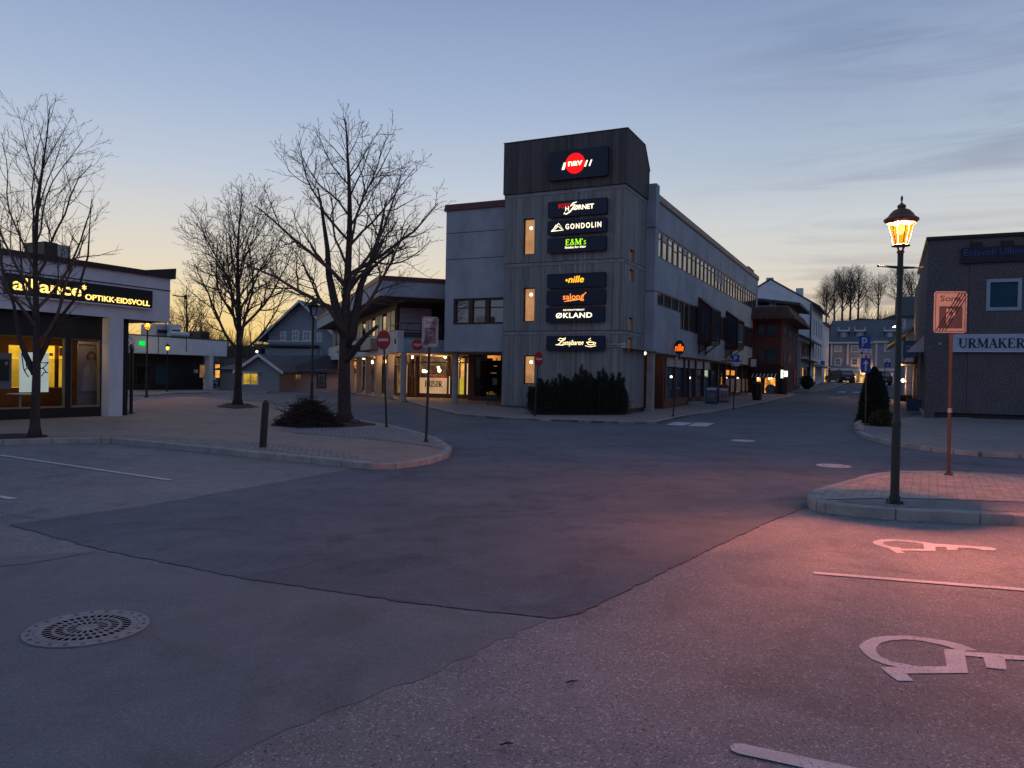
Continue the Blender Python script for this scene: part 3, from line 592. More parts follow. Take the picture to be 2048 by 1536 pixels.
out2 = [(1230, 1315), (1120, 1296), (1000, 1284), (880, 1276), (780, 1277), (720, 1290), (704, 1304), (730, 1322), (800, 1345), (870, 1358), (960, 1362)]
inn2 = [(940, 1350), (860, 1340), (800, 1320), (795, 1304), (830, 1295), (900, 1292), (1000, 1298), (1140, 1318)]
b2 = [[(835, 1358), (1145, 1360), (1140, 1318), (1235, 1315), (1560, 1335), (1640, 1340), (1720, 1346), (1768, 1362), (1740, 1374), (1640, 1370), (1560, 1352), (1430, 1348), (1432, 1370), (1340, 1368), (1335, 1345), (1240, 1342), (1242, 1377), (940, 1374), (985, 1395), (910, 1397)]]
symbol([ztr(g_, 1580, 780, 4.267) for g_ in [out2 + inn2] + b2])

# manhole covers
def manhole(px, py, r, rot=0., mi=None, zb=.0045): 
    mi = mi or m_iron;
    p = G(px, py); t = thing('manhole_cover', None, None, (p.x, p.y, p.z), rot); mb = MB(); z0 = zb
    mb.lathe([(r, z0), (r, z0 + .006), (r * .995, z0 + .0075), (r * .83, z0 + .0075), (r * .825, z0 + .004), (r * .81, z0 + .004), (r * .805, z0 + .0075), (r * .76, z0 + .0075), (r * .76, z0)], 64)
    mb.build('rim', mi, t)
    g = MB(); n = 26
    radii = [(.76, .70), (.56, .50), (.38, .33)]
    def arcseg(ra, rb, a, b):
        k = max(2, int((b - a) / .09)); vs = []
        for i in range(k + 1):
            q = a + (b - a) * i / k
            for rr, z in ((ra, 0), (rb, 0), (ra, 1), (rb, 1)): vs.append((r * rr * math.cos(q), r * rr * math.sin(q), z0 + (.0075 if z else .001)))
        fs = []
        for i in range(k):
            o = i * 4; fs += [(o + 2, o + 3, o + 7, o + 6), (o, o + 2, o + 6, o + 4), (o + 1, o + 5, o + 7, o + 3)]
        g.add(vs, fs)
    for ra, rb in radii: arcseg(ra, rb, 0, 2 * math.pi)
    arcseg(.18, 0.001, 0, 2 * math.pi)
    for (ra, rb, nn_) in ((.70, .56, 34), (.50, .38, 26), (.33, .18, 18)):
        for k in range(nn_):
            a = 2 * math.pi * k / nn_; hw = .028 / (ra + rb) * 1.5; arcseg(ra, rb, a - hw, a + hw)
    g.build('grate', mi, t)
    b = MB()
    for k in range(22):
        a = 2 * math.pi * k / 22; c, s = math.cos(a), math.sin(a)
        T = Matrix.Rotation(a, 4, 'Z'); b.T = T; b.box(r * .88, r * .94, -r * .035, r * .035, z0 + .0075, z0 + .0095)
    b.build('rim_studs', m_irond, t)
    d = MB(); d.lathe([(r * .76, z0 + .0005), (r * .76, z0 + .001)], 40); d.build('shaft_shade', M('shaft_shade_black', (.002, .002, .002), 1, .1, 2, 0, spec=0), t)  # flat black disc paints the darkness below the grate
    return t
m_iron = M('cast_iron', (.26, .25, .265), .62, .22, 9, .3, 80, metal=.25)
m_irond = M('cast_iron_dark', (.10, .10, .11), .7, .2, 9, .3, 80)
m_ironp = M('sky_sheen_iron', (.62, .60, .60), .5, .15, 9, .3, 80)  # iron made pale to imitate sky reflected at a grazing angle
m1 = manhole(175, 1258, .345); tag(m1, 'round cast iron drain grate nearest the camera, set in the asphalt', 'manhole cover', 'manhole covers in the road')
m2 = manhole(1667, 932.5, .31, .4, m_ironp, .0075); tag(m2, 'manhole cover painted with pale sky sheen in the road beside the lamp island', 'manhole cover', 'manhole covers in the road')
m3 = manhole(1486, 882, .31, .9, m_ironp, .0075); tag(m3, 'pale manhole cover in the middle of the crossing, farthest away', 'manhole cover', 'manhole covers in the road')

# far hill on the right, wooded ridge on the left
def hill(name, prof, D0, D1, m, base=-2.):
    mb = MB(); k = len(prof); rows = 7; vs = []
    for j in range(rows):
        t = j / (rows - 1); D = D0 + (D1 - D0) * t
        for (px, py) in prof:
            q = at(px, py, D1); h = (q.z - base) * math.sin(t * math.pi / 2) + base; x = q.x * D / D1
            vs.append((x, D, h + .5 * math.sin(px * .21 + j)))
    for (px, py) in prof: q = at(px, py, D1); vs.append((q.x * 1.4, D1 * 1.5, base))
    mb.add(vs, [(j * k + i, j * k + i + 1, (j + 1) * k + i + 1, (j + 1) * k + i) for j in range(rows) for i in range(k - 1)])
    o = mb.build(name, m, smooth=True, recalc=False); o['kind'] = 'structure'; return o
hill('hill', [(1480, 760), (1540, 735), (1600, 690), (1640, 662), (1660, 653), (1690, 648), (1720, 641), (1760, 636), (1800, 628), (1850, 620), (1950, 600), (2200, 560)], 128, 175, m_grass)
hill('wooded_ridge', [(-400, 705), (0, 700), (300, 698), (420, 694), (470, 690), (500, 692), (540, 693), (600, 700), (700, 712), (1000, 735), (1300, 748)], 300, 420, m_grass)

# ================================================================ OFFICE BUILDING with the sign tower
ROT = R(64)
def loc_of(E_, p): return (Matrix.Translation(Vector(E_.location)) @ Matrix.Rotation(E_.rotation_euler.z, 4, 'Z')).inverted() @ Vector(p)
B = thing('office_building', 'three storey grey concrete office building with a ribbed sign tower on its corner', 'building', (CX, CY, 0), ROT)
TF = Face(B, (0, 5.66, 0), (0, -1, 0)); TS = Face(B, (0, 0, 0), (1, 0, 0)); RF = Face(B, (0, -.33, 0), (1, 0, 0)); LF = Face(B, (.5, 8.95, 0), (0, -1, 0))
def rect(f, x0, x1, y0, y1, n=0.):      # picture box -> (s0, s1, z0, z1) on the face
    a, b = f.hit(x0, y0, n), f.hit(x1, y1, n); return (min(a[0], b[0]), max(a[0], b[0]), min(a[1], b[1]), max(a[1], b[1]))
wl = [rect(TF, 1047, 1068, y0, y1) for y0, y1 in ((437.5, 508.5), (575.5, 643), (710.5, 768))]
ws = [(2.12 + .0, 2.50, rect(TS, 1258, 1266, y0, y1)[2], rect(TS, 1258, 1266, y0, y1)[3]) for y0, y1 in ((496, 525), (536, 565), (634, 663), (675, 705))]
sa_ = TS.hit(1258.5, 600)[0]; sb_ = TS.hit(1266.5, 600)[0]; ws = [(sa_, sb_, q[2], q[3]) for q in ws]
levels = [(-.5, 3.60), (3.63, 6.65), (6.68, 9.76)]
tw = TF.mb(); tb = TF.mb(); ts_ = TS.mb(); tsb = TS.mb()
for z0, z1 in levels:
    tw.wall(0, 5.66, z0, z1 - .15, [h for h in wl if z0 < h[2] < z1], 0, .22); ts_.wall(0, 3.3, z0, z1 - .15, [h for h in ws if z0 < (h[2] + h[3]) / 2 < z1 - .1], 0, .2)
    tb = TF.mb(); tb.box(-.02, 5.68, -.3, .018, z1 - .15, z1); tb.build('tower_band', m_band, B); tb = TS.mb(); tb.box(0.02, 3.3, -.3, .018, z1 - .15, z1); tb.build('tower_band', m_band, B)
for z_ in (3.6, 6.65, 9.76): tb = TF.mb(); tb.box(.04, 5.62, -.3, -.04, z_, z_ + .03); tb.build('shadow_joint', m_black, B)
ow = tw.build('tower_wall', m_rib, B); ow2 = ts_.build('tower_wall', m_rib, B); 
mb = TS.mb(); mb.box(.3, 3.2, -5.3, -.28, 0, 9.7); mb.box(0.02, 3.3, -5.66, -5.60, -.4, 9.76); mb.build('tower_core', m_dkin, B)
mb = TF.mb(); mb.box(-.03, 5.69, -.1, .03, -.3, .28); mb.build('plinth', M('plinth_concrete', (.10, .10, .105), .95, .25, 3, .4), B)
mb = TS.mb(); mb.box(-.03, 3.3, -.1, .035, -.3, .28); mb.build('plinth', m_black, B)
mb = TS.mb(); mb.prism([(-.07, 9.79), (3.32, 9.79), (3.32, 11.1), (2.5, 12.08), (-.07, 12.08)], .07, -5.73); mb.build('tower_crown', m_ribd, B)
mb = TS.mb(); mb.prism([(-.09, 12.085), (2.5, 12.085), (3.33, 11.1), (3.35, 11.16), (2.52, 12.125), (-.09, 12.125)], .09, -5.75); mb.build('metal_capping', m_black, B)
for i, h in enumerate(wl):
    f = TF.mb(); a, b, c, d = h; t = .05
    f.box(a, a + t, -.2, -.08, c, d); f.box(b - t * .6, b, -.2, -.08, c, d); f.box(a + t, b - t * .6, -.2, -.08, d - t, d); f.box(a + t, b - t * .6, -.2, -.08, c, c + t * .8)
    fo = f.build('stair_window', m_brown, B); g_ = TF.mb(); g_.box(a + t, b - t * .6, -.17, -.15, c + t * .8, d - t); g_.build('pane', e_stair, fo)
    l_ = TF.mb(); cx, cz = (a + b) / 2 + .05, d - .42 if i == 0 else d - .30; l_.disc(cx, cz, .07, -.148, -.13); l_.build('lamp_glow', e_bulbw, fo)
for a, b, c, d in ws:
    f = TS.mb(); f.box(a, b, -.2, -.1, c, c + .05); f.box(a, b, -.2, -.1, d - .05, d); f.box(a, a + .04, -.2, -.1, c + .05, d - .05)
    fo = f.build('stair_window', m_brown, B); g_ = TS.mb(); g_.box(a + .04, b, -.18, -.14, c + .05, d - .05); g_.build('pane', e_staird, fo)
mb = TF.mb(); a, zz = TF.hit(1166, 400); mb.box(a - .012, a + .012, 0, .03, 3.7, 12.05); mb.build('cable', m_steel, B)

# --- left part of the front: wall over the arcade
LE = LF.hit(891.5, 520)[0]; SL = LF.hit(1003, 520)[0] + .4
SOF = 2.72; LT = LF.hit(960, 404)[1]
hw = rect(LF, 907, 1010, 597.5, 648)
mb = LF.mb(); mb.wall(LE, SL + .3, SOF, LT - .3, [hw], 0, .2); mb.box(LE, SL + .3, -.35, -.01, SOF - .05, SOF); mb.quad((LE, 0, SOF), (LE, -7, SOF), (LE, -7, LT - .3), (LE, 0, LT - .3))
mb.build('front_wall', m_conc, B)
for yy in (461, 514): z = LF.hit(950, yy + 3)[1]; mb = LF.mb(); mb.box(LE, SL, -.02, .004, z, z + .03); mb.build('panel_joint', m_black, B)
mb = LF.mb(); mb.box(LE - .1, SL + .3, -7, .09, LT - .3, LT + .0, 0, .04, .04); mb.build('roof_capping', m_capr, B)
s0, s1, z0, z1 = hw; mb = LF.mb(); pw = (s1 - s0) / 3.1
mb.box(s0, s1, -.17, -.05, z0, z0 + .1); mb.box(s0, s1, -.17, -.05, z1 - .1, z1)
mb.box(s0, s0 + .12, -.17, -.05, z0 + .1, z1 - .1)
xs = [rect(LF, x, x + 1, 600, 640)[0] for x in (938, 971)]
for x in xs: mb.box(x - .04, x + .18, -.17, -.04, z0 + .1, z1 - .1)
zt_ = z1 - .1 - (z1 - z0) * .3; mb.box(s0 + .12, s1, -.15, -.1, zt_, zt_ + .05)
fo = mb.build('window', m_brown, B); mb = LF.mb(); mb.box(s0, s1, -.16, -.13, z0 + .05, z1 - .05); mb.build('pane', m_glassd, fo)
mb = LF.mb(); mb.quad((LE - .2, .4, SOF - .03), (SL + .4, .4, SOF - .03), (SL + .4, -7, SOF - .03), (LE - 4, -7, SOF - .03)); mb.box(LE - .1, SL, -7, -.3, SOF - .02, 9); mb.build('soffit', m_pinkw, B)

# --- long facade up the street
E1 = RF.hit(1514.5, 640)[0]; RT = RF.hit(1304, 380)[1]; RS = RF.hit(1303, 705)[1]
tb_ = rect(RF, 1304, 1304.2, 450, 508); zb0, zb1 = tb_[2], tb_[3]
lb = rect(RF, 1304, 1304.2, 577, 607); zl0, zl1 = lb[2], lb[3]; SM = RF.hit(1357.5, 620)[0]; zl00 = RF.hit(1360, 659)[1]; E2 = RF.hit(1511.5, 640)[0]
W0 = 3.78
mb = RF.mb(); mb.wall(W0, E1, RS, RT - .3, [(W0 + .02, E2, zb0, zb1), (W0 + .02, SM, zl0, zl1), (SM + .001, E2, zl00, zl1)], 0, .22)
mb.quad((E1, 0, -.5), (E1, -9, -.5), (E1, -9, RT), (E1, 0, RT)); mb.quad((W0, 0, RS), (E1, 0, RS), (E1, -1.2, RS), (W0, -1.2, RS)); mb.box(W0 - .4, E1 - .1, -9, -1.0, RS + .1, RT - .4)
mb.build('street_wall', m_conc, B)
mb = RF.mb(); mb.box(W0, SM + .02, .006, .09, RS + .02, zl0 - .03); mb.build('panel_cladding', m_conc, B)
mb = RF.mb(); mb.box(3.22, 3.78, -.5, .10, 2.92, 10.52, 0, .0, .0); mb.box(3.18, 3.8, -.5, .22, 2.84, 2.92); mb.build('pilaster', m_conc, B)
for z in (5.6, 8.5): mb = RF.mb(); mb.box(3.2, 3.79, -.3, .106, z, z + .03); mb.build('panel_joint', m_black, B)
mb = RF.mb(); x = 3.8
while x < E1: mb.box(x, min(x + 1.17, E1 + .05), -.5, .07, RT - .28, RT + .02); x += 1.19
mb.build('coping', m_copb, B)
mb = RF.mb(); mb.box(3.8, E1, -.4, .03, RT - .34, RT - .282); mb.build('coping_shadow_rail', m_black, B)
mb = RF.mb(); mb.box(E1 - 2.6, E1 + .02, -4, -.35, RT - .3, RT + .55); mb.build('roof_plant_room', m_ribd, B)
# upper window band, one window part per bay
nW = 29; pitchw = (E2 - W0 - .02) / nW; rnd = random.Random(4)
def band_window(s0, w_, z0, z1, trans=.68, head=True, pane=m_glassd, blind=0.):
    f = RF.mb(); f.box(s0, s0 + .10, -.10, -.002, z0, z1); f.box(s0 + w_ - .14, s0 + w_, -.10, -.002, z0, z1); f.box(s0 + .10, s0 + w_ - .14, -.10, -.002, z0, z0 + .07); f.box(s0 + .10, s0 + w_ - .14, -.10, .012, z1 - .08, z1)
    if trans: zt = z0 + (z1 - z0) * trans; f.box(s0 + .10, s0 + w_ - .14, -.08, -.012, zt, zt + .045)
    fo = f.build('window', m_brown, B); p_ = RF.mb(); p_.box(s0 + .10, s0 + w_ - .14, -.06, -.035, z0 + .07, z1 - .08); p_.build('pane', pane, fo)
    if head: h_ = RF.mb(); h_.box(s0 + .03, s0 + w_ - .1, -.034, -.012, z1 - .15, z1 - .09); h_.build('blind_rail', m_whitep, fo)
    if blind: h_ = RF.mb(); h_.box(s0 + .06, s0 + w_ - .08, -.034, -.025, z1 - .1 - (z1 - z0) * blind, z1 - .1); h_.build('blind', m_blind, fo)
    return fo
for k in range(nW):
    fo = band_window(W0 + .02 + k * pitchw, pitchw, zb0, zb1, .68 if k != 3 else .55, blind=(.55 if k in (13, 14, 15) else (.28 if k in (1, 5) else 0)), pane=m_door if k in (7, 16, 20, 22, 23) else m_glassd)
for k in range(3): w_ = (SM - W0 - .02) / 3; band_window(W0 + .02 + k * w_, w_, zl0, zl1, 0, False)
nT = 22; w_ = (E2 - SM) / nT
for k in range(nT): band_window(SM + k * w_, w_, zl00, zl1, 0, False, pane=m_glassd if k < 6 else (m_glassb if k % 3 else m_glassd), blind=.85 if k in (6, 12, 13) else 0)
# two projecting bays
def bay(xf, xo, ya, yb, yc, ln):
    s0 = RF.hit(xf, ya)[0]; n = .8
    for _ in range(12):
        if RF.W.to_3x3() is None: pass
        p = RF.W @ Vector((s0, n, 4)); d = p - CAM; px = 1024 + F * d.dot(rt) / d.dot(fw); n += (xo - px) / 38
    za = RF.hit(xf + 6, ya)[1]; zb = RF.hit(xo, yb, n)[1]; zc = RF.hit(xo, yc, n)[1]
    A = [(s0, .0, za), (s0, n, zb), (s0, n, zc), (s0, 0, zc)]; Bq = [(p[0] + ln, p[1], p[2]) for p in A]
    m = RF.mb()
    def bar(p, q, r=.05): m.tube([p, q], r, 4)
    for i in range(4): bar(A[i], A[(i + 1) % 4], .07); bar(Bq[i], Bq[(i + 1) % 4], .06); bar(A[i], Bq[i], .06)
    m.box(s0, s0 + ln, 0.03, n, zc - .12, zc + .02); m.add(A + [(p[0] + .04, p[1], p[2]) for p in A], [(0, 1, 2, 3)]); m.add(Bq, [(0, 1, 2, 3)])
    for q in (s0 + .25, s0 + ln - .25): m.tube([(q, 0, zc - .62), (q, n * .85, zc - .1)], .035, 4); m.tube([(q, .03, zc - .7), (q, .03, zc - .1)], .035, 4)
    fo = m.build('bay_window', m_brown, B); g = RF.mb(); g.quad((s0, n + .012, zc + .12), (s0 + ln, n + .012, zc + .12), (s0 + ln, n + .012, zb - .05), (s0, n + .012, zb - .05)); g.build('side_pane', m_glassd, fo)
    g = RF.mb(); g.quad((s0 - .055, n * .2, zc + .45), (s0 - .055, n * .72, zc + .45), (s0 - .055, n * .72, zb - .1), (s0 - .055, n * .2, zb + .05)); g.build('end_pane', m_glassb, fo)
    g = RF.mb(); g.quad((s0 + .05, .02, za + .07), (s0 + ln, .02, za + .07), (s0 + ln, n, zb + .08), (s0 + .05, n, zb + .08)); g.build('roof_pane', m_glassb, fo)
bay(1397, 1423, 598, 617, 684, 2.3); bay(1452, 1474.5, 625, 639, 695, 2.3)
# street shopfront
def sx(px, y=760, n=-.3): return RF.hit(px, y, n)[0]
S0, S1 = sx(1327), sx(1500)
mb = RF.mb(); mb.box(S0 - .3, S1, -.34, -.22, RS - .12, RS - .0); mb.box(S0 - .3, S1, -.5, -.18, -.6, .62)
cols = [sx(x) for x in (1327, 1348, 1365, 1374, 1388, 1404, 1419, 1433, 1447.5, 1458, 1469, 1481, 1489, 1497.5)]
for i, c in enumerate(cols): w2 = .16 if i in (0, 4, 7) else .07; mb.box(c - w2, c + w2 * .6, -.36, -.16, .5, RS - .1)
mb.build('shopfront_frame', m_brown, B)
for i, (a, b) in enumerate(zip(cols, cols[1:] + [S1 - .1])):
    lit = i in (8, 9)
    g = RF.mb(); zt = RS - .62 if i < 7 else RS - .35
    g.box(a + .05, b - .06, -.3, -.28, .62, zt)
    po = g.build('shop_window', m_glassb if i < 7 else m_glassd, B)
    if i < 6: g = RF.mb(); g.box(a + .05, b - .06, -.3, -.25, zt + .05, RS - .12); g.build('header_panel', m_blind, B)
    if lit: g = RF.mb(); g.box(a + .12, b - .12, -.275, -.268, 1.95, RS - .5); g.build('lit_glazing', e_warm2, po)
    if i >= 8: g = RF.mb(); g.box(a + .12, b - .12, -.275, -.262, .75, 1.72); g.build('frosted_film', m_pinkw, po)
    if i in (0, 3): g = RF.mb(); q = RF.hit(1342 if i == 0 else 1379, 754 if i == 0 else 756, -.27); g.box(q[0] - .12, q[0] + .22, -.275, -.262, q[1] - .04, q[1] + .06); g.build('ceiling_lamp', e_bulbw, po)
mb = RF.mb(); mb.box(S1, E1 + .02, -.3, .08, -.6, RS); mb.build('end_pier', M('brown_stone_pier', (.16, .115, .10), .9, .2, 4, .3), B)
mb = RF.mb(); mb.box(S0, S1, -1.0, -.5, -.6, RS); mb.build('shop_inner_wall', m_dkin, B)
mb = RF.mb(); mb.box(3.36, 3.66, -.22, .08, -.3, 2.84); mb.build('column', m_conc_y, B)
mb = RF.mb(); mb.box(3.2, S0 - .25, -1.5, -1.35, -.4, RS + .3); mb.box(S0 - .4, S0 - .2, -1.4, -.2, -.4, RS); mb.build('entrance_wall', m_brown, B)
mb = RF.mb(); a, b = RF.hit(1311, 760, -1.33)[0], RF.hit(1323, 760, -1.33)[0]; mb.box(a, b, -1.345, -1.33, .35, 2.3); mb.build('glass_door', m_glassb, B)
mb = RF.mb(); mb.quad((0, -.0, 2.86), (S0, -.0, 2.86), (S0, -1.5, 2.86), (0, -1.5, 2.86)); mb.build('entrance_soffit', m_pinkw, B)
mb = RF.mb(); q = RF.hit(1288, 706, -.5); mb.disc(3.9, 2.80, .09, -.6, -.45); mb.build('soffit_lamp', e_bulbw, B)
light('entrance_lamp_light', RF.T @ Vector((4.2, -.7, 2.6)), 12, (1, .5, .2), .08, parent=B)
for s_, lab in ((sx(1374), 'low'), (sx(1477), 'low')):
    mb = RF.mb(); mb.box(s_ - .2, s_ + 1.5, -.2, .75, -.2, .0); mb.box(s_ - .1, s_ + 1.5, -.2, .45, 0, .13)
    o = mb.build('doorstep', m_kerb, B); o.location.z = gh(*(RF.W @ Vector((s_, 0, 0))).xy) + .12

# --- arcade: round column, hairdresser's glazing and gift shop glazing
pc = Vector((.72, 8.95 - LF.hit(906, 750)[0], 0)); mb = MB(); mb.lathe([(.15, -.6), (.15, SOF)], 24, (pc.x, pc.y, 0)); mb.build('column', m_conc_y, B, smooth=False)
fx = loc_of(B, G(872, 795.5, .09)).x; NX = loc_of(B, G(965, 801, .09)).x
FF = Face(B, (fx, 20, 0), (0, -1, 0)); NF = Face(B, (NX, 20, 0), (0, -1, 0)); zf = G(872, 795.5, .09).z
def fr(x0, x1, y0, y1): return rect(FF, x0, x1, y0, y1)
HZ = FF.hit(870, 706.5)[1]
mb = FF.mb()
a = FF.hit(800, 750)[0]; b = FF.hit(940, 750)[0]
z_h = FF.hit(870, 709)[1]; z_t0 = FF.hit(870, 723.5)[1]; z_t1 = FF.hit(870, 726)[1]; z_m = FF.hit(870, 755.5)[1]; z_b = FF.hit(870, 787)[1]
def X(px): return FF.hit(px, 750)[0]
mb.box(a, b, -.1, 0, z_h, z_h + .1); mb.box(a, b, -.08, -.01, z_t0, z_t1); mb.box(X(835), b, -.1, 0, zf - .5, z_b); mb.box(a, X(835), -.1, 0, zf - .5, zf + .06)
for p, q in ((815, 816.5), (826.5, 828), (833.5, 839.3), (894.3, 898), (900, 905), (918, 919), (928.5, 933.5), (936, 940)): mb.box(X(p), X(q), -.12, .01, zf - .3, z_h)
mb.build('shopfront_frame', m_brown, B)
mb = FF.mb(); mb.box(X(839.3), X(894.3), -.05, -.03, z_b, z_m); mb.box(X(905), X(918), -.05, -.03, z_b, z_m)
pan = mb.build('window_film', E('backlit_film', (1, .60, .30), .48, .2, .8), B)
serif(FF, 'shop_lettering', 'FRISØR', X(850), FF.hit(850, 773.5)[1], FF.hit(850, 761)[1] - FF.hit(850, 773.5)[1], m_black, B, width=X(884.5) - X(850), n=-.028, ext=.01, bold=1.45)
mb = FF.mb(); mb.box(X(919), X(928.5), -.05, -.03, z_b, z_m); mb.build('lit_door_panel', E('lit_lime_panel', (.86, .66, .06), .55, .2, 1), B)
mb = FF.mb(); mb.box(X(898), X(900), -.05, -.02, z_b, z_m + .1); mb.box(X(933.5), X(936), -.05, -.02, z_b, z_t0); mb.build('light_strip', E('strip_glow', (1, .72, .42), .75), B)
mb = FF.mb(); mb.box(X(816.5), X(826.5), -.05, -.03, z_b, z_m); mb.box(X(828), X(833.5), -.05, -.03, z_b, z_m); mb.build('window_film', M('dim_film', (.30, .22, .19), .8, .2, 2, 0), B)
# the lit room behind: back wall, floor, bulbs, mirror, chairs, shelf
mb = FF.mb(); mb.quad((X(839), -3.2, z_b - .2), (X(945), -3.2, z_b - .2), (X(945), -3.2, z_h + .6), (X(839) - .0, -3.2, z_h + .6)); mb.build('salon_back_wall', E('salon_wall_glow', (1, .46, .10), 1.0, .4, 1.3), B)
mb = FF.mb(); mb.quad((a - .5, -3.0, z_b - .2), (X(839), -3.0, z_b - .2), (X(839), -3.0, z_h + .6), (a - .5, -3.0, z_h + .6)); mb.build('salon_back_wall', e_dim, B)
mb = FF.mb(); mb.quad((a, -.1, z_h + .02), (b, -.1, z_h + .02), (b, -3.3, z_h + .3), (a, -3.3, z_h + .3)); mb.build('salon_ceiling', m_inner, B)
mb = FF.mb(); q = FF.hit(864, 740, -1.4); mb.disc(q[0], q[1], .52, -1.45, -1.4, rz=.27); q = FF.hit(887, 748, -1.4); mb.prism([(q[0] - .1, q[1] - .3), (q[0] + .1, q[1] - .3), (q[0] + .02, q[1] + .3)], -1.45, -1.4)
q = FF.hit(847, 750, -1.4); mb.box(q[0] - .4, q[0] + .3, -1.5, -1.3, q[1] - .3, q[1] + .1); mb.build('mirror', m_brown, B)
mb = FF.mb(); q = FF.hit(872, 752, -1.1)
for dx in (-.75, -.35, .1, .5): mb.box(q[0] + dx, q[0] + dx + .25, -1.2, -1.0, q[1] - .3, q[1] + .02)
mb.build('salon_chair', m_red, B)
mb = FF.mb()
for px, py, r in ((877, 735, .075), (879, 741, .10), (890.5, 714.5, .07), (890, 704, .06), (848, 742, .1), (852, 743, .07)): q = FF.hit(px, py, -1.2); mb.disc(q[0], q[1], r, -1.22, -1.16, n=12)
mb.build('salon_bulb', e_bulb, B)
mb = FF.mb(); q = FF.hit(824, 714, -.6); mb.disc(q[0], q[1], .09, -.65, -.6, n=12); mb.build('salon_bulb', e_bulb, B)
mb = FF.mb(); q = rect(FF, 924, 938, 712, 717); mb.box(*q[:2], .02, .06, *q[2:]); mb.build('door_sign', m_brown, B)
mb = FF.mb(); mb.quad((a, -.06, z_b), (b, -.06, z_b), (b, -.06, z_h), (a, -.06, z_h)); mb.build('shop_glass', m_glass, B)
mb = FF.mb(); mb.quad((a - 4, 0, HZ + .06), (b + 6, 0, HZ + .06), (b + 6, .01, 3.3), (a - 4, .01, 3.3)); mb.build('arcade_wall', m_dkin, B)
light('salon_light', FF.T @ Vector((X(867), -.9, z_h - .25)), 110, (1, .50, .16), .3, parent=B)
light('arcade_lamp_light', FF.T @ Vector((X(880), 1.3, z_h - .1)), 60, (1, .45, .16), .1, parent=B)
# gift shop window next to the tower
def XN(px): return NF.hit(px, 750)[0]
zn = G(965, 801, .09).z; zc_ = NF.hit(960, 707)[1]
mb = NF.mb(); mb.box(XN(937), XN(949.5), -2.6, 0, zn - .5, SOF); mb.box(XN(949.5), XN(1015), -.2, 0, zn - .5, zn + .22); mb.box(XN(949.5), XN(1015), -.15, 0, zc_, SOF); mb.build('shopfront_frame', m_brown, B)
mb = NF.mb(); mb.quad((XN(949), -.05, zn + .2), (XN(1015), -.05, zn + .2), (XN(1015), -.05, zc_), (XN(949), -.05, zc_)); mb.build('shop_glass', m_glass, B)
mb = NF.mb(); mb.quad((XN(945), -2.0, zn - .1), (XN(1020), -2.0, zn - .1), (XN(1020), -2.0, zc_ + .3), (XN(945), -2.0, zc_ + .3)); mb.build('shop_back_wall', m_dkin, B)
mb = NF.mb(); q = rect(NF, 951, 972, 711.5, 722, -.3); mb.box(*q[:2], -.34, -.3, *q[2:]); mb.build('pelmet', M('grey_pelmet', (.3, .3, .3), .8, .3, 5, 0), B)
mb = NF.mb(); q = rect(NF, 975, 1001, 711, 716.5, -.4); mb.box(*q[:2], -.44, -.4, *q[2:]); q = rect(NF, 986, 992, 711, 721, -.38); mb.box(*q[:2], -.4, -.38, *q[2:]); q = rect(NF, 995, 1001, 713, 721, -.38); mb.box(*q[:2], -.4, -.38, *q[2:]); mb.build('lit_transom', e_warm2, B)
mb = NF.mb()
for px, py, w_ in ((986, 746, 10), (956, 771, 8), (990, 732, 5)): q = rect(NF, px - w_ / 2, px + w_ / 2, py - 1, py + 1, -.9); mb.box(*q[:2], -1, -.9, *q[2:])
mb.build('shop_lamp', e_dim, B)
mb = NF.mb(); q = rect(NF, 951, 1001, 775, 776.2, -.1); mb.box(*q[:2], -.14, -.1, *q[2:]); q = rect(NF, 985, 994, 756, 770, -.9); mb.box(*q[:2], -.95, -.9, *q[2:]); mb.build('display_shelf', m_steel, B)
q = rect(NF, 973, 990, 783, 789, -.04); text(NF, 'window_lettering', 'nille', q[0], q[2], q[3] - q[2], E('window_print_yellow', (.9, .45, .02), .25), B, width=q[1] - q[0], n=-.04, bold=.03, shear=.2)

# ================================================================ SIGNS ON THE TOWER (each board a thing of its own)
def board(name, label, cat, px0, px1, y0, y1, pxr_y=None, n=.05, th=.16, group='illuminated company signs on the tower'):
    a = TF.hit(px0, y0, n + th); b = TF.hit(px0, y1, n + th); s1 = TF.hit(px1, y0, n + th)[0]
    s0, z1, z0 = a[0], a[1], b[1]; base = B.matrix_basis @ TF.T @ Vector((s0, n, z0))
    t = thing(name, label, cat, base, ROT, group); f = Face(t, (0, 0, 0), (0, -1, 0)); w_, h = s1 - s0, z1 - z0
    m = f.mb(); c = .035; m.prism([(c, 0), (w_ - c, 0), (w_, c), (w_, h - c), (w_ - c, h), (c, h), (0, h - c), (0, c)], 0, th); m.build('panel', m_navy, t)
    return t, f, w_, h, th + .003
B.matrix_basis = Matrix.Translation(Vector(B.location)) @ Matrix.Rotation(ROT, 4, 'Z')
t, f, w_, h, n = board('sign_board', 'large navy sign at the tower top with a glowing red disc reading nav', 'sign', 1097.5, 1216, 305.5, 362, n=.12, th=.12)
m = f.mb(); m.disc(w_ * .46, h * .52, .44, n, n + .03, n=40); m.build('red_disc', e_red, t)
text(f, 'lettering', 'nav', w_ * .345, h * .43, h * .155, e_white, t, width=w_ * .24, n=n + .034, bold=0.019)
m = f.mb()
for a, wd in ((.235, .04), (.615, .022), (.69, .018)): m.prism([(w_ * a, h * .34 + (a - .2) * .1), (w_ * (a + wd), h * .34 + (a - .2) * .1), (w_ * (a + wd + .035), h * .58), (w_ * (a + .035), h * .58)], n, n + .03)
m.build('slash_mark', e_white, t)
t, f, w_, h, n = board('sign_board', 'navy sign reading FOTO in red and HJØRNET in white, topmost of the upper three', 'sign', 1096, 1214, 404.5, 435.5)
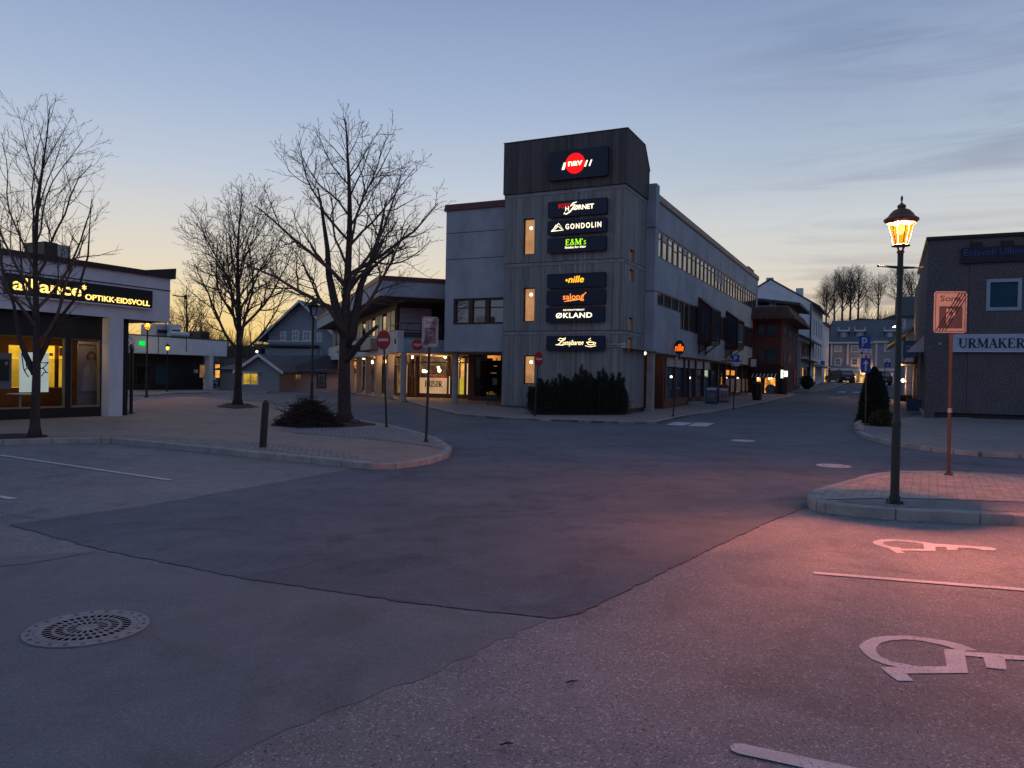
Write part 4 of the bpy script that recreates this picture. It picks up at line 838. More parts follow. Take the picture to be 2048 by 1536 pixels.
text(f, 'lettering', 'FOTO', w_ * .19, h * .53, h * .27, e_red, t, width=w_ * .21, n=n, bold=-0.012)
text(f, 'lettering', 'H', w_ * .305, h * .34, h * .27, e_white, t, width=w_ * .06, n=n, bold=0.013)
text(f, 'lettering', 'ØRNET', w_ * .44, h * .36, h * .3, e_white, t, width=w_ * .345, n=n, bold=0.015)
m = f.mb(); m.stroke([(w_ * x, h * z) for x, z in ((.50, .86), (.43, .78), (.39, .62), (.47, .72), (.44, .5), (.39, .28), (.33, .14), (.285, .17), (.30, .27))], [.02, .04, .03, .03, .05, .05, .04, .04, .02], n + .015, n + .03); m.build('flourish', e_white, t)
t, f, w_, h, n = board('sign_board', 'navy sign reading GONDOLIN beside a line drawn mountain, middle of the upper three', 'sign', 1095.3, 1213, 443, 470.5)
text(f, 'lettering', 'GONDOLIN', w_ * .315, h * .33, h * .37, e_white, t, width=w_ * .6, n=n, bold=0.011, space=1.35)
m = f.mb(); P_ = lambda *q: [(w_ * x, h * z) for x, z in q]
m.stroke(P_((.07, .26), (.195, .80), (.28, .30), (.07, .26)), .03, n, n + .012); m.stroke(P_((.09, .3), (.15, .7), (.25, .4)), .022, n, n + .014); m.stroke(P_((.12, .32), (.185, .6), (.255, .36)), .02, n, n + .016); m.build('mountain_logo', e_white, t)
t, f, w_, h, n = board('sign_board', "navy sign with lime green letters E & M's, lowest of the upper three", 'sign', 1095, 1212, 477.8, 506.6)
serif(f, 'lettering', "E & M's".replace(' ', ''), w_ * .315, h * .47, h * .40, e_lime, t, width=w_ * .36, n=n, bold=1.250)
text(f, 'lettering', 'Stedet for klær', w_ * .31, h * .25, h * .14, e_white, t, width=w_ * .36, n=n, bold=0.008)
t, f, w_, h, n = board('sign_board', 'navy sign with glowing yellow slanted word nille, topmost of the middle three', 'sign', 1094.3, 1211, 548.5, 577)
text(f, 'lettering', 'nille', w_ * .37, h * .34, h * .44, e_yel, t, width=w_ * .27, n=n, bold=0.015, shear=.22)
m = f.mb(); m.disc(w_ * .345, h * .52, .05, n, n + .012, n=12); m.build('dot', e_yel, t)
t, f, w_, h, n = board('sign_board', 'navy sign with orange word salong underlined by a swash, middle of the middle three', 'sign', 1093.2, 1210, 581.5, 610.4)
text(f, 'lettering', 'salong', w_ * .29, h * .36, h * .38, e_org, t, width=w_ * .36, n=n, bold=0.004)
m = f.mb(); m.stroke(P_((.31, .22), (.4, .27), (.52, .33), (.62, .36)), [.02, .05, .05, .03], n, n + .012); m.stroke(P_((.62, .62), (.66, .7), (.685, .8)), .03, n, n + .012); m.build('swash', e_org, t)
t, f, w_, h, n = board('sign_board', 'navy sign reading ØKLAND in bold cream capitals, lowest of the middle three', 'sign', 1092, 1208.5, 615.5, 644.5)
text(f, 'lettering', 'ØKLAND', w_ * .18, h * .27, h * .34, e_white, t, width=w_ * .62, n=n, bold=0.013, space=1.1)
text(f, 'lettering', 'ADVOKATFIRMAET', w_ * .30, h * .76, h * .10, e_white, t, width=w_ * .37, n=n, bold=0.008, space=1.2)
t, f, w_, h, n = board('sign_board', 'navy sign with cream handwriting Lunsjbaren and a steaming cup, alone below the rest', 'sign', 1092.8, 1209, 672, 700.8)
text(f, 'lettering', 'unsjbaren', w_ * .29, h * .38, h * .33, e_cream, t, width=w_ * .36, n=n, bold=-0.004, shear=.5)
m = f.mb(); m.stroke(P_((.29, .80), (.24, .84), (.21, .72), (.27, .62), (.33, .75), (.34, .86), (.30, .80), (.26, .56), (.22, .42), (.17, .40), (.30, .36)), .028, n, n + .012); m.build('initial', e_cream, t)
m = f.mb(); m.stroke(P_((.71, .55), (.73, .42), (.77, .37), (.81, .42), (.83, .56), (.70, .56)), .03, n, n + .012); m.stroke(P_((.83, .54), (.86, .52), (.85, .44), (.815, .42)), .022, n, n + .014); m.stroke(P_((.68, .32), (.77, .25), (.86, .33)), .024, n, n + .012); m.stroke(P_((.74, .62), (.78, .70), (.73, .74), (.77, .84)), .022, n, n + .012); m.build('cup_logo', e_cream, t)

# street name plates, nav disc, round shop sign
def plate(name, label, cat, face, box, n, mat_, ext=.02, group=None):
    s0, s1, z0, z1 = rect(face, *box, n); o = thing(name, label, cat, face.W @ Vector((s0, n, z0)), face.E.rotation_euler.z, group)
    f = Face(o, (0, 0, 0), tuple(face.T.to_3x3() @ Vector((1, 0, 0)))); m = f.mb(); m.box(0, s1 - s0, 0, ext, 0, z1 - z0); m.build('plate', mat_, o); return o, f, s1 - s0, z1 - z0
o, f, w_, h = plate('street_sign', 'grey-blue street name plate on the ribbed tower wall', 'street sign', TF, (1214, 1240, 687, 694), .03, m_steel)
text(f, 'lettering', 'Rådhusgata', w_ * .08, h * .25, h * .45, m_black, o, width=w_ * .84, n=.021)
o, f, w_, h = plate('street_sign', 'small pale street plate beside the longer one at the tower corner', 'street sign', TF, (1242.2, 1251, 686.5, 695), .05, m_greyl)
m = f.mb(); m.box(.02, w_ - .02, .021, .026, h * .4, h * .6); m.build('print_line', m_bluesign, o)
p = at(835, 690, 35.4); t = thing('round_sign', 'red round projecting sign reading nav at the arcade', 'sign', (p.x, p.y, p.z - .25), R(-6)); f = Face(t, (0, 0, 0), (1, 0, 0))
m = f.mb(); m.disc(0, .25, .26, -.06, .06, n=32); m.build('disc', M('nav_red', (.42, .012, .02), .5, .1, 3, 0), t); text(f, 'lettering', 'nav', -.17, .17, .13, m_whitep, t, width=.34, n=.062, bold=0.017)
m = f.mb(); m.box(.22, .9, -.03, .03, .22, .27); m.build('bracket', m_black, t)
q = RF.W @ Vector((RF.hit(1361, 700, .55)[0], .50, RF.hit(1361, 709, .55)[1])); t = thing('round_sign', 'black round projecting sign with glowing orange word nille over the shopfront', 'sign', q, R(-26)); f = Face(t, (0, 0, 0), (1, 0, 0))
m = f.mb(); m.disc(0, .34, .26, -.05, .08, n=32, rz=.36); m.build('disc', m_black, t); m = f.mb(); m.box(-.03, .03, -.05, .05, -.25, 0); m.build('bracket', m_black, t)
text(f, 'lettering', 'nille', -.20, .16, .34, e_orgd, t, width=.42, n=.085, bold=0.021, shear=.1)
s_ = RF.hit(1500, 725, .1)[0]; q = RF.W @ Vector((s_, .0, RF.hit(1502, 735, .3)[1])); t = thing('box_sign', 'small dark and white box sign at the far end of the shopfront', 'sign', q, ROT); f = Face(t, (0, 0, 0), (0, -1, 0))
m = f.mb(); m.box(.05, .62, 0, .25, 0, .75); m.build('box', m_brown, t); m = f.mb(); m.box(.2, .6, .252, .27, .08, .66); m.build('sign_face', m_greyl, t)

# ================================================================ ANGLED SHOP WING WITH THE ARCADE
po = G(804, 801.5, .09); WR = R(109.5)
Wg = thing('arcade_building', 'low two storey shop wing with an arcade, wide white roof fascia and balcony', 'building', (po.x, po.y, 0), WR)
WL = Face(Wg, (0, 0, 0), (-1, 0, 0)); WF = Face(Wg, (0, 0, 0), (0, -1, 0))
SF = 2.66; LEN = 31.
def LB(x0, x1, y0, y1, z0, z1): m = MB(); m.box(x0, x1, y0, y1, z0, z1); return m
m = MB(); m.lathe([(.15, -.6), (.15, SF)], 24, (0, -.05, 0)); m.build('column', m_conc_y, Wg)
for px in (773.5, 750, 730, 712.5, 697, 675.5, 662):
    x = -WL.hit(px, 790, 0)[0]; m = MB(); m.box(x - .2, x + .2, -.35, .0, -.6, SF); m.build('column', m_conc_y, Wg)
m = MB(); m.box(-.15, LEN, .0, .3, SF, 3.75); m.box(LEN - .3, LEN, -7.7, 0, -.5, 3.75); m.build('parapet', M('pale_parapet', (.50, .51, .53), .85, .15, 1.2, .15, 30), Wg)
m = MB(); m.box(-.15, .15, -7.9, -.002, SF, 3.33); m.build('balcony_front', m_conc, Wg)
m = MB(); m.box(.15, LEN - .3, -8, -.0, SF + .02, 2.9); m.build('floor_slab', m_pinkw, Wg)
# upper storey: white framed ribbon with louvres
wx = 2.0; m = MB(); m.box(wx + .02, LEN - .2, -8, -.05, 2.9, 5.35); m.build('upper_wall', m_brown, Wg)
k = 0; x = LEN - .5
xs = []; x = wx + .2
while x < LEN - 1.2: xs.append(x); x += 1.25
for k, x in enumerate(xs):
    f = WL.mb(); f.box(-x - 1.2, -x, -.05, .0, 3.78, 3.86); f.box(-x - 1.2, -x, -.05, .0, 4.95, 5.02); f.box(-x - .06, -x, -.05, .0, 3.86, 4.95)
    fo = f.build('window', m_brown, Wg); g = WL.mb(); lit = k % 4 == 1 or k in (2,)
    g.box(-x - 1.16, -x - .08, -.045, -.03, 3.86, 4.95); g.build('pane', m_glassd, fo)
    if k % 3 != 2:
        g = WL.mb()
        for j in range(16): z = 3.9 + j * .065; g.box(-x - 1.14, -x - .10, -.025, -.002, z, z + .045)
        g.build('louvre_blind', m_steel, fo)
m = MB(); m.box(wx, wx + .03, -7, -.15, 5.0, 5.1); m.box(wx, wx + .02, -2.0, -.15, 3.3, 5.0)
m.build('louvre_back', m_black, Wg)
m = MB()
for j in range(27): z = 3.36 + j * .063; m.add([(wx - .06, -.2, z), (wx - .06, -1.9, z), (wx - .01, -1.9, z + .05), (wx - .01, -.2, z + .05)], [(0, 1, 2, 3)])
m.build('louvre_blind', M('aluminium_slat', (.72, .74, .78), .5, .08, 3, 0), Wg)
m = MB(); m.box(wx - .05, wx + .02, -4, -2.05, 3.3, 5.1); m.build('upper_wall', m_brown, Wg); m = MB(); m.box(wx - .07, wx - .05, -3.6, -2.5, 4.0, 4.9); m.build('pane', m_glassb, Wg)
m = MB(); m.box(-.6, LEN + .5, -9, 1.3, 5.36, 6.1); m.build('roof_fascia', m_conc, Wg)
m = MB(); m.box(-.64, LEN + .54, -9, 1.34, 6.1, 6.33); m.build('roof_capping', m_capr, Wg)
m = MB(); m.box(-.55, LEN, -9, 1.25, 5.33, 5.358); m.build('eaves_soffit', M('eaves_board', (.16, .13, .12), .8, .15, 3, .1), Wg)
q = -WL.hit(744, 560, -2)[0]; m = MB(); m.box(q + .5, q + 6, -3.2, -1.4, 6.2, 7.35); m.build('roof_box', m_black, Wg)
m = MB()
for z in (3.78, 4.12): m.tube([(-.02, .12, z), (-.02, -3.3, z)], .022, 5)
m.tube([(-.02, .12, 4.12), (3.2, .12, 4.12)], .022, 5); m.box(-.05, .0, -3.3, .15, 3.45, 3.68)
for y in (.12, -.9, -1.9, -3.2): m.tube([(-.02, y, 3.3), (-.02, y, 4.12)], .025, 5); m.tube([(-.02, y - .3, 3.45), (-.02, y - .3, 4.0), (-.02, y - .45, 4.12)], .018, 4)
m.build('balcony_railing', m_blackm, Wg)
# ground floor shops behind the columns
m = MB(); m.box(6.0, LEN - .4, -1.72, -1.6, -.5, SF); m.build('shop_inner_wall', m_brown, Wg)
k = 0; x = 6.1
while x < LEN - 2:
    lit = k in (0, 3, 6, 9); f = WL.mb(); f.box(-x - 1.7, -x - 1.6, -1.6, -1.50, .1, SF); f.box(-x - 1.6, -x, -1.6, -1.51, .1, .45); f.box(-x - 1.6, -x, -1.6, -1.52, 2.15, 2.22)
    fo = f.build('shop_window', m_brown, Wg); g = WL.mb(); g.box(-x - 1.6, -x - .02, -1.59, -1.56, .45, SF - .1)
    g.build('pane', [m_glassd, e_dim, m_glassd, e_dim, m_door][k % 5] if k < 10 else e_warm2, fo)
    if lit: g = WL.mb(); g.box(-x - .5, -x - .35, -1.55, -1.53, .5, 2.1); g.build('light_strip', E('arcade_strip', (1, .6, .35), .55), fo)
    x += 1.72; k += 1
for x in (3.4, 7.5, 12, 17.5, 24):
    m = MB(); m.lathe([(.16, SF - .06), (.13, SF - .01)], 14, (x, -.75, 0)); m.build('soffit_lamp', e_bulbw if x != 12 else e_bulb, Wg); light('soffit_lamp_light', (x, -.75, SF - .18), 30, (1, .48, .18), .1, parent=Wg)
mm = WL.mb()
a0_, a1_ = -WL.hit(736, 690, .3)[0], -WL.hit(757, 690, .3)[0]
mm.box(-a0_, -a1_, .3, .75, 2.95, 3.55); mm.build('shop_canopy_sign', M('beige_sign', (.34, .30, .26), .7, .2, 3, .05), Wg)
for px, py in ((736.5, 689), (676, 704), (791, 683)):
    s_, z_ = WL.hit(px, py, .31); m = WL.mb(); m.box(s_ - .05, s_ + .05, .3, .36, z_ - .12, z_ + .12); m.build('drain_spout', m_black, Wg)
p = at(760, 540, 44); t = thing('roof_aerial', 'thin aerial mast on the wing roof behind the big tree', 'aerial', (p.x, p.y, 6.3)); m = MB(); m.tube([(0, 0, 0), (0, 0, 2.6)], .03, 5); m.tube([(-.3, 0, 2.1), (.3, 0, 2.1)], .018, 4); m.build('mast', m_black, t)

# ================================================================ OPTICIAN'S SHOP ON THE LEFT
pl = G(216, 833, TOPZ); A = thing('optician_shop', 'single storey white shop with black framed windows and glowing letters, left edge', 'shop', (pl.x, pl.y, 0), ROT)
AF = Face(A, (0, 0, 0), (1, 0, 0)); AE = AF.hit(340, 600)[0]; AL = -9.
ZB = AF.hit(338, 645)[1]; ZT = AF.hit(341, 558)[1]
m = AF.mb(); m.box(AL, AE, -.3, .0, ZB, ZT); m.box(AE - .3, AE, -14, -.3, ZB, ZT); m.build('fascia', m_white, A)
m = AF.mb(); m.box(AL, AE + .02, -.02, .015, ZT - .42, ZT - .39); m.build('panel_joint', m_black, A)
m = AF.mb(); m.box(AL, AE - 1.0, -.5, .10, ZT, ZT + .16); m.prism([(AE - 1.0, ZT), (AE + .12, ZT), (AE + .14, ZT + .36), (AE + .1, ZT + .36), (AE - 1.0, ZT + .17)], -.6, .12); m.box(AL, AE - .1, -14, -.5, ZT - .2, ZT + .1); m.build('roof_edge', m_blackm, A)
m = AF.mb(); m.box(.02, .50, -.50, .0, -.3, ZB); m.build('pillar', m_white, A)
m = AF.mb(); m.quad((AL, 0, ZB), (AE, 0, ZB), (AE, -4, ZB), (AL, -4, ZB)); m.build('soffit', m_black, A)
WN = -.35                                   # window plane just behind the pillar
s1 = AF.hit(213, 750, WN)[0]; r1 = rect(AF, 0, 141, 0, 1, WN); s_b = r1[1]; r2 = rect(AF, 152, 211, 0, 1, WN)
zt1 = AF.hit(141, 676, WN)[1]; zb1 = AF.hit(141, 815, WN)[1]; zt2 = AF.hit(152, 677, WN)[1]
AFB = AF.mb(); holes = [(AL + 5, s_b, zb1, zt1), (r2[0], r2[1], zb1, zt2)]
AFB.wall(AL, .05, -.3, ZB, holes, WN, .12); AFB.wall(.5, .95, -.3, ZB, [], WN, .1); AFB.quad((.95, WN, -.3), (.95, -8, -.3), (.95, -8, ZB), (.95, WN, ZB)); AFB.build('shop_wall', m_black, A)
m = AF.mb()
for (a, b, c, d) in holes: m.box(a, a + .04, WN - .1, WN - .03, c, d); m.box(b - .05, b, WN - .1, WN - .02, c, d); m.box(a + .04, b - .05, WN - .1, WN - .02, c, c + .05); m.box(a + .04, b - .05, WN - .1, WN - .04, d - .03, d)
m.build('window_frame', M('olive_metal_frame', (.26, .22, .12), .5, .15, 4, 0), A)
for (a, b, c, d) in holes: g = AF.mb(); g.quad((a + .04, WN - .06, c + .05), (b - .05, WN - .06, c + .05), (b - .05, WN - .06, d - .03), (a + .04, WN - .06, d - .03)); g.build('window_pane', m_glass, A)
# lit interior: yellow back wall with shelves, posters, table
m = AF.mb(); m.quad((AL + 4, -3.4, -.1), (.9, -3.4, -.1), (.9, -3.4, ZB), (AL + 4, -3.4, ZB)); m.quad((.9, -3.4, -.1), (.9, -.5, -.1), (.9, -.5, ZB), (.9, -3.4, ZB)); m.build('shop_back_wall', M('brown_back_wall', (.10, .05, .025), .9, .3, 1.5, 0), A)
m = AF.mb(); m.quad((AL + 4, -.5, ZB - .05), (.9, -.5, ZB - .05), (.9, -3.4, ZB - .05), (AL + 4, -3.4, ZB - .05)); m.build('shop_ceiling', m_inner, A)
m = AF.mb(); m.quad((AL + 4, -.5, .12), (.9, -.5, .12), (.9, -3.4, .12), (AL + 4, -3.4, .12)); m.build('shop_floor', m_brown, A)
SN = -2.4
m = AF.mb(); 
for x0, x1, y0, y1 in ((19, 38, 690, 775), (38, 52, 697, 706), (92, 116, 691, 774), (116, 136, 693, 774)): q = rect(AF, x0, x1, y0, y1, SN); m.box(*q[:2], SN - .04, SN, *q[2:])
m.build('lit_shelf_back', E('shelf_glow', (1, .52, .035), 1.05, .3, 1.3), A)
m = AF.mb()
for x0, x1 in ((24, 38), (97, 114), (116, 131)):
    for j in range(14): q = rect(AF, x0, x1, 719 + j * 4.0, 721.1 + j * 4.0, SN + .1); m.box(*q[:2], SN + .02, SN + .1, *q[2:])
m.build('glasses_shelf', M('shelf_row', (.05, .025, .01), .8, .5, 14, 0), A)
m = AF.mb()
for x0, x1, y0, y1 in ((111, 117, 690, 776), (131, 140, 690, 760), (120, 130, 695, 712), (100, 106, 706, 712)): q = rect(AF, x0, x1, y0, y1, SN + .05); m.box(*q[:2], SN + .01, SN + .05, *q[2:])
m.build('shelf_upright', M('ochre_post', (.30, .17, .03), .8, .3, 3, 0), A)
def poster(name, label, x0, x1, y0, y1, mat_, n=-.75):
    q = rect(AF, x0, x1, y0, y1, n); o = thing(name, label, 'poster', AF.W @ Vector((q[0], n, q[2])), ROT); f = Face(o, (0, 0, 0), (1, 0, 0)); m = f.mb(); m.box(0, q[1] - q[0], -.02, 0, 0, q[3] - q[2]); m.build('sheet', mat_, o); return o, f, q[1] - q[0], q[3] - q[2]
o, f, w_, h = poster('poster', 'tall backlit white poster with drawn spectacles behind the tree', 40, 97, 704, 784, E('poster_glow', (.74, .85, .80), .50, .12, .9))
m = f.mb(); P_ = lambda *q: [(w_ * x, h * z) for x, z in q]
for q in (((.14, .98), (.2, .78), (.42, .76), (.40, .62), (.3, .56), (.22, .64), (.2, .78)), ((.98, .76), (.8, .74), (.66, .76), (.62, .66), (.68, .60), (.8, .62), (.98, .76)), ((.42, .72), (.53, .74), (.64, .70)), ((.05, .98), (.12, .60), (.18, .5), (.3, .38)), ((.98, .5), (.82, .5), (.74, .40)), ((.22, .6), (.14, .52)), ((.66, .6), (.82, .6), (.9, .5))): m.stroke(P_(*q), .028, .002, .010)
m.build('spectacles_drawing', M('drawing_grey', (.13, .14, .13), .8, .2, 3, 0), o)
o, f, w_, h = poster('poster', 'pale and dark green poster cut by the left picture edge', -40, 23, 704, 778, M('poster_pale', (.30, .32, .38), .7, .1, 2, 0))
m = f.mb(); m.box(0, w_ * .92, .002, .006, h * .22, h * .82); m.build('picture', M('poster_green', (.035, .06, .05), .7, .3, 2, 0), o)
m = f.mb(); m.disc(w_ * .82, h * .71, .05, .008, .012); m.build('emblem', m_greyl, o)
o, f, w_, h = poster('poster', 'tall poster of a woman in glasses and a white coat in the narrow window', 156, 207, 685, 812, M('poster_grey', (.25, .235, .23), .8, .15, 1.5, 0))
m = f.mb(); m.box(w_ * .86, w_ * .98, .002, .01, h * .30, h * .78); m.build('side_strip', E('strip_daylight', (.72, .82, .70), .42, .2, 3), o)
m = f.mb(); m.prism(P_((.16, .22), (.2, .58), (.38, .66), (.62, .66), (.80, .58), (.84, .22)), .002, .008); m.build('coat', M('coat_print', (.36, .34, .36), .8, .1, 2, 0), o)
m = f.mb(); m.disc(w_ * .5, h * .745, w_ * .15, .004, .012, rz=h * .08); m.prism(P_((.44, .6), (.5, .52), (.56, .6), (.56, .68), (.44, .68)), .004, .012); m.build('face_print', M('skin_print', (.34, .225, .18), .8, .08, 2, 0), o)
m = f.mb(); m.stroke(P_((.35, .74), (.36, .81), (.43, .845), (.5, .855), (.58, .845), (.64, .81), (.65, .74)), [.05, .07, .08, .09, .08, .07, .05], .006, .015); m.stroke(P_((.37, .755), (.63, .755)), .035, .012, .017); m.build('hair_print', M('hair_print', (.10, .065, .05), .8, .2, 3, 0), o)
m = f.mb(); m.box(0, w_, .01, .014, h * .2, h * .245); m.box(w_ * .2, w_ * .75, .01, .014, h * .13, h * .14); m.build('print_band', M('lilac_print', (.16, .17, .26), .8, .1, 2, 0), o)
m = f.mb(); m.box(0, w_, .004, .02, h * .975, h * 1.02); m.build('hanging_rail', m_steel, o)
q = AF.hit(40, 812, -1.2); o = thing('side_table', 'small pale pedestal table low inside the lit shop window', 'table', AF.W @ Vector((q[0], -1.2, .12)), ROT)
m = MB(); m.lathe([(.26, 0), (.26, .02), (.03, .05), (.03, .66)], 20); m.build('pedestal', m_whitep, o); m = MB(); m.lathe([(.34, .66), (.34, .69)], 24); m.build('table_top', m_whitep, o)
light('shop_light', AF.T @ Vector((-2.2, -1.2, ZB - .5)), 14, (1, .50, .10), .3, parent=A)
light('shop_light', AF.T @ Vector((-.7, -.52, ZB - .35)), 34, (1, .60, .22), .3, parent=A)  # added light between glass and poster, brightens the posters
# fascia sign
q = (AF.hit(11, 570, .1), AF.hit(305, 600, .1)); sz1 = AF.hit(305, 582, .1)[1]; sz0 = AF.hit(305, 619, .1)[1]
o = thing('sign_board', 'long black fascia sign with glowing yellow letters alliance OPTIKK EIDSVOLL', 'sign', AF.W @ Vector((q[0][0], .02, sz0)), ROT)
f = Face(o, (0, 0, 0), (1, 0, 0)); w_, h = q[1][0] - q[0][0], sz1 - sz0; so_ = q[0][0]
m = f.mb(); m.box(0, w_, 0, .08, .03, h); m.build('panel', m_black, o); m = f.mb(); m.box(0, w_ + .02, 0, .12, -.01, .03); m.box(w_, w_ + .03, 0, .1, .03, h); m.build('trim', m_white, o)
def fs(px, py): a_, b_ = AF.hit(px, py, .12); return a_ - so_, b_ - sz0
a = fs(26, 590); b = fs(163, 590); zt = fs(163, 578)
e_al = E('sign_glow_yellow', (1, .66, .16), 2.2, .15, 5)
text(f, 'lettering', 'alliance', a[0], h * .27, h * .56, e_al, o, width=b[0] - a[0], n=.085, bold=0.015)
text(f, 'lettering', '*', b[0] + .02, h * .62, h * .26, e_al, o, n=.085, bold=0.013)
a = fs(171, 600); b = fs(300, 600); text(f, 'lettering', 'OPTIKK·EIDSVOLL', a[0], h * .16, h * .27, e_al, o, width=b[0] - a[0], n=.085, bold=0.013)
p = AF.W @ Vector((AF.hit(115, 508, -3)[0], -3, ZT)); o = thing('roof_vent', 'grey box vent on the flat roof behind the first tree', 'vent', (p.x, p.y, ZT + .05), ROT)
q = rect(AF, 89, 142, 487, 517, -3.0); m = MB(); m.box(-(q[1] - q[0]) / 2, (q[1] - q[0]) / 2, 0, 1.0, 0, q[3] - ZT); m.build('casing', m_steel, o)
m = MB(); m.box(-(q[1] - q[0]) / 2 - .01, -(q[1] - q[0]) * .02, -.03, 1.02, .1, q[3] - ZT + .02); m.build('louvre', m_blackm, o)
p = AF.W @ Vector((AF.hit(345, 588)[0] + .1, -.1, AF.hit(345, 590)[1])); o = thing('wall_bracket', 'short black bracket sticking out of the white shop fascia end', 'bracket', p, ROT); m = MB(); m.tube([(0, 0, 0), (.55, 0, 0)], .02, 6); m.box(.5, .56, -.04, .04, -.09, .06); m.build('arm', m_black, o)

# ================================================================ SECOND FLAT ROOFED SHOP, FARTHER LEFT
p2 = G(419, 780, .1); A2 = thing('flat_roofed_shop', 'distant flat roofed shop with white fascia over a black front, seen beyond the square', 'shop', (p2.x, p2.y, 0), ROT)
F2 = Face(A2, (0, 0, 0), (1, 0, 0)); e2 = F2.hit(454, 700)[0]; l2 = F2.hit(200, 700)[0] - 6; zb2 = F2.hit(453, 713)[1]; zt2_ = F2.hit(453, 682)[1]; zg = p2.z
m = F2.mb(); m.box(l2, e2, -.4, 0, zb2, zt2_); m.box(e2 - .4, e2, -12, -.4, zb2, zt2_); m.build('fascia', m_white, A2)
m = F2.mb(); m.box(l2, e2 + .05, -12, .05, zt2_, zt2_ + .08); m.build('roof_edge', m_black, A2)
m = F2.mb(); w2_ = F2.hit(427, 750)[0]; m.box(0, w2_, -.6, -.05, zg - .5, zb2); m.build('pillar', m_white, A2)
m = F2.mb(); m.box(l2, e2 - 1.2, -12, -1.6, zg - .5, zb2); m.build('shop_wall', m_black, A2)
m = F2.mb(); s_ = F2.hit(316, 690)[0]; m.box(s_, s_ + .06, 0, .02, zb2, zt2_); s_ = F2.hit(372, 690)[0]; m.box(s_, s_ + .06, 0, .02, zb2 + .3, zt2_); m.build('panel_joint', m_black, A2)
for x0, x1, y0, y1, mt in ((398, 413, 728, 757, e_dim), (429, 440, 727, 757, e_warm), (310, 334, 728, 770, m_glassb), (272, 300, 730, 770, m_door)):
    q = rect(F2, x0, x1, y0, y1, -1.55); m = F2.mb(); m.box(*q[:2], -1.6, -1.54, *q[2:]); wo = m.build('window', m_brown, A2); m = F2.mb(); m.box(q[0] + .08, q[1] - .08, -1.55, -1.52, q[2] + .08, q[3] - .08); m.build('pane', mt, wo)
q = rect(F2, 389, 396, 739, 746, -1.5); m = F2.mb(); m.box(*q[:2], -1.6, -1.5, *q[2:]); m.build('notice', m_greyl, A2)
q = rect(F2, 280, 290, 682, 691, .1); o = thing('exit_sign', 'small glowing green sign on the far white fascia', 'sign', F2.W @ Vector((q[0], .0, q[2])), ROT); m = MB(); m.box(0, q[1] - q[0], -.12, -.002, 0, q[3] - q[2]); m.build('light_box', e_green, o)
def roofbox(label, x0, x1, y0, y1, n, kind='box', mat_=m_steel):
    q = rect(F2, x0, x1, y0, y1, n); o = thing('roof_unit', label, 'ventilation unit', F2.W @ Vector((q[0], n, zt2_ + .08)), ROT); w_ = q[1] - q[0]; h = q[3] - zt2_ - .08; m = MB()
    if kind == 'box': m.box(0, w_, 0, 2, 0, h, ty=.05, tx=.03); m.build('casing', mat_, o); m = MB(); m.box(w_ * .1, w_ * .9, -.04, 0, h * .35, h * .6); m.build('grille', m_black, o)
    else: m.tube([(0, .6, h * .55), (w_, .6, h * .55)], h * .42, 14); m.build('duct', mat_, o); m = MB(); m.tube([(w_, .6, h * .55), (w_ * 1.25, .6, h * .8)], [h * .42, h * .2], 12); m.build('duct_end', m_black, o)
roofbox('pale square ventilation box on the far flat roof', 313, 341, 648, 675, -3)
roofbox('ventilation box with a sloping hood beside the duct on the far roof', 342, 362, 648, 672, -2.5, mat_=m_whitep)
roofbox('round silver duct lying on the far flat roof', 348, 385, 661, 674, -1.6, 'duct', m_whitep)
roofbox('dark low box at the right end of the far flat roof', 402, 420, 662, 676, -3, mat_=m_blackm)

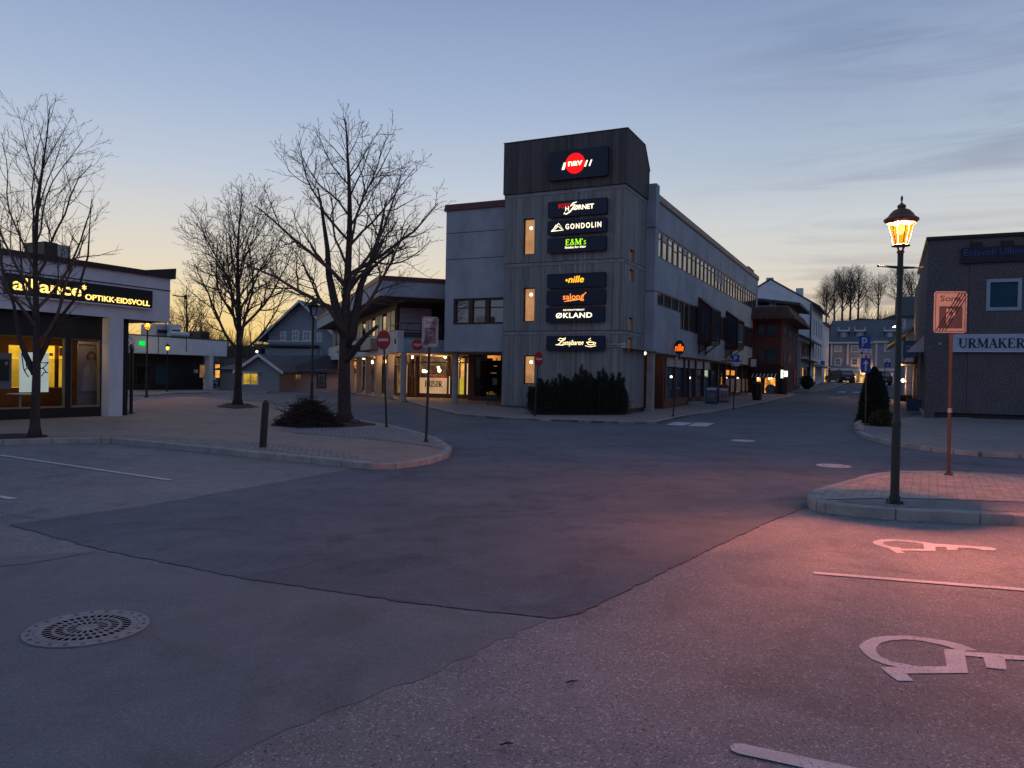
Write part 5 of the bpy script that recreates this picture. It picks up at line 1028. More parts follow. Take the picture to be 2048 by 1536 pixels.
# ================================================================ HOUSES BEHIND THE SQUARE
def gable_house(name, label, corner, rotz, wx, wy, zw, zr, base, mw, mr, ridge='x', over=.45, ov2=.4, soffit=None):
    """local x right along the front, y away; ridge along x or y"""
    t = thing(name, label, 'house', corner, rotz); m = MB(); z0 = base
    m.box(0, wx, 0, wy, z0, zw)
    if ridge == 'y': m.prism([(0, zw), (wx, zw), (wx / 2, zr)], 0, wy)
    else: m.T = Matrix(((0, 1, 0, 0), (1, 0, 0, 0), (0, 0, 1, 0), (0, 0, 0, 1))); m.prism([(0, zw), (wy, zw), (wy / 2, zr)], 0, wx)
    m.build('wall', mw, t); r = MB(); th = .14
    if ridge == 'y':
        k = (zr - zw) / (wx / 2)
        for sg in (0, 1):
            a = (-over, zw - over * k) if sg == 0 else (wx + over, zw - over * k); b = (wx / 2, zr)
            r.add([(a[0], -ov2, a[1] + .03), (b[0], -ov2, b[1] + .03), (b[0], wy + ov2, b[1] + .03), (a[0], wy + ov2, a[1] + .03), (a[0], -ov2, a[1] + th), (b[0], -ov2, b[1] + th), (b[0], wy + ov2, b[1] + th), (a[0], wy + ov2, a[1] + th)],
                  [(0, 1, 2, 3), (4, 5, 6, 7), (0, 1, 5, 4), (1, 2, 6, 5), (2, 3, 7, 6), (3, 0, 4, 7)])
    else:
        k = (zr - zw) / (wy / 2)
        for sg in (0, 1):
            a = (-over, zw - over * k) if sg == 0 else (wy + over, zw - over * k); b = (wy / 2, zr)
            r.add([(-ov2, a[0], a[1] + .03), (-ov2, b[0], b[1] + .03), (wx + ov2, b[0], b[1] + .03), (wx + ov2, a[0], a[1] + .03), (-ov2, a[0], a[1] + th), (-ov2, b[0], b[1] + th), (wx + ov2, b[0], b[1] + th), (wx + ov2, a[0], a[1] + th)],
                  [(0, 1, 2, 3), (4, 5, 6, 7), (0, 1, 5, 4), (1, 2, 6, 5), (2, 3, 7, 6), (3, 0, 4, 7)])
    ro = r.build('roof', mr, t); b_ = MB()
    if ridge == 'y':
        for sg in (0, 1):
            a = (-over, zw - over * k) if sg == 0 else (wx + over, zw - over * k); b = (wx / 2, zr)
            b_.add([(a[0], -ov2 - .04, a[1] - .08), (b[0], -ov2 - .04, b[1] - .08), (b[0], -ov2 - .04, b[1] + th + .03), (a[0], -ov2 - .04, a[1] + th + .03), (a[0], -ov2, a[1] - .08), (b[0], -ov2, b[1] - .08), (b[0], -ov2, b[1] + th + .03), (a[0], -ov2, a[1] + th + .03)], [(0, 1, 2, 3), (4, 5, 6, 7), (0, 1, 5, 4), (2, 3, 7, 6)])
        b_.build('barge_board', m_whitep, ro)
    return t
def winbox(par, f, box, n=0., pane=m_glassd, frame=m_whitep, bars=(1, 1), fw_=.09, name='window', px=True):
    q = rect(f, *box, n) if px else box; s0, s1, z0, z1 = q; m = f.mb(); e = .05
    m.box(s0 - fw_, s0, n, n + e, z0 - fw_, z1 + fw_); m.box(s1, s1 + fw_, n, n + e, z0 - fw_, z1 + fw_); m.box(s0, s1, n, n + e, z0 - fw_, z0); m.box(s0, s1, n, n + e, z1, z1 + fw_)
    for i in range(1, bars[0]): x = s0 + (s1 - s0) * i / bars[0]; m.box(x - .03, x + .03, n + .005, n + e * .9, z0, z1)
    for i in range(1, bars[1]): z = z0 + (z1 - z0) * i / bars[1]; m.box(s0, s1, n + .006, n + e * .8, z - .025, z + .025)
    fo = m.build(name, frame, par); g = f.mb(); g.box(s0, s1, n + .004, n + .02, z0, z1); g.build('pane', pane, fo); return fo
m_bluewall = M('pale_blue_wood', (.235, .28, .33), .8, .08, 2, .3, 4, stretch=(.2, .2, 9), bdist=.02)
# large gabled house: front faces the camera
hb = G(600, 775, 0); D_ = 78.; c0 = at(536, 740, D_); wid = at(676, 740, D_).x - c0.x
zE = at(536, 656, D_).z; zA = at(600, 631, D_).z
H1 = gable_house('gabled_house', 'large pale blue wooden house with a wide gable, behind the square', (c0.x, D_, 0), R(-8), wid, 9, at(536, 668, D_).z, at(598, 625, D_).z + 1.0, -.5, m_bluewall, m_roofd, 'y', over=.9, ov2=.8)
h1 = Face(H1, (0, 0, 0), (1, 0, 0))
for b_ in ((563, 570, 665, 679), (587, 596, 663, 680), (608, 620, 664, 680), (636, 642, 668, 682)): winbox(H1, h1, b_, 0, m_glassd, m_whitep, (2, 2), .12)
winbox(H1, h1, (632, 641, 703, 724), 0, m_glassb, m_whitep, (2, 2), .14); winbox(H1, h1, (537, 548, 706, 716), 0, m_glassd, m_brown, (2, 1), .1)
q = rect(h1, 536, 632, 690, 694, .9); m = h1.mb(); m.box(q[0] - 1.2, q[1], -.1, 1.6, q[2], q[3] + .05); m.build('porch_roof', m_roofd, H1)
q = rect(h1, 630, 650, 690, 694, .9); q2 = rect(h1, 530, 631, 696, 745, 1.2); m = h1.mb(); m.box(q2[0], q2[1], 0, 1.2, -.4, q2[3]); m.build('front_extension', m_bluewall, H1)
q = rect(h1, 536, 630, 681, 690, .9); m = h1.mb(); m.box(q[0], q[1], .95, 1.05, q[2] + .3, q[3]); m.build('balcony_front', m_whitep, H1)
m = h1.mb(); q = rect(h1, 633, 639, 700, 708, .08); m.disc((q[0] + q[1]) / 2, (q[2] + q[3]) / 2 - .1, .10, .06, .09, n=10); m.build('lamp_glow', e_bulb, H1)
p = at(639, 622, D_ + 4); m = MB(); pl_ = loc_of(H1, p); m.box(pl_.x - .5, pl_.x + .5, pl_.y - .4, pl_.y + .4, pl_.z - 1.5, pl_.z + .6); m.build('chimney', M('chimney_brick', (.12, .07, .06), .9, .2, 6, .2), H1)
m = h1.mb(); s_, z_ = h1.hit(513, 703, .3); m.disc(s_, z_, .12, .2, .25, n=8); o = m.build('lamp_glow', e_bulbw, H1)
# low hipped outbuilding with pale garage front
D_ = 63.; c0 = at(580, 745, D_); c1 = at(664, 745, D_); gz = gh(c0.x, D_)
H2 = thing('low_outbuilding', 'long low outbuilding with dark roof and a wall painted lamplit pink, behind the parking area', 'outbuilding', (c0.x, D_, 0), R(-4)); h2 = Face(H2, (0, 0, 0), (1, 0, 0))
wd = c1.x - c0.x + 2; ze = at(620, 741, D_).z; m = MB(); m.box(0, wd, 0, 6, -.5, ze); m.build('wall', m_pinkw, H2)
zr_ = at(540, 712, D_ + 3).z
m = MB(); m.add([(-.5, -.5, ze - .02), (wd + .5, -.5, ze - .02), (wd + .5, 6.5, ze - .02), (-.5, 6.5, ze - .02), (-4.5, 3, zr_), (wd * .40, 3, zr_ + .15), (wd + .5, 3, ze + .35)], [(0, 1, 6, 5), (0, 5, 4), (3, 4, 5), (2, 3, 5, 6), (1, 2, 6), (0, 1, 2, 3)])
m.box(-.5, wd + .5, -.54, -.50, ze - .16, ze + .0); rr = m.build('roof', m_roofd, H2)
q = rect(h2, 561, 590, 745, 752, .0); m = h2.mb()
for k in range(4): s_ = h2.hit(560 + k * 8 + 3, 748)[0]; mwin = winbox(H2, h2, (max(s_, .1), max(s_, .1) + .6, ze - .75, ze - .35), 0, e_dim, m_whitep, (1, 1), .05, px=False)
winbox(H2, h2, (636, 650, 748, 774), 0, m_glassd, m_brown, (3, 3), .1, 'glazed_door')
m = h2.mb(); q = h2.hit(590, 773)[1]; m.box(-.2, wd, .0, 1.2, gz - .3, gz + .18); m.build('kerb_step', m_pinkw, H2)
D_ = 60.; c0 = at(484, 745, D_); c1 = at(562, 745, D_)
H3 = gable_house('garden_house', 'small pale blue gabled house with a lit yellow porch, behind the middle tree', (c0.x, D_, 0), R(-6), c1.x - c0.x, 7, at(520, 738, D_).z, at(500, 711, D_).z, -.5, m_bluewall, m_roofd, 'y', over=.5, ov2=.5)
h3 = Face(H3, (0, 0, 0), (1, 0, 0)); winbox(H3, h3, (487, 515, 747, 768), 0, E('porch_glow', (1, .62, .08), .42, .5, 2), m_whitep, (2, 1), .1, 'porch_opening')
q = rect(h3, 484, 520, 743, 745.5, .1); m = h3.mb(); m.box(q[0], q[1], 0, .5, q[2], q[3]); m.build('porch_beam', m_whitep, H3)
D_ = 70.; c0 = at(440, 745, D_); c1 = at(486, 745, D_)
H4 = gable_house('white_shed', 'low pale shed roof just right of the flat roofed shop', (c0.x, D_, 0), R(-25), 5, 6, at(470, 740, D_).z, at(470, 727, D_).z, -.6, m_bluewall, m_roofd, 'x', over=.4, ov2=.4)

# ================================================================ STREET, LEFT SIDE: brick block, white house, big gabled house, long house
BR = thing('brick_building', 'dark red brick corner building with brown overhanging roof and a lit shop window', 'building', (street(0, 0).x, street(0, 0).y, 0), ROT)
cB = at(1562, 745, 60.5); BR.location = (cB.x, cB.y, 0); bF = Face(BR, (0, 0, 0), (0, -1, 0)); bS = Face(BR, (0, 0, 0), (1, 0, 0)); gb = gh(cB.x, cB.y)
zTb = bF.hit(1560, 641)[1]; eB = bS.hit(1596, 700)[0]; lB = bF.hit(1500, 700)[0] - 3
m = MB(); m.box(0, eB, 0, -lB, gb - 1, zTb + .3); m.build('wall', m_brickr, BR)
zf1 = bF.hit(1560, 639)[1]; zf2 = bF.hit(1560, 622)[1]
m = MB(); m.box(-1.0, eB + .6, -1.0, -lB, zf1, zf1 + .25); m.add([(-1.02, -1.02, zf1 + .02), (eB + .6, -1.02, zf1 + .02), (eB + .6, -lB, zf1 + .02), (-1.02, -lB, zf1 + .02), (-.45, -.45, zf2 + .3), (eB + .2, -.45, zf2 + .3), (eB + .2, -lB, zf2 + .3), (-.45, -lB, zf2 + .3)], [(0, 1, 5, 4), (1, 2, 6, 5), (2, 3, 7, 6), (3, 0, 4, 7), (4, 5, 6, 7)])
m.build('roof', ribbed('brown_roof_sheet', (.10, .062, .048), .22, .7, .55), BR)
for y0, y1 in ((650, 671), (698, 722)):
    for x0, x1 in ((1518, 1530), (1536, 1553)): winbox(BR, bF, (x0, x1, y0, y1), 0, m_glassb, m_brown, (1, 1), .06)
for b_ in ((1566.5, 1573, 655, 678), (1577, 1583, 660, 682), (1567.5, 1573, 706, 724), (1576, 1582, 708, 725)): winbox(BR, bS, b_, 0, m_glassb, m_brown, (2, 1), .07)
q = rect(bF, 1507, 1551, 754, 786, .1); m = bF.mb()
for x in (1506, 1522, 1551, 1558): s_ = bF.hit(x, 760)[0]; m.box(s_, s_ + .3 if x != 1551 else s_ + .9, .02, .14, gb - .5, q[3] + .2)
m.box(q[0], q[1] + .6, .02, .12, gb - .5, q[2]); m.box(q[0], q[1] + .6, .02, .12, q[3], q[3] + .9); wo = m.build('shopfront_frame', m_black, BR)
m = bF.mb(); m.box(q[0], q[1], .01, .05, q[2], q[3]); m.build('lit_window', E('bazaar_glow', (1, .40, .06), 1.0, .65, 2.6), wo)
m = bF.mb(); s_ = bF.hit(1541, 779, .1); m.disc(s_[0], s_[1], .42, .06, .08, n=16); m.build('display_ball', M('display_blue', (.06, .09, .2), .5, .6, 6, 0), BR)
m = bF.mb()
for px, py in ((1516, 757), (1527, 758), (1538, 757), (1543, 756)): s_ = bF.hit(px, py, .1); m.disc(s_[0], s_[1], .07, .07, .1, n=8)
m.build('window_bulb', e_bulbw, BR)
q = rect(bF, 1507, 1559, 747, 756, .6); m = bF.mb(); k = 14
for i in range(k):
    a = q[0] + (q[1] - q[0]) * i / k; b = q[0] + (q[1] - q[0]) * (i + 1) / k; mi = i % 2
    m.add([(a, .12, q[3] + .75), (b, .12, q[3] + .75), (b, .85, q[3]), (a, .85, q[3]), (a + .03, .87, q[2]), (b + .03, .87, q[2])], [(0, 1, 2, 3), (3, 2, 5, 4)], mi)
m.build('awning', [m_awn, m_awn], BR); m = bF.mb()
for i in range(0, k, 2): a = q[0] + (q[1] - q[0]) * i / k; b = a + (q[1] - q[0]) / k * .62; m.add([(a, .875, q[3]), (b, .875, q[3]), (b - .12, .885, q[2]), (a - .12, .885, q[2])], [(0, 1, 2, 3)])
m.build('awning_stripe', m_whitep, BR)
q = rect(bF, 1547, 1560, 731, 734.5, .05); m = bF.mb(); m.box(*q[:2], 0, .05, *q[2:]); m.build('name_plate', m_steel, BR)
p = at(1568, 747, 58.5); o = thing('lit_box_sign', 'small bright white box sign on the brick corner', 'sign', (p.x, p.y, p.z - .35), ROT); m = MB(); m.box(-.08, .08, -.26, .0, .1, .55); m.box(-.1, .1, .06, .22, .0, .62); m.build('light_box', e_box, o); m = MB(); m.box(-.03, .03, 0, .1, .25, .4); m.build('bracket', m_black, o)
winbox(BR, bS, (1563.5, 1568, 757, 784), 0, E('side_window_glow', (1, .5, .08), .40, .4, 3), m_brown, (2, 2), .1); winbox(BR, bS, (1587, 1592, 742, 770), 0, m_red, m_brown, (1, 1), .12, 'door')
AT = thing('attic_house', 'grey attic storey with a shallow dark gable showing above the brick roof', 'house', (0, 0, 0), ROT); c_ = at(1577, 600, 66); AT.location = (c_.x, c_.y, 0); aF = Face(AT, (0, 0, 0), (0, -1, 0)); za0 = aF.hit(1577, 626)[1]; za1 = aF.hit(1577, 610)[1]; za2 = aF.hit(1545, 590)[1]; la = aF.hit(1500, 600)[0] - 3
m = MB(); m.box(0, 9, 0, -la, gb, za1); m.build('wall', m_siding, AT); m = MB(); m.add([(-.6, -1.0, za1 - .1), (-.6, -la, za2), (9.5, -la, za2), (9.5, -1.0, za1 - .1), (-.6, -1., za1 + .12), (-.6, -la, za2 + .22), (9.5, -la, za2 + .22), (9.5, -1., za1 + .12)], [(0, 1, 2, 3), (4, 5, 6, 7), (0, 1, 5, 4), (1, 2, 6, 5), (2, 3, 7, 6), (3, 0, 4, 7)]); m.build('roof', m_roofd, AT)
winbox(AT, aF, (1541, 1550, 603, 622), 0, m_blind, m_steel, (2, 1), .08)
# small white house
WH = thing('white_house', 'narrow two storey white wooden house wedged between brick and tall white houses', 'house', (0, 0, 0), ROT); c_ = at(1601, 745, 74.5); WH.location = (c_.x, c_.y, 0); gw = gh(c_.x, c_.y)
wF = Face(WH, (0, 0, 0), (0, -1, 0)); wS = Face(WH, (0, 0, 0), (1, 0, 0)); ew = wS.hit(1623, 720)[0]; zw = wS.hit(1601, 680)[1]
m = MB(); m.box(0, ew, 0, 8, gw - 1, zw); m.build('wall', m_siding, WH)
m = MB(); m.add([(-.7, -1.0, zw - .15), (ew + .2, -1.0, zw - .15), (ew + .2, 4, zw + 2.2), (-.7, 4, zw + 2.2), (-.7, -1.0, zw + .08), (ew + .2, -1.0, zw + .08), (ew + .2, 4, zw + 2.45), (-.7, 4, zw + 2.45)], [(0, 1, 2, 3), (4, 5, 6, 7), (0, 1, 5, 4), (1, 2, 6, 5), (2, 3, 7, 6), (3, 0, 4, 7)]); m.build('roof', m_roofd, WH)
for k, x in enumerate((1603.5, 1608, 1613.5, 1618.5)):
    winbox(WH, wS, (x, x + 2.2, 690, 712), 0, m_glassd, m_brown, (2, 2), .1); winbox(WH, wS, (x, x + 2.4, 735, 752), 0, e_warm2 if k == 0 else m_glassd, m_brown, (1, 1), .1)
q = wS.hit(1602, 719, .2)[1]; m = wS.mb(); m.box(0, ew, 0, .7, q, q + .12); m.build('canopy', m_roofd, WH)
# big gabled white building
BG = thing('tall_gabled_house', 'tall white plastered house with a broad blank gable above the other roofs', 'house', (0, 0, 0), ROT); c_ = at(1621.5, 745, 82); BG.location = (c_.x, c_.y, 0); gg = gh(c_.x, c_.y)
gF = Face(BG, (0, 0, 0), (0, -1, 0)); gS = Face(BG, (0, 0, 0), (1, 0, 0)); eg = gS.hit(1644, 700)[0]; zg_ = gS.hit(1621.5, 603)[1]; sA, zA_ = gF.hit(1541, 560)
m = MB(); m.box(0, eg, 0, -sA * 2, gg - 1, zg_); m.T = Matrix(((0, 1, 0, 0), (1, 0, 0, 0), (0, 0, 1, 0), (0, 0, 0, 1))); m.prism([(0, zg_), (-sA * 2, zg_), (-sA, zA_)], 0, eg); m.build('wall', m_white, BG)
kk = (zA_ - zg_) / -sA; m = MB()
for sgn in (0, 1):
    ya = -.8 if sgn == 0 else -sA * 2 + .8; za_ = zg_ - .8 * kk
    m.add([(-.06, ya, za_ + .02), (-.06, -sA, zA_ + .02), (eg + .4, -sA, zA_ + .02), (eg + .4, ya, za_ + .02), (-.06, ya, za_ + .2), (-.06, -sA, zA_ + .2), (eg + .4, -sA, zA_ + .2), (eg + .4, ya, za_ + .2)], [(0, 1, 2, 3), (4, 5, 6, 7), (0, 1, 5, 4), (1, 2, 6, 5), (2, 3, 7, 6), (3, 0, 4, 7)])
ro = m.build('roof', m_roofd, BG)
for px, py in ((1540, 556), (1599.5, 577)): s_, z_ = gF.hit(px, py, -.9); m = gF.mb(); m.box(s_ - .35, s_ + .35, -1.3, -.5, z_ - 1.6, z_); m.build('chimney', m_white, ro)
for i in range(4):
    for y0, y1 in ((640, 658), (686, 702), (722, 740)): s_ = eg * (.12 + .23 * i); a = gS.hit(1630, y0)[1]; winbox(BG, gS, (s_, s_ + 1.1, a - 1.7, a), 0, m_glassd, m_whitep, (2, 1), .1, px=False)
m = gF.mb(); m.tube([(-.12, .08, gg), (-.12, .08, zg_)], .07, 6); m.build('downpipe', m_black, BG)
m = gS.mb(); q = rect(gS, 1622, 1643, 729, 731, .5); m.box(.5, eg, 0, 1.0, q[2], q[2] + .15); m.build('canopy', m_steel, BG)
winbox(BG, gS, (1625, 1629, 734, 762), 0, E('shop_glow_pale', (1, .62, .25), .5, .4, 2), m_whitep, (1, 1), .15, 'shop_window'); winbox(BG, gS, (1632, 1637, 736, 762), 0, m_blind, m_whitep, (1, 1), .15, 'shop_window')
LG = thing('long_white_house', 'plain long white house running on to the end of the street', 'house', (0, 0, 0), ROT); c_ = at(1645.5, 745, 101); LG.location = (c_.x, c_.y, 0); lF = Face(LG, (0, 0, 0), (0, -1, 0)); lS = Face(LG, (0, 0, 0), (1, 0, 0)); zl_ = lS.hit(1646, 645)[1]; el = lS.hit(1657.5, 700)[0]
m = MB(); m.box(0, el, -.0, 8, 0, zl_); m.build('wall', m_white, LG); m = MB(); m.box(-.3, el + .2, -.5, 8, zl_, zl_ + .15, 0, .0, .2); m.build('roof', m_roofd, LG)
winbox(LG, lS, (1648, 1651, 738, 764), 0, e_warm, m_whitep, (1, 1), .15, 'shop_window'); winbox(LG, lS, (1652.5, 1655, 742, 764), 0, E('shop_glow_faint', (1, .6, .2), .3, .4, 2), m_whitep, (1, 1), .15, 'shop_window')

# ================================================================ END OF THE STREET: blue grey row house
D_ = 113.; c_ = at(1661, 745, D_); RH = thing('row_house', 'long blue-grey row house with dormers closing the far end of the street', 'house', (c_.x, c_.y, 0), R(-26)); rF = Face(RH, (0, 0, 0), (1, 0, 0))
sR = rF.hit(1870, 740)[0]; zE_ = rF.hit(1700, 687)[1]; zR_ = zE_ + 3.7; gr = 1.4; sM = rF.hit(1747, 700)[0]
m = MB(); m.box(0, sM, 0, 10, gr - 1, zE_); m.box(sM, sR, -.9, 10, gr - 1, zE_ + .1); m.build('wall', m_sidingb, RH)
m = MB(); m.add([(-.3, -.5, zE_ + .1), (sR + .3, -.5, zE_ + .1), (sR + .3, 5, zR_), (-.3, 5, zR_), (sR + .3, 10.5, zE_ + .1), (-.3, 10.5, zE_ + .1)], [(0, 1, 2, 3), (3, 2, 4, 5), (0, 3, 5), (1, 4, 2), (0, 5, 4, 1)]); ro = m.build('roof', m_roofg, RH)
m = rF.mb(); m.box(-.3, sM, .5, .62, zE_ - .02, zE_ + .2); m.box(sM, sR, 1.0, 1.4, zE_ + .05, zE_ + .28); m.build('gutter', m_whitep, RH)
m = rF.mb()
for px in (1663, 1695.5, 1753): s_ = rF.hit(px, 700)[0]; m.box(s_ - .12, s_ + .12, 0 if px < 1740 else .9, .08 if px < 1740 else .98, gr + 2.6, zE_)
zc = rF.hit(1690, 741)[1]; m.box(0, sM, .0, .12, zc, zc + .3); m.box(sM, sR, .9, 1.0, zc, zc + .35); m.build('corner_board', m_whitep, RH)
for x0, x1 in ((1671, 1681), (1704.5, 1715)):
    winbox(RH, rF, (x0, x1, 692.5, 702), .0, m_glassd if x0 > 1700 else m_blind, m_whitep, (2, 2), .16); winbox(RH, rF, (x0, x1 - .5, 718, 729.5), .0, m_glassd, m_whitep, (1, 2), .16)
for y0, y1 in ((690, 701), (720, 731)): winbox(RH, rF, (1771, 1777, y0, y1), .9, m_glassd, m_whitep, (1, 2), .16)
for x0, x1 in ((1677, 1699), (1709, 1731), (1768, 1791)):
    q = rect(rF, x0, x1, 666.5, 684, -1.5); q = (q[0], q[1], q[2], q[3] + .25); m = rF.mb(); m.box(q[0] + .25, q[1] - .25, -4, -.9, q[2] - .2, q[3]); dm = m.build('dormer', m_sidingb, ro)
    m = rF.mb(); m.box(q[0], q[1], -4, -.6, q[3], q[3] + .12); m.build('dormer_roof', m_roofg, ro); m = rF.mb(); m.box(q[0], q[1], -.6, -.5, q[3] - .03, q[3] + .16); m.box(q[0], q[0] + .12, -.75, -.5, q[3] + .16, q[3] + .6); m.box(q[1] - .12, q[1], -.75, -.5, q[3] + .16, q[3] + .6); m.build('dormer_trim', m_whitep, ro)
    winbox(ro, rF, (q[0] + .95, q[1] - .95, q[2] + .35, q[3] - .3), -.9, m_glassd, m_whitep, (2, 2), .1, px=False)
e_sh = E('street_shop_glow', (1, .58, .14), .62, .6, 1.6)
for x0, x1, y0, y1, mt in ((1664, 1667, 747, 764, m_glassd), (1688, 1697, 748, 763, e_sh), (1718, 1729, 749, 764, e_sh), (1733, 1744, 748, 764, m_dkin)): winbox(RH, rF, (x0, x1, y0, y1), .0, mt, m_whitep, (2, 1), .12, 'shop_window')
for x0, x1 in ((1757, 1765), (1768, 1775), (1778, 1784)): winbox(RH, rF, (x0, x1, 747, 766), .9, e_sh, m_whitep, (1, 1), .2, 'shop_window')
m = rF.mb(); s_ = rF.hit(1706, 745)[0]; m.box(s_ - 1.0, s_ + 1.0, 0, 1.2, zc - .5, zc + .05); m.box(s_ - .95, s_ - .7, .9, 1.15, gr - .5, zc - .5); m.box(s_ + .7, s_ + .95, .9, 1.15, gr - .5, zc - .5); m.build('porch', m_whitep, RH)
q = RH.location; p = rF.T @ Vector((rF.hit(1744, 740)[0], .9, zc - .6)); light('wall_lamp_light', p, 900, (1, .42, .10), .15, parent=RH); m = MB(); m.lathe([(.12, -.1), (.16, .08), (.02, .16)], 10, tuple(p + Vector((0, 0, .15)))); m.build('wall_lamp', e_bulb, RH)
p = rF.T @ Vector((rF.hit(1733.5, 752)[0], .4, rF.hit(1733.5, 752)[1])); m = MB(); m.lathe([(.05, -.15), (.17, 0), (.05, .15)], 10, tuple(p)); m.build('wall_lamp', e_bulb, RH)

# ================================================================ RIGHT SIDE
cU = G(1849, 833, .1); U = thing('watchmaker_building', 'two storey dark pebble dashed building carrying the URMAKER sign at the right edge', 'building', (cU.x, cU.y, 0), ROT)
uF = Face(U, (0, 0, 0), (0, -1, 0)); uS = Face(U, (14, 0, 0), (-1, 0, 0)); zU = uF.hit(1853, 481)[1]; uE = 13.
hwU = rect(uF, 1975, 2041, 560, 619)
m = uF.mb(); m.wall(0, 26, .35, zU, [hwU], 0, .18); m.box(0, 26, -20, -.5, .4, zU - .3); m.build('front_wall', m_pebble, U)
m = MB(); m.box(0.3, 10.5, -.4, 0.001, 2.95, zU - .0); m.box(0.01, .8, -.4, 0, .1, 2.95); m.box(9.5, 10.5, -.4, 0, -.3, 2.95); m.build('street_wall', m_pebble, U)
m = uF.mb(); m.box(.05, 26, -.6, -.12, -.5, .35); m.build('plinth', M('plinth_dark', (.045, .045, .045), .95, .3, 4, .3), U)
m = uF.mb(); m.box(-.1, 26, -12, .10, zU, zU + .14); m.build('roof_edge', m_black, U)
m = uF.mb()
for px in (1953, 2015): s_ = uF.hit(px, 480)[0]; m.box(s_ - .22, s_ + .22, 0, .10, zU - .42, zU - .2)
m.build('wall_vent', m_black, U)
m = uF.mb(); s_ = uF.hit(1937, 600)[0]; m.box(s_, s_ + .02, -.02, .004, .4, zU - .1); m.build('panel_joint', m_black, U)
s0, s1, z0, z1 = hwU; m = uF.mb(); t_ = .11; m.box(s0 - .03, s0 + t_, -.15, .03, z0 - .03, z1 + .03); m.box(s1 - t_, s1 + .03, -.15, .03, z0 - .03, z1 + .03); m.box(s0 + t_, s1 - t_, -.15, .03, z0 - .03, z0 + t_); m.box(s0 + t_, s1 - t_, -.15, .03, z1 - t_, z1 + .03); wo = m.build('window', M('blue_white_frame', (.30, .42, .50), .6, .1, 3, 0), U)
m = uF.mb(); m.box(s0 + t_, s1 - t_, -.12, -.08, z0 + t_, z1 - t_); m.build('pane', M('navy_glass', (.006, .06, .12), .05, .1, 1, 0, ior=1.35), wo)
m = uF.mb(); a_ = uF.hit(1862, 694, .05); b_ = uF.hit(1880, 693, .05); m.tube([(a_[0] - .6, .03, a_[1] - .12), (a_[0], .03, a_[1]), (b_[0], .03, b_[1] + .05), (b_[0] + 1.4, .03, b_[1] + .15)], .012, 4); m.build('cable', m_steel, U)
m = uF.mb(); m.disc(b_[0], b_[1] + .12, .05, .0, .1, n=10); m.build('wall_lamp', m_steel, U)
def uboard(label, box, th, mt, n=.03):
    q = rect(uF, *box, n + th); o = thing('sign_board', label, 'sign', uF.W @ Vector((q[0], n, q[2])), ROT, None); f = Face(o, (0, 0, 0), (0, -1, 0)); m = f.mb(); m.box(0, 7, 0, th, 0, q[3] - q[2]); m.build('panel', mt, o); return o, f, q
q0 = uF.hit(1905.5, 670, .18); q1 = uF.hit(1905.5, 702, .18)
o = thing('sign_board', 'pale blue-white box sign with black serif letters URMAKER', 'sign', uF.W @ Vector((q0[0], .0, q1[1])), ROT); f = Face(o, (0, 0, 0), (0, -1, 0)); h = q0[1] - q1[1]
m = f.mb(); m.box(0, 5.2, 0, .18, 0, h); m.build('panel', M('pale_sign_box', (.40, .52, .66), .55, .08, 2, 0), o); m = f.mb(); m.box(-.03, 5.23, .0, .19, -.04, 0); m.box(-.03, 5.23, 0, .19, h, h + .03); m.build('trim', m_whitep, o)
a_ = uF.hit(1917, 690, .18)[0] - q0[0]; b_ = uF.hit(2051, 690, .18)[0] - q0[0]; serif(f, 'lettering', 'URMAKER', a_, h * .20, h * .58, m_navy, o, width=b_ - a_, n=.183, bold=1.150)
q0 = uF.hit(1923, 496, .14); q1 = uF.hit(1923, 526.5, .14)
o = thing('sign_board', 'unlit navy sign with dim blue words Eidsvoll Ullens below the roof edge', 'sign', uF.W @ Vector((q0[0], .0, q1[1])), ROT); f = Face(o, (0, 0, 0), (0, -1, 0)); h = q0[1] - q1[1]
m = f.mb(); m.box(0, 5.6, 0, .14, 0, h); m.build('panel', M('dark_sign_box', (.008, .010, .022), .5, .1, 2, 0), o)
a_ = uF.hit(1928, 510, .14)[0] - q0[0]; b_ = uF.hit(2054, 510, .14)[0] - q0[0]; text(f, 'lettering', 'Eidsvoll Ullensa', a_, h * .46, h * .42, M('dim_blue_letter', (.035, .075, .30), .5, .05, 2, 0), o, width=(b_ - a_) * 1.07, n=.143, bold=0.000)
b_ = uF.hit(2012, 510, .14)[0] - q0[0]; text(f, 'lettering', 'Senter for Bruk Planering', a_, h * .17, h * .14, M('dim_red_letter', (.11, .02, .03), .5, .05, 2, 0), o, width=b_ - a_, n=.143)
# street side of that building: glazed shop door, dark awning
m = MB(); 
for x in (.8, 2.6, 4.6, 6.8, 9.3): m.box(x, x + .12, -.2, -.02, 0, 2.95)
m.box(.92, 9.3, -.2, -.04, .1, .5); m.box(.92, 9.3, -.18, -.05, 2.1, 2.2); m.build('shopfront_frame', m_whitep, U)
m = MB(); m.box(.92, 9.3, -.14, -.10, .5, 2.1); m.build('shop_window', m_glassd, U); m = MB(); m.box(.92, 3.2, -.14, -.10, 2.2, 2.9); m.build('lit_glazing', e_dim, U); m = MB(); m.box(1.4, 2.0, -.09, -.07, 1.5, 2.05); m.build('lit_glazing', E('small_yellow_light', (1, .7, .1), .6, .3, 3), U)
m = MB(); m.add([(2.2, 0, 3.9), (6.5, 0, 3.9), (6.5, .75, 3.1), (2.2, .75, 3.1), (2.2, .75, 2.8), (6.5, .75, 2.8)], [(0, 1, 2, 3), (3, 2, 5, 4)]); m.add([(2.2, 0, 3.9), (2.2, .75, 3.1), (2.2, 0, 3.1)], [(0, 1, 2)], 1); m.build('awning', [m_awn, m_greyl], U)
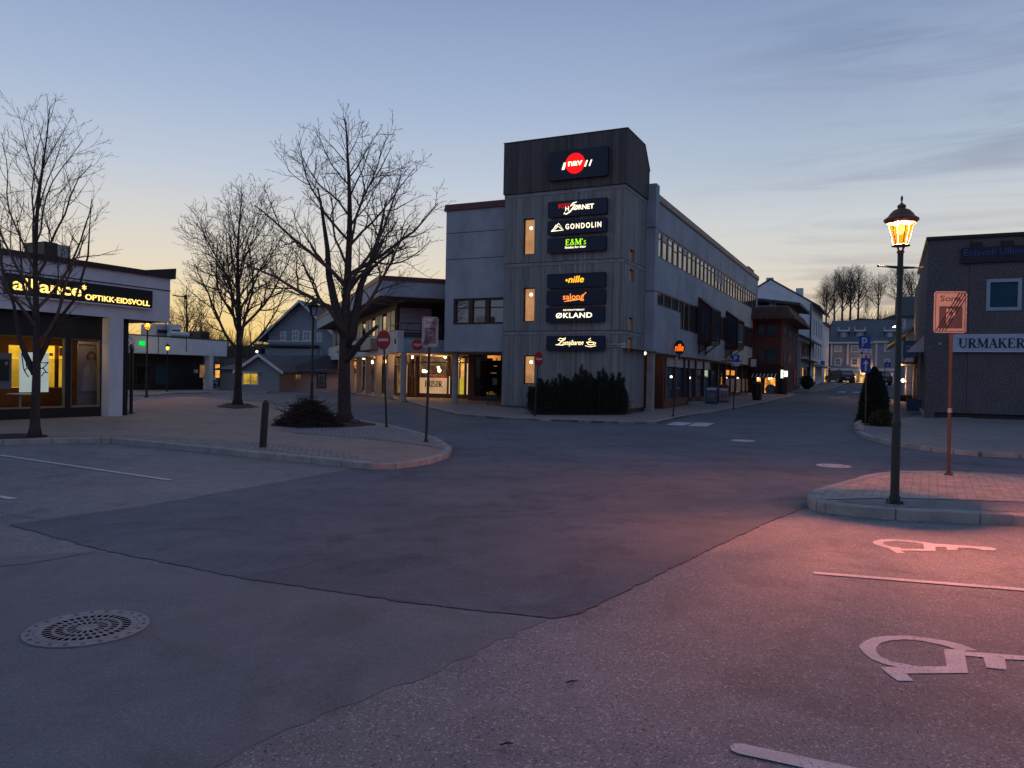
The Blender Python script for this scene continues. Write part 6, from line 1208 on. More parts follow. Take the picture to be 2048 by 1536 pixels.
o = thing('box_sign', 'blue and white projecting box sign beside the pebble dashed corner', 'sign', tuple(at(1821, 699, 43.5) - Vector((0, 0, .45))), ROT); f = Face(o, (0, 0, 0), (0, -1, 0)); m = f.mb(); m.box(-.36, .36, -.06, .06, 0, .95); m.build('box', m_black, o); m = f.mb(); m.box(-.33, .33, .062, .07, .03, .92); m.build('sign_face', M('teal_sign', (.06, .15, .26), .5, .2, 2, 0), o)
m = f.mb(); m.stroke([(-.22, .6), (-.1, .64), (.05, .58), (.24, .63)], .05, .072, .08); m.stroke([(-.2, .42), (0, .38), (.2, .44)], .035, .072, .08); m.build('script_mark', m_greyl, o)
# neighbour shop with dark roof, then gabled houses
def Lx(x, y): v = Matrix.Rotation(ROT, 4, 'Z') @ Vector((x, y, 0)); return (cU.x + v.x, cU.y + v.y, 0)
V1 = thing('slate_roofed_shop', 'low shop with a steep dark slate roof sloping to the street, beyond the watchmaker', 'shop', Lx(10.6, 0), ROT)
m = MB(); m.box(0, 7.5, -9, -.1, -.3, 3.4); m.build('wall', M('grey_shop_wall', (.16, .18, .21), .85, .2, 2, .1), V1); m = MB(); m.add([(-.3, .5, 3.25), (7.8, .5, 3.25), (7.8, -4.5, 6.4), (-.3, -4.5, 6.4), (-.3, .5, 3.45), (7.8, .5, 3.45), (7.8, -4.5, 6.65), (-.3, -4.5, 6.65)], [(0, 1, 2, 3), (4, 5, 6, 7), (0, 1, 5, 4), (1, 2, 6, 5), (2, 3, 7, 6), (3, 0, 4, 7)]); m.build('roof', m_roofd, V1)
m = MB(); m.add([(0, -.12, 3.4), (0, -9, 3.4), (0, -4.5, 6.35)], [(0, 1, 2)]); m.add([(7.5, -.12, 3.4), (7.5, -9, 3.4), (7.5, -4.5, 6.35)], [(0, 1, 2)]); m.build('gable_wall', m_roofd, V1)
for x in (.8, 3.2, 5.6): m = MB(); m.box(x, x + 1.6, -.1, -.02, .5, 2.6); wo = m.build('shop_window', m_brown, V1); m = MB(); m.box(x + .1, x + 1.5, -.03, -.0, .6, 2.5); m.build('pane', m_glassd, wo)
m = MB(); m.box(1, 6, -.05, 1.1, 2.75, 2.85); m.tube([(1.2, 1.0, 0), (1.2, 1.0, 2.75)], .04, 6); m.tube([(5.8, 1.0, 0), (5.8, 1.0, 2.75)], .04, 6); m.build('canopy', m_blackm, V1)
V2 = thing('white_gabled_shop', 'white building with pale boarded eaves catching orange lamplight', 'shop', Lx(20, .4), ROT); g_ = .5
m = MB(); m.box(0, 9, -8, 0, -.3, 5.0); m.T = Matrix(((0, 1, 0, 0), (1, 0, 0, 0), (0, 0, 1, 0), (0, 0, 0, 1))); m.prism([(0, 5.0), (-8, 5.0), (-4, 8.0)], 0, 9); m.build('wall', m_white, V2); m = MB()
for ya, yb in ((1.2, -4), (-9.2, -4)): m.add([(-.5, ya, 4.15), (-.5, yb, 8.05), (9.5, yb, 8.05), (9.5, ya, 4.15), (-.5, ya, 4.35), (-.5, yb, 8.25), (9.5, yb, 8.25), (9.5, ya, 4.35)], [(0, 1, 2, 3), (4, 5, 6, 7), (0, 1, 5, 4), (1, 2, 6, 5), (2, 3, 7, 6), (3, 0, 4, 7)])
m.build('roof', m_sidingb, V2)
v2 = Face(V2, (0, 0, 0), (0, -1, 0))
p = V2.matrix_basis @ Vector((0, 0, 0)); m = MB(); q = loc_of(V2, at(1806, 761, 53)); m.lathe([(.05, -.12), (.14, 0), (.05, .12)], 10, tuple(q)); m.build('wall_lamp', e_bulb, V2); light('wall_lamp_light', q + Vector((-.3, .2, 0)), 160, (1, .48, .16), .1, parent=V2)
q = loc_of(V2, at(1791, 656.5, 53)); light('wall_lamp_light', q, 160, (1, .55, .2), .1, parent=V2); m = MB(); m.lathe([(.22, 0), (.05, .12)], 10, tuple(q + Vector((0, 0, .06)))); m.build('wall_lamp', e_bulbw, V2)
q = at(1797, 560, 74); V4 = gable_house('grey_tiled_house', 'grey house with black roof tiles and chimney, right of the hill trees', (at(1796, 740, 74).x, 74, 0), R(-27), 7, 7, at(1800, 630, 74).z, at(1810, 594, 76).z, 0, m_sidingb, m_roofd, 'x', over=.4, ov2=.4)
v4 = Face(V4, (0, 0, 0), (1, 0, 0)); winbox(V4, v4, (1801, 1809, 640, 655), 0, m_glassd, m_whitep, (1, 2), .1)
# low steps, railing and blue tub by the shops
p = G(1812, 800, .1); o = thing('steps', 'dark stone steps with a black handrail before the right hand shops', 'steps', p, ROT); m = MB(); m.box(-.3, 1.4, -.7, .7, -.4, .2); m.box(0, 1.2, -.5, .5, .2, .34); m.build('tread', m_soil, o)
m = MB()
for x in (-.2, 1.2): m.tube([(x, .65, .2), (x, .65, 1.15)], .022, 6); m.tube([(x, -.65, .2), (x, -.65, 1.15)], .022, 6)
m.tube([(-.2, .65, 1.15), (1.2, .65, 1.15)], .022, 6); m.tube([(-.2, -.65, 1.15), (-.2, .65, 1.15)], .022, 6); m.build('handrail', m_blackm, o)
p = G(1826, 822, .1); o = thing('planter_tub', 'square blue-grey tub on the pavement beside the shop steps', 'planter', p, ROT); m = MB(); m.box(-.28, .28, -.28, .28, 0, .6, 0, -.03, -.03); m.build('tub', M('blue_tub', (.04, .08, .15), .7, .2, 3, .1), o); m = MB(); m.box(-.24, .24, -.24, .24, .55, .603); m.build('soil', m_soil, o)

# ================================================================ BARE TREES
def make_tree(name, label, loc, H, seed, rx, ry=None, zc=None, rz=None, fork=1.0, r0=.17, limbs=24, dens=(0, 4.2, 7.5, 9), lens=(0, .55, .55, .6), minr=.005, up=(0, .20, .16, .08), mats=None, levels=4, first=.24, cat='tree', group=None, lean=(0, 0), ang=(48, 26), stub=True, sides=(10, 6, 4, 3, 3)):
    rg = random.Random(seed); ry = ry or rx; zc = zc if zc is not None else H * .62; rz = rz or H - zc; mats = mats or (m_bark, m_twig)
    t = thing(name, label, cat, loc, rg.uniform(0, 6), group); tr = MB(); cr = MB()
    def exitd(p, d):            # distance to the crown envelope along d
        a = (d.x / rx) ** 2 + (d.y / ry) ** 2 + (d.z / rz) ** 2; q = Vector((p.x / rx, p.y / ry, (p.z - zc) / rz)); b = 2 * (q.x * d.x / rx + q.y * d.y / ry + q.z * d.z / rz); c = q.dot(q) - 1
        D = b * b - 4 * a * c
        return max(.0, (-b + math.sqrt(D)) / (2 * a)) if D > 0 else 0.
    def rot_off(d, ang_, az):
        o = d.orthogonal().normalized(); o2 = d.cross(o); return (d * math.cos(ang_) + (o * math.cos(az) + o2 * math.sin(az)) * math.sin(ang_)).normalized()
    def branch(p, d, L_, r, lvl, mb):
        n = max(2, min(9, int(L_ / (.35 if lvl < 2 else (.22 if lvl == 2 else .14))))); pts = [p.copy()]; rad = [r]; st = L_ / n; q = p.copy(); dd = d.copy(); wob = .16 if lvl <= 1 else .20
        for i in range(n):
            dd = (dd + Vector((rg.gauss(0, wob), rg.gauss(0, wob), rg.gauss(0, wob) + up[min(lvl, 3)])) * (.7 if lvl == 1 else .8)).normalized(); q = q + dd * st; pts.append(q.copy()); f = (i + 1) / n
            rad.append(max(minr * .8, r * (1 - .78 * f) if lvl < 3 else r * (1 - .5 * f)))
        mb.tube(pts, rad, sides[min(lvl, 4)], cap=lvl < 3)
        if lvl >= levels: return
        k = int(L_ * dens[min(lvl, 3)] * rg.uniform(.8, 1.15)) + (1 if lvl < levels - 1 else 0); az = rg.uniform(0, 6.3)
        for j in range(k):
            f = (j + rg.uniform(.3, 1)) / (k + .2); f = .18 + .82 * min(f, 1) if lvl == 1 else .08 + .92 * min(f, 1); x = f * n; i = min(int(x), n - 1); b = pts[i].lerp(pts[i + 1], x - i); rr = rad[i] + (rad[i + 1] - rad[i]) * (x - i)
            az += 2.4 + rg.uniform(-.5, .5); ax = (pts[i + 1] - pts[i]).normalized(); nd_ = rot_off(ax, R(rg.uniform(26, 58)), az)
            if nd_.z < -.25: nd_.z *= -.3; nd_.normalize()
            ln = L_ * lens[min(lvl, 3)] * (1.1 - .6 * f) * rg.uniform(.6, 1.2); ex = exitd(b, nd_)
            ln = min(ln, ex * 1.02 + .12) if ex > .0 else min(ln, .22)
            if ln < .07: continue
            branch(b, nd_, ln, max(minr, min(rr * .62, ln * .016 + .002)), lvl + 1, cr)
        # shoot at the tip
    # leader
    n = 22; pts = []; rad = []; ph = rg.uniform(0, 6); hx = H * .97
    for i in range(n + 1):
        f = i / n; z = hx * f; w_ = .10 * math.sin(f * 7 + ph) * f; pts.append(Vector((w_ + lean[0] * f, .09 * math.cos(f * 6 + ph) * f - .09 * math.cos(ph) * 0 + lean[1] * f, z - .1)))
        fl = 1 + 1.2 * math.exp(-z / .16) * .55; rad.append(max(minr * 1.5, r0 * fl * ((1 - f) ** .85 * .96 + .04) * (1 if f < fork * .3 else .92)))
    # irregular bark outline on the lower trunk
    tr.tube(pts, rad, 14); base_n = len(tr.v)
    for i, v in enumerate(tr.v):
        if v.z < H * .5: a = math.atan2(v.y, v.x); k = 1 + .07 * math.sin(a * 3 + v.z * 2.1) + .05 * math.sin(a * 5 - v.z * 6) + (.16 * max(0, math.sin(a * 4 + ph)) * math.exp(-max(v.z, 0) / .22)); v.x = pts[0].x + (v.x - pts[0].x) * k if v.z < .5 else v.x * 1; v.y = v.y * k if v.z < .5 else v.y
    trunk = tr.build('trunk', mats[0], t, smooth=True)
    az = rg.uniform(0, 6)
    for j in range(limbs):
        f = first + (1 - first) * ((j + rg.uniform(0, .8)) / limbs) ** 1.1 * .97; z = hx * f; x = f * n; i = min(int(x), n - 1); b = pts[i].lerp(pts[i + 1], x - i); rr = rad[i] + (rad[i + 1] - rad[i]) * (x - i)
        az += 2.4 + rg.uniform(-.4, .4); el = R(rg.uniform(ang[0] - 8, ang[0] + 8) * (1 - f) + rg.uniform(ang[1] - 6, ang[1] + 8) * f); d = Vector((math.cos(az) * math.sin(el), math.sin(az) * math.sin(el), math.cos(el)))
        ex = exitd(b, d) if exitd(b, d) > 0 else .5; ln = ex * rg.uniform(.78, 1.0) * (1.0 if f < .6 else .9)
        big = 1.0 if j < limbs * .35 else .78; branch(b, d, max(ln, .5), max(minr * 2, min(rr * .62 * big, .009 + ln * .0165)), 1, cr)
    cr.build('crown', mats[1], t, recalc=False)
    return t
tp = G(688, 843, TOPZ); T1 = make_tree('bare_tree', 'largest bare tree, thick trunk forking over the soil bed on the square', (tp.x, tp.y, TOPZ), 9.6, 11, 3.35, zc=5.9, rz=3.9, r0=.205, limbs=22, first=.27, ang=(66, 34), dens=(0, 2.6, 4.2, 5.2), up=(0, .075, .08, .05), lens=(0, .52, .55, .6), minr=.0062, mats=(m_bark, m_twig))
# heavy forks and a pruned stub low on the big tree
m = MB()
def limb(m, pts, rad, n=9): m.tube([Vector(p) for p in pts], rad, n)
T1.rotation_euler.z = 0
limb(m, [(0, 0, 2.55), (-.16, -.05, 3.0), (-.34, -.1, 3.7), (-.52, -.1, 4.5), (-.60, 0, 5.3), (-.78, .1, 6.3), (-.95, .1, 7.2)], [.15, .15, .125, .10, .075, .05, .02])
limb(m, [(0, 0, 2.3), (.20, .05, 2.75), (.30, .1, 3.4), (.42, .1, 4.2), (.74, .1, 5.0), (1.0, .1, 5.9), (1.15, .2, 6.9)], [.15, .15, .13, .10, .075, .05, .02])
limb(m, [(.02, -.1, 1.85), (.26, -.15, 2.10), (.45, -.2, 2.38), (.66, -.25, 2.62), (.85, -.3, 2.78), (1.04, -.3, 2.95)], [.10, .10, .085, .07, .06, .055])
limb(m, [(.5, .1, 4.4), (.85, .15, 4.85), (1.2, .2, 5.15), (1.42, .2, 5.33)], [.05, .042, .04, .045])
m.build('forked_limb', m_bark, T1, smooth=True)
tp = G(475, 809, TOPZ); T2 = make_tree('bare_tree', 'bare birch with flared dark foot between the left shop and the big tree', (tp.x, tp.y, TOPZ), 9.4, 23, 3.2, zc=5.9, rz=4.0, r0=.17, limbs=26, first=.24, ang=(54, 22), dens=(0, 2.5, 3.9, 4.5), minr=.0068, up=(0, .13, .12, .08), mats=(m_bark, m_twig))
tp = G(68, 874, TOPZ); T3 = make_tree('bare_tree', 'young bare tree with upright twigs standing before the optician shop windows', (tp.x, tp.y, TOPZ), 7.4, 37, 2.15, zc=4.0, rz=3.6, r0=.095, limbs=17, first=.27, ang=(56, 14), dens=(0, 3.0, 4.5, 5.6), minr=.0036, up=(0, .17, .16, .1), lean=(.1, 0))
m = MB(); T3.rotation_euler.z = 0
limb(m, [(0, 0, 1.35), (-.2, 0, 1.75), (-.36, 0, 2.2), (-.46, 0, 2.8), (-.75, .05, 3.6), (-.9, .1, 4.6), (-1.0, .1, 5.8)], [.07, .058, .042, .032, .024, .016, .006]); limb(m, [(0, 0, 1.5), (.2, .05, 1.95), (.42, .1, 2.5), (.80, .1, 3.0), (1.05, .1, 3.9), (1.1, .1, 5.0)], [.07, .055, .038, .028, .02, .006]); m.build('forked_limb', m_bark, T3, smooth=True)
# farther trees
def farat(px, py, D, dz=0): q = at(px, py, D); return (q.x, D, gh(q.x, D) + dz)
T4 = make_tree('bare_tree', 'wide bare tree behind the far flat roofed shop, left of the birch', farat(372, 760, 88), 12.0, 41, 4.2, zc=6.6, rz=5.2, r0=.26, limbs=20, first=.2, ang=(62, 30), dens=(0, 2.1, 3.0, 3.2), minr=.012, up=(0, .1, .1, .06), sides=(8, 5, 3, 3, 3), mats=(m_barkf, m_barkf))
GRP = 'bare trees behind the left shops'; T4['group'] = GRP
for lab, px, D, s_, rz_ in (('bare tree behind the flat shop, just right of the optician roof end', 330, 84, .78, 1.), ('bare tree low in the glow, right of the silver duct', 402, 96, .80, 2.2), ('small far bare tree nearest the blue gabled house', 440, 100, .62, 3.1), ('bare tree behind the optician roof, right of its vent', 160, 44, .62, 4.), ('bare tree behind the optician roof, left of its vent', 60, 48, .70, 5.), ('thin bare tree top above the middle of the optician roof', 215, 52, .55, .4)):
    c = copy_tree(T4); q = farat(px, 760, D); c.location = q; c.scale = (s_, s_, s_); c.rotation_euler.z = rz_; c['label'] = lab
# trees on the hill
kinds = []
HG = 'tall bare trees along the hill crest'
hz_specs = [(1652, 655, 560, 158, 1.0), (1668, 652, 548, 160, 2.1), (1684, 650, 535, 163, .6), (1700, 647, 530, 166, 4.), (1716, 645, 534, 165, 5.2), (1734, 642, 590, 172, 2.6), (1756, 637, 545, 166, 3.4), (1800, 628, 532, 168, 1.7), (1822, 626, 540, 172, 2.9)]
labs = ['leftmost bare tree on the hill, beside the tall gabled house', 'second bare tree from the left on the hill crest', 'bare tree on the hill left of its tallest neighbour', 'tallest bare tree on the hill crest, straight trunk', 'bare tree on the hill just right of the tallest one', 'thin small bare tree in the gap on the hill crest', 'round crowned bare tree on the hill left of the lamp post', 'bare tree on the hill just right of the lamp post', 'rightmost bare tree on the hill, by the dark tiled roof']
for i, (px, yb, yt, D, rz_) in enumerate(hz_specs):
    b = at(px, yb, D); h = at(px, yt, D).z - b.z + 1.0
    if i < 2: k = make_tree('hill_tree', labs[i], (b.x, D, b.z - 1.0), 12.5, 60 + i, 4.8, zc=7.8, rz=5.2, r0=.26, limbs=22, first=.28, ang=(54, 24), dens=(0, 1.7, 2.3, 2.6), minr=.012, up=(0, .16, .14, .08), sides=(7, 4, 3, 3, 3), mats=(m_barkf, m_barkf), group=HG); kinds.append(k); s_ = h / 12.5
    else: k = copy_tree(kinds[i % 2]); k.location = (b.x, D, b.z - 1.0); k['label'] = labs[i]; s_ = h / 12.5
    k.scale = (s_ * (1. if i != 5 else .5), s_ * (1. if i != 5 else .5), s_); k.rotation_euler.z = rz_
# undergrowth along the crest and treeline on the left
def brush(name, label, pts, mat_, n, h, r, kind='stuff', seed=3):
    rg = random.Random(seed); m = MB()
    for _ in range(n):
        a = rg.random() * (len(pts) - 1); i = int(a); p = Vector(pts[i]).lerp(Vector(pts[i + 1]), a - i); p += Vector((rg.gauss(0, 1.2), rg.gauss(0, 1.2), -.5)); d = Vector((rg.gauss(0, .35), rg.gauss(0, .2), 1)).normalized(); L_ = h * rg.uniform(.4, 1.2)
        m.tube([p, p + d * L_ * .5, p + d * L_ + Vector((rg.gauss(0, .2), 0, 0))], [r, r * .7, r * .3], 3, cap=False)
    o = m.build(name, mat_, recalc=False); tag(o, label, None, None, kind); return o
brush('hill_undergrowth', 'thin bare scrub along the hill crest', [tuple(at(x, y, 168)) for x, y in ((1640, 660), (1690, 649), (1760, 637), (1850, 622))], m_barkf, 420, 2.6, .035)
brush('far_scrub', 'bare scrub and small trees in front of the glow at the left horizon', [tuple(at(x, y, 120)) for x, y in ((340, 700), (430, 706), (500, 712), (560, 716))], m_barkf, 700, 4.2, .04, seed=8)
def conifer(name, label, loc, H, r, n, seed, mat_, cat, jag=.25, leaf=.07, prof=None, trunk=True, group=None):
    rg = random.Random(seed); t = thing(name, label, cat, loc, 0, group)
    if trunk: m = MB(); m.tube([(0, 0, -.05), (0, 0, H * .9)], [r * .12, .01], 6); m.build('trunk', m_bark, t)
    m = MB(); prof = prof or (lambda f: (1 - f) ** .8)
    lob = [(rg.uniform(0, 6.28), rg.uniform(.1, .9), rg.uniform(-jag, jag)) for _ in range(16)]
    for _ in range(n):
        f = rg.random() ** 1.1; a = rg.uniform(0, 6.283); k = 1 + sum(j * math.exp(-((math.atan2(math.sin(a - b), math.cos(a - b))) ** 2) * 3 - ((f - c) * 6) ** 2) for b, c, j in lob)
        rr = r * prof(f) * k * (rg.random() ** .35); p = Vector((rr * math.cos(a), rr * math.sin(a), H * f)); d = Vector((math.cos(a) * .7 + rg.gauss(0, .4), math.sin(a) * .7 + rg.gauss(0, .4), .7 + rg.gauss(0, .4))).normalized(); s_ = d.cross(Vector((rg.gauss(0, 1), rg.gauss(0, 1), rg.gauss(0, 1)))).normalized(); l_ = leaf * rg.uniform(.6, 1.6)
        m.add([p - s_ * l_ * .22, p + s_ * l_ * .22, p + d * l_ * 1.3], [(0, 1, 2)])
    m.build('foliage', mat_, t, recalc=False); return t
# little spruces on the left horizon, and shrubs by the garden house
for i, (px, h, lab) in enumerate(((528, 3.2, 'small dark fir on the left horizon, left one of two'), (549, 4.0, 'small dark fir on the horizon against the blue house gable'))):
    q = at(px, 715, 104); conifer('fir_tree', lab, (q.x, 104, -.2), h + 1.5, 1.2, 1500, 20 + i, m_leafd, 'tree', leaf=.3, group='small firs on the left horizon')
q = G(528, 777, 0); conifer('cone_shrub', 'dark cone shaped shrub before the garden house', tuple(G(548, 776, 0)), 1.75, .75, 2500, 31, m_leafd, 'shrub', leaf=.12)
conifer('garden_shrub', 'low spreading dark shrub left of the cone shaped one', tuple(G(515, 778, 0)), 1.1, 1.3, 2500, 32, m_leafd, 'shrub', leaf=.12, prof=lambda f: math.sqrt(max(0, 1 - f * f)))
conifer('garden_shrub', 'low dark hedge like shrub beyond the middle tree trunk', tuple(G(462, 779, 0)), 1.2, 2.0, 3000, 33, m_leafd, 'shrub', leaf=.12, prof=lambda f: math.sqrt(max(0, 1 - f * f)))
# gnarled pollard before the garden house
q = G(527, 779, 0); o = make_tree('pollard_tree', 'stubby gnarled pollard tree in front of the garden house', (q.x, q.y, q.z), 2.9, 77, 1.6, zc=1.9, rz=1.3, r0=.22, limbs=9, first=.45, ang=(70, 40), dens=(0, 1.6, 1.5, 1), levels=2, minr=.03, mats=(m_bark, m_bark))
# columnar conifer and juniper on the right pavement corner
q = G(1746, 846, .1); conifer('conifer_shrub', 'tall narrow dark conifer on the pavement corner beside the street', (q.x, q.y, .1), 2.02, .62, 14000, 5, m_leafd, 'conifer', leaf=.07, prof=lambda f: .22 + .78 * (1 - f) ** .75 if f < .93 else .2 * (1 - f) / .07, jag=.22)
q = G(1752, 851, .1); conifer('juniper_shrub', 'low yellowish juniper at the foot of the tall conifer', (q.x + .15, q.y - .2, .1), .5, .5, 3500, 6, m_leafy, 'shrub', leaf=.06, prof=lambda f: math.sqrt(max(0, 1 - f * f)), jag=.4, trunk=False)
rg = random.Random(9)
for i in range(5):
    q = G(1719 + rg.uniform(-4, 6), 846 + i * 4, .1); m = MB(); r_ = rg.uniform(.07, .13); vs = []
    m.lathe([(r_ * .7, 0), (r_, r_ * .5), (r_ * .8, r_ * 1.1), (r_ * .3, r_ * 1.35)], 7, (0, 0, 0)); o = thing('edging_stone', 'rough stone edging the conifer bed, ' + ['nearest the street end', 'second from the far end', 'middle one of the row', 'second from the near end', 'nearest the camera'][i], 'stone', (q.x, q.y, .09), rg.uniform(0, 6), 'stones edging the conifer bed')
    for v in m.v: v += Vector((rg.gauss(0, .012), rg.gauss(0, .012), 0))
    m.build('stone', m_kerb, o)
# evergreen thicket against the tower
bp = [(1086, .62, 1.45), (1108, .75, 1.5), (1135, .8, 1.6), (1162, .85, 1.95), (1192, .8, 1.75), (1216, .75, 1.9), (1234, .55, 1.6)]
th = thing('evergreen_thicket', 'dense dark evergreen thicket growing against the foot of the sign tower', 'shrub', tuple(G(1155, 832, .09)), 0); lo_ = th.location
rg = random.Random(15); m = MB(); tw_ = MB()
for ci, (px, r_, h_) in enumerate(bp):
    c_ = G(px, 829, .09); c_ = Vector((c_.x, c_.y + .15, .0)) - Vector((lo_[0], lo_[1], 0))
    for _ in range(62):
        a = rg.uniform(0, 6.283); f = rg.random(); b0 = c_ + Vector((rg.gauss(0, .16), rg.gauss(0, .14), .02)); out_ = r_ * rg.uniform(.15, 1.0); hh = h_ * rg.uniform(.35, 1.0) * (1 - .35 * (out_ / r_) ** 2) * (1 + .12 * math.sin(ci * 2.3 + a)); tip = c_ + Vector((out_ * math.cos(a), out_ * .8 * math.sin(a), hh))
        mid = (b0 + tip) / 2 + Vector((out_ * .22 * math.cos(a), out_ * .2 * math.sin(a), -hh * .06)); tw_.tube([b0, mid, tip], [.016, .010, .004], 4, cap=False)
        for k in range(int(150 + 190 * hh)):
            u = rg.random() ** .6; p = b0.lerp(mid, u * 2) if u < .5 else mid.lerp(tip, u * 2 - 1); wd = .17 * (1.15 - u); p = p + Vector((rg.gauss(0, wd), rg.gauss(0, wd), rg.gauss(0, wd * .7))); p.z = max(p.z, .02)
            d = ((tip - b0).normalized() + Vector((rg.gauss(0, .55), rg.gauss(0, .55), rg.gauss(.1, .4)))).normalized(); s_ = d.cross(Vector((rg.gauss(0, 1), rg.gauss(0, 1), rg.gauss(0, 1)))).normalized(); l_ = .055 * rg.uniform(.6, 1.6); m.add([p - s_ * l_ * .2, p + s_ * l_ * .2, p + d * l_ * 1.5], [(0, 1, 2)])
m.build('foliage', m_leafd, th, recalc=False); tw_.build('twigs', m_twig, th, recalc=False)
# heap of cut branches
c0 = G(598, 856, TOPZ); hp = thing('brush_heap', 'heap of cut twiggy branches piled at the foot of the unlit lamp', 'brushwood', (c0.x, c0.y + .9, TOPZ), 0); m = MB(); rg = random.Random(21)
for _ in range(1900):
    a = rg.uniform(0, 6.283); rr = rg.random() ** .6; p = Vector((.80 * rr * math.cos(a), .6 * rr * math.sin(a), max(.02, .80 * (1 - rr ** 1.8) * rg.random()))); b = rg.uniform(-.35, .35) + rg.choice((0, math.pi)); d = Vector((math.cos(b), math.sin(b) * .8, rg.gauss(.05, .22))).normalized(); L_ = rg.uniform(.2, .65); pts = [p - d * L_ / 2]
    for k in range(3): pts.append(pts[-1] + d * L_ / 3 + Vector((0, 0, -.03 * k)) + Vector((rg.gauss(0, .03), rg.gauss(0, .03), rg.gauss(0, .03))))
    for q_ in pts: q_.z = max(.01, q_.z)
    m.tube(pts, [.009, .008, .006, .003], 3, cap=False)
for _ in range(60):
    a = rg.uniform(0, 6.283); p = Vector((.8 * math.cos(a) * rg.random(), .4 * math.sin(a), .35)); pts = [p]; d = Vector((math.cos(a), math.sin(a) * .5, rg.uniform(.3, 1.2))).normalized()
    for k in range(4): pts.append(pts[-1] + d * .14); d = (d + Vector((rg.gauss(0, .25), rg.gauss(0, .2), rg.gauss(-.1, .2)))).normalized()
    m.tube(pts, [.006, .005, .004, .003, .002], 3, cap=False)
m.build('branches', M('cut_twigs', (.035, .026, .022), .95, .3, 4, 0), hp, recalc=False)
rg = random.Random(5)
for i, (px, py) in enumerate(((652, 845), (661, 846), (672, 848), (710, 846))):
    q = G(px, py, TOPZ); o = thing('bed_stone', 'reddish stone in the soil bed, ' + ['left of the big trunk, farthest left', 'left of the big trunk, middle one', 'touching the big trunk on its left', 'right of the big trunk'][i], 'stone', (q.x, q.y, TOPZ), i, 'reddish stones round the big tree'); m = MB(); m.lathe([(.10, 0), (.15, .04), (.11, .10), (.04, .12)], 7)
    for v in m.v: v += Vector((rg.gauss(0, .02), rg.gauss(0, .02), 0))
    m.build('stone', M('reddish_stone', (.16, .085, .075), .9, .3, 8, .3), o)

# ================================================================ STREET LAMPS
def lamp(label, loc, sc_=1., lit=0, rz=0., mt=None, bar=True, head=None, group='old fashioned lantern lamp posts'):
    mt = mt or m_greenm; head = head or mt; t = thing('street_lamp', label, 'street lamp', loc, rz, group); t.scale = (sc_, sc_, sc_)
    m = MB(); m.lathe([(.056, 0), (.054, 1.02), (.060, 1.06), (.043, 1.16), (.040, 1.2), (.036, 3.0), (.036, 3.3)], 20); m.lathe([(.044, 3.02), (.044, 3.10), (.040, 3.12)], 20); m.build('pole', mt, t)
    m = MB(); m.lathe([(.115, 0), (.115, .018), (.07, .03), (.066, .10), (.062, .105)], 24)
    for k in range(4): a = k * math.pi / 2 + .6; m.lathe([(.016, .018), (.016, .045)], 6, (.093 * math.cos(a), .093 * math.sin(a), 0))
    m.build('base_plate', mt, t)
    if bar:
        m = MB()
        for s_ in (-1, 1): m.tube([(s_ * .035, 0, 3.12), (s_ * .31, 0, 3.13)], [.02, .009], 8); m.tube([(s_ * .305, 0, 3.13), (s_ * .322, 0, 3.13)], .018, 8)
        m.build('ladder_bar', mt, t)
    m = MB(); m.lathe([(.037, 3.3), (.05, 3.33), (.03, 3.345)], 16)
    for k in range(4): a = k * math.pi / 2; m.tube([(.03 * math.cos(a), .03 * math.sin(a), 3.33), (.055 * math.cos(a), .055 * math.sin(a), 3.405)], .008, 5)
    m.lathe([(.05, 3.395), (.112, 3.40), (.112, 3.412), (.09, 3.42)], 24, m=0)
    for k in range(6): a = k * math.pi / 3 + .25; m.tube([(.088 * math.cos(a), .088 * math.sin(a), 3.41), (.158 * math.cos(a), .158 * math.sin(a), 3.70)], .0065, 5)
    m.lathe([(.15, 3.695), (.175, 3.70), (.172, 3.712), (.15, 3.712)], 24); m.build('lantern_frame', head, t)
    m = MB(); n = 6; vs = [];
    for r_, z in ((.084, 3.412), (.154, 3.70)):
        for k in range(n): a = k * math.pi / 3 + .25; vs.append((r_ * math.cos(a), r_ * math.sin(a), z))
    m.add(vs, [(k, (k + 1) % n, (k + 1) % n + n, k + n) for k in range(n)]); m.build('lantern_glass', [m_glass, g_sod, g_yel][lit], t)
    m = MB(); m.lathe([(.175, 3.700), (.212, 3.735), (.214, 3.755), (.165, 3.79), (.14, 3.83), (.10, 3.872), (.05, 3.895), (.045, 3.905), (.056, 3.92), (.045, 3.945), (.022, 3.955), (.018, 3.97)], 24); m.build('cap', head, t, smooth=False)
    m = MB(); m.lathe([(.008, 3.965), (.008, 3.99), (.014, 4.01), (.015, 4.04), (.006, 4.065)], 10); m.build('finial', mt, t)
    if lit: m = MB(); m.lathe([(.015, 3.56), (.038, 3.60), (.042, 3.66), (.02, 3.70)], 12); m.build('bulb', e_lamp, t)
    else: m = MB(); m.lathe([(.05, 3.42), (.045, 3.47), (.028, 3.49), (.03, 3.56), (.02, 3.6)], 10); m.build('bulb', m_whitep, t)
    return t
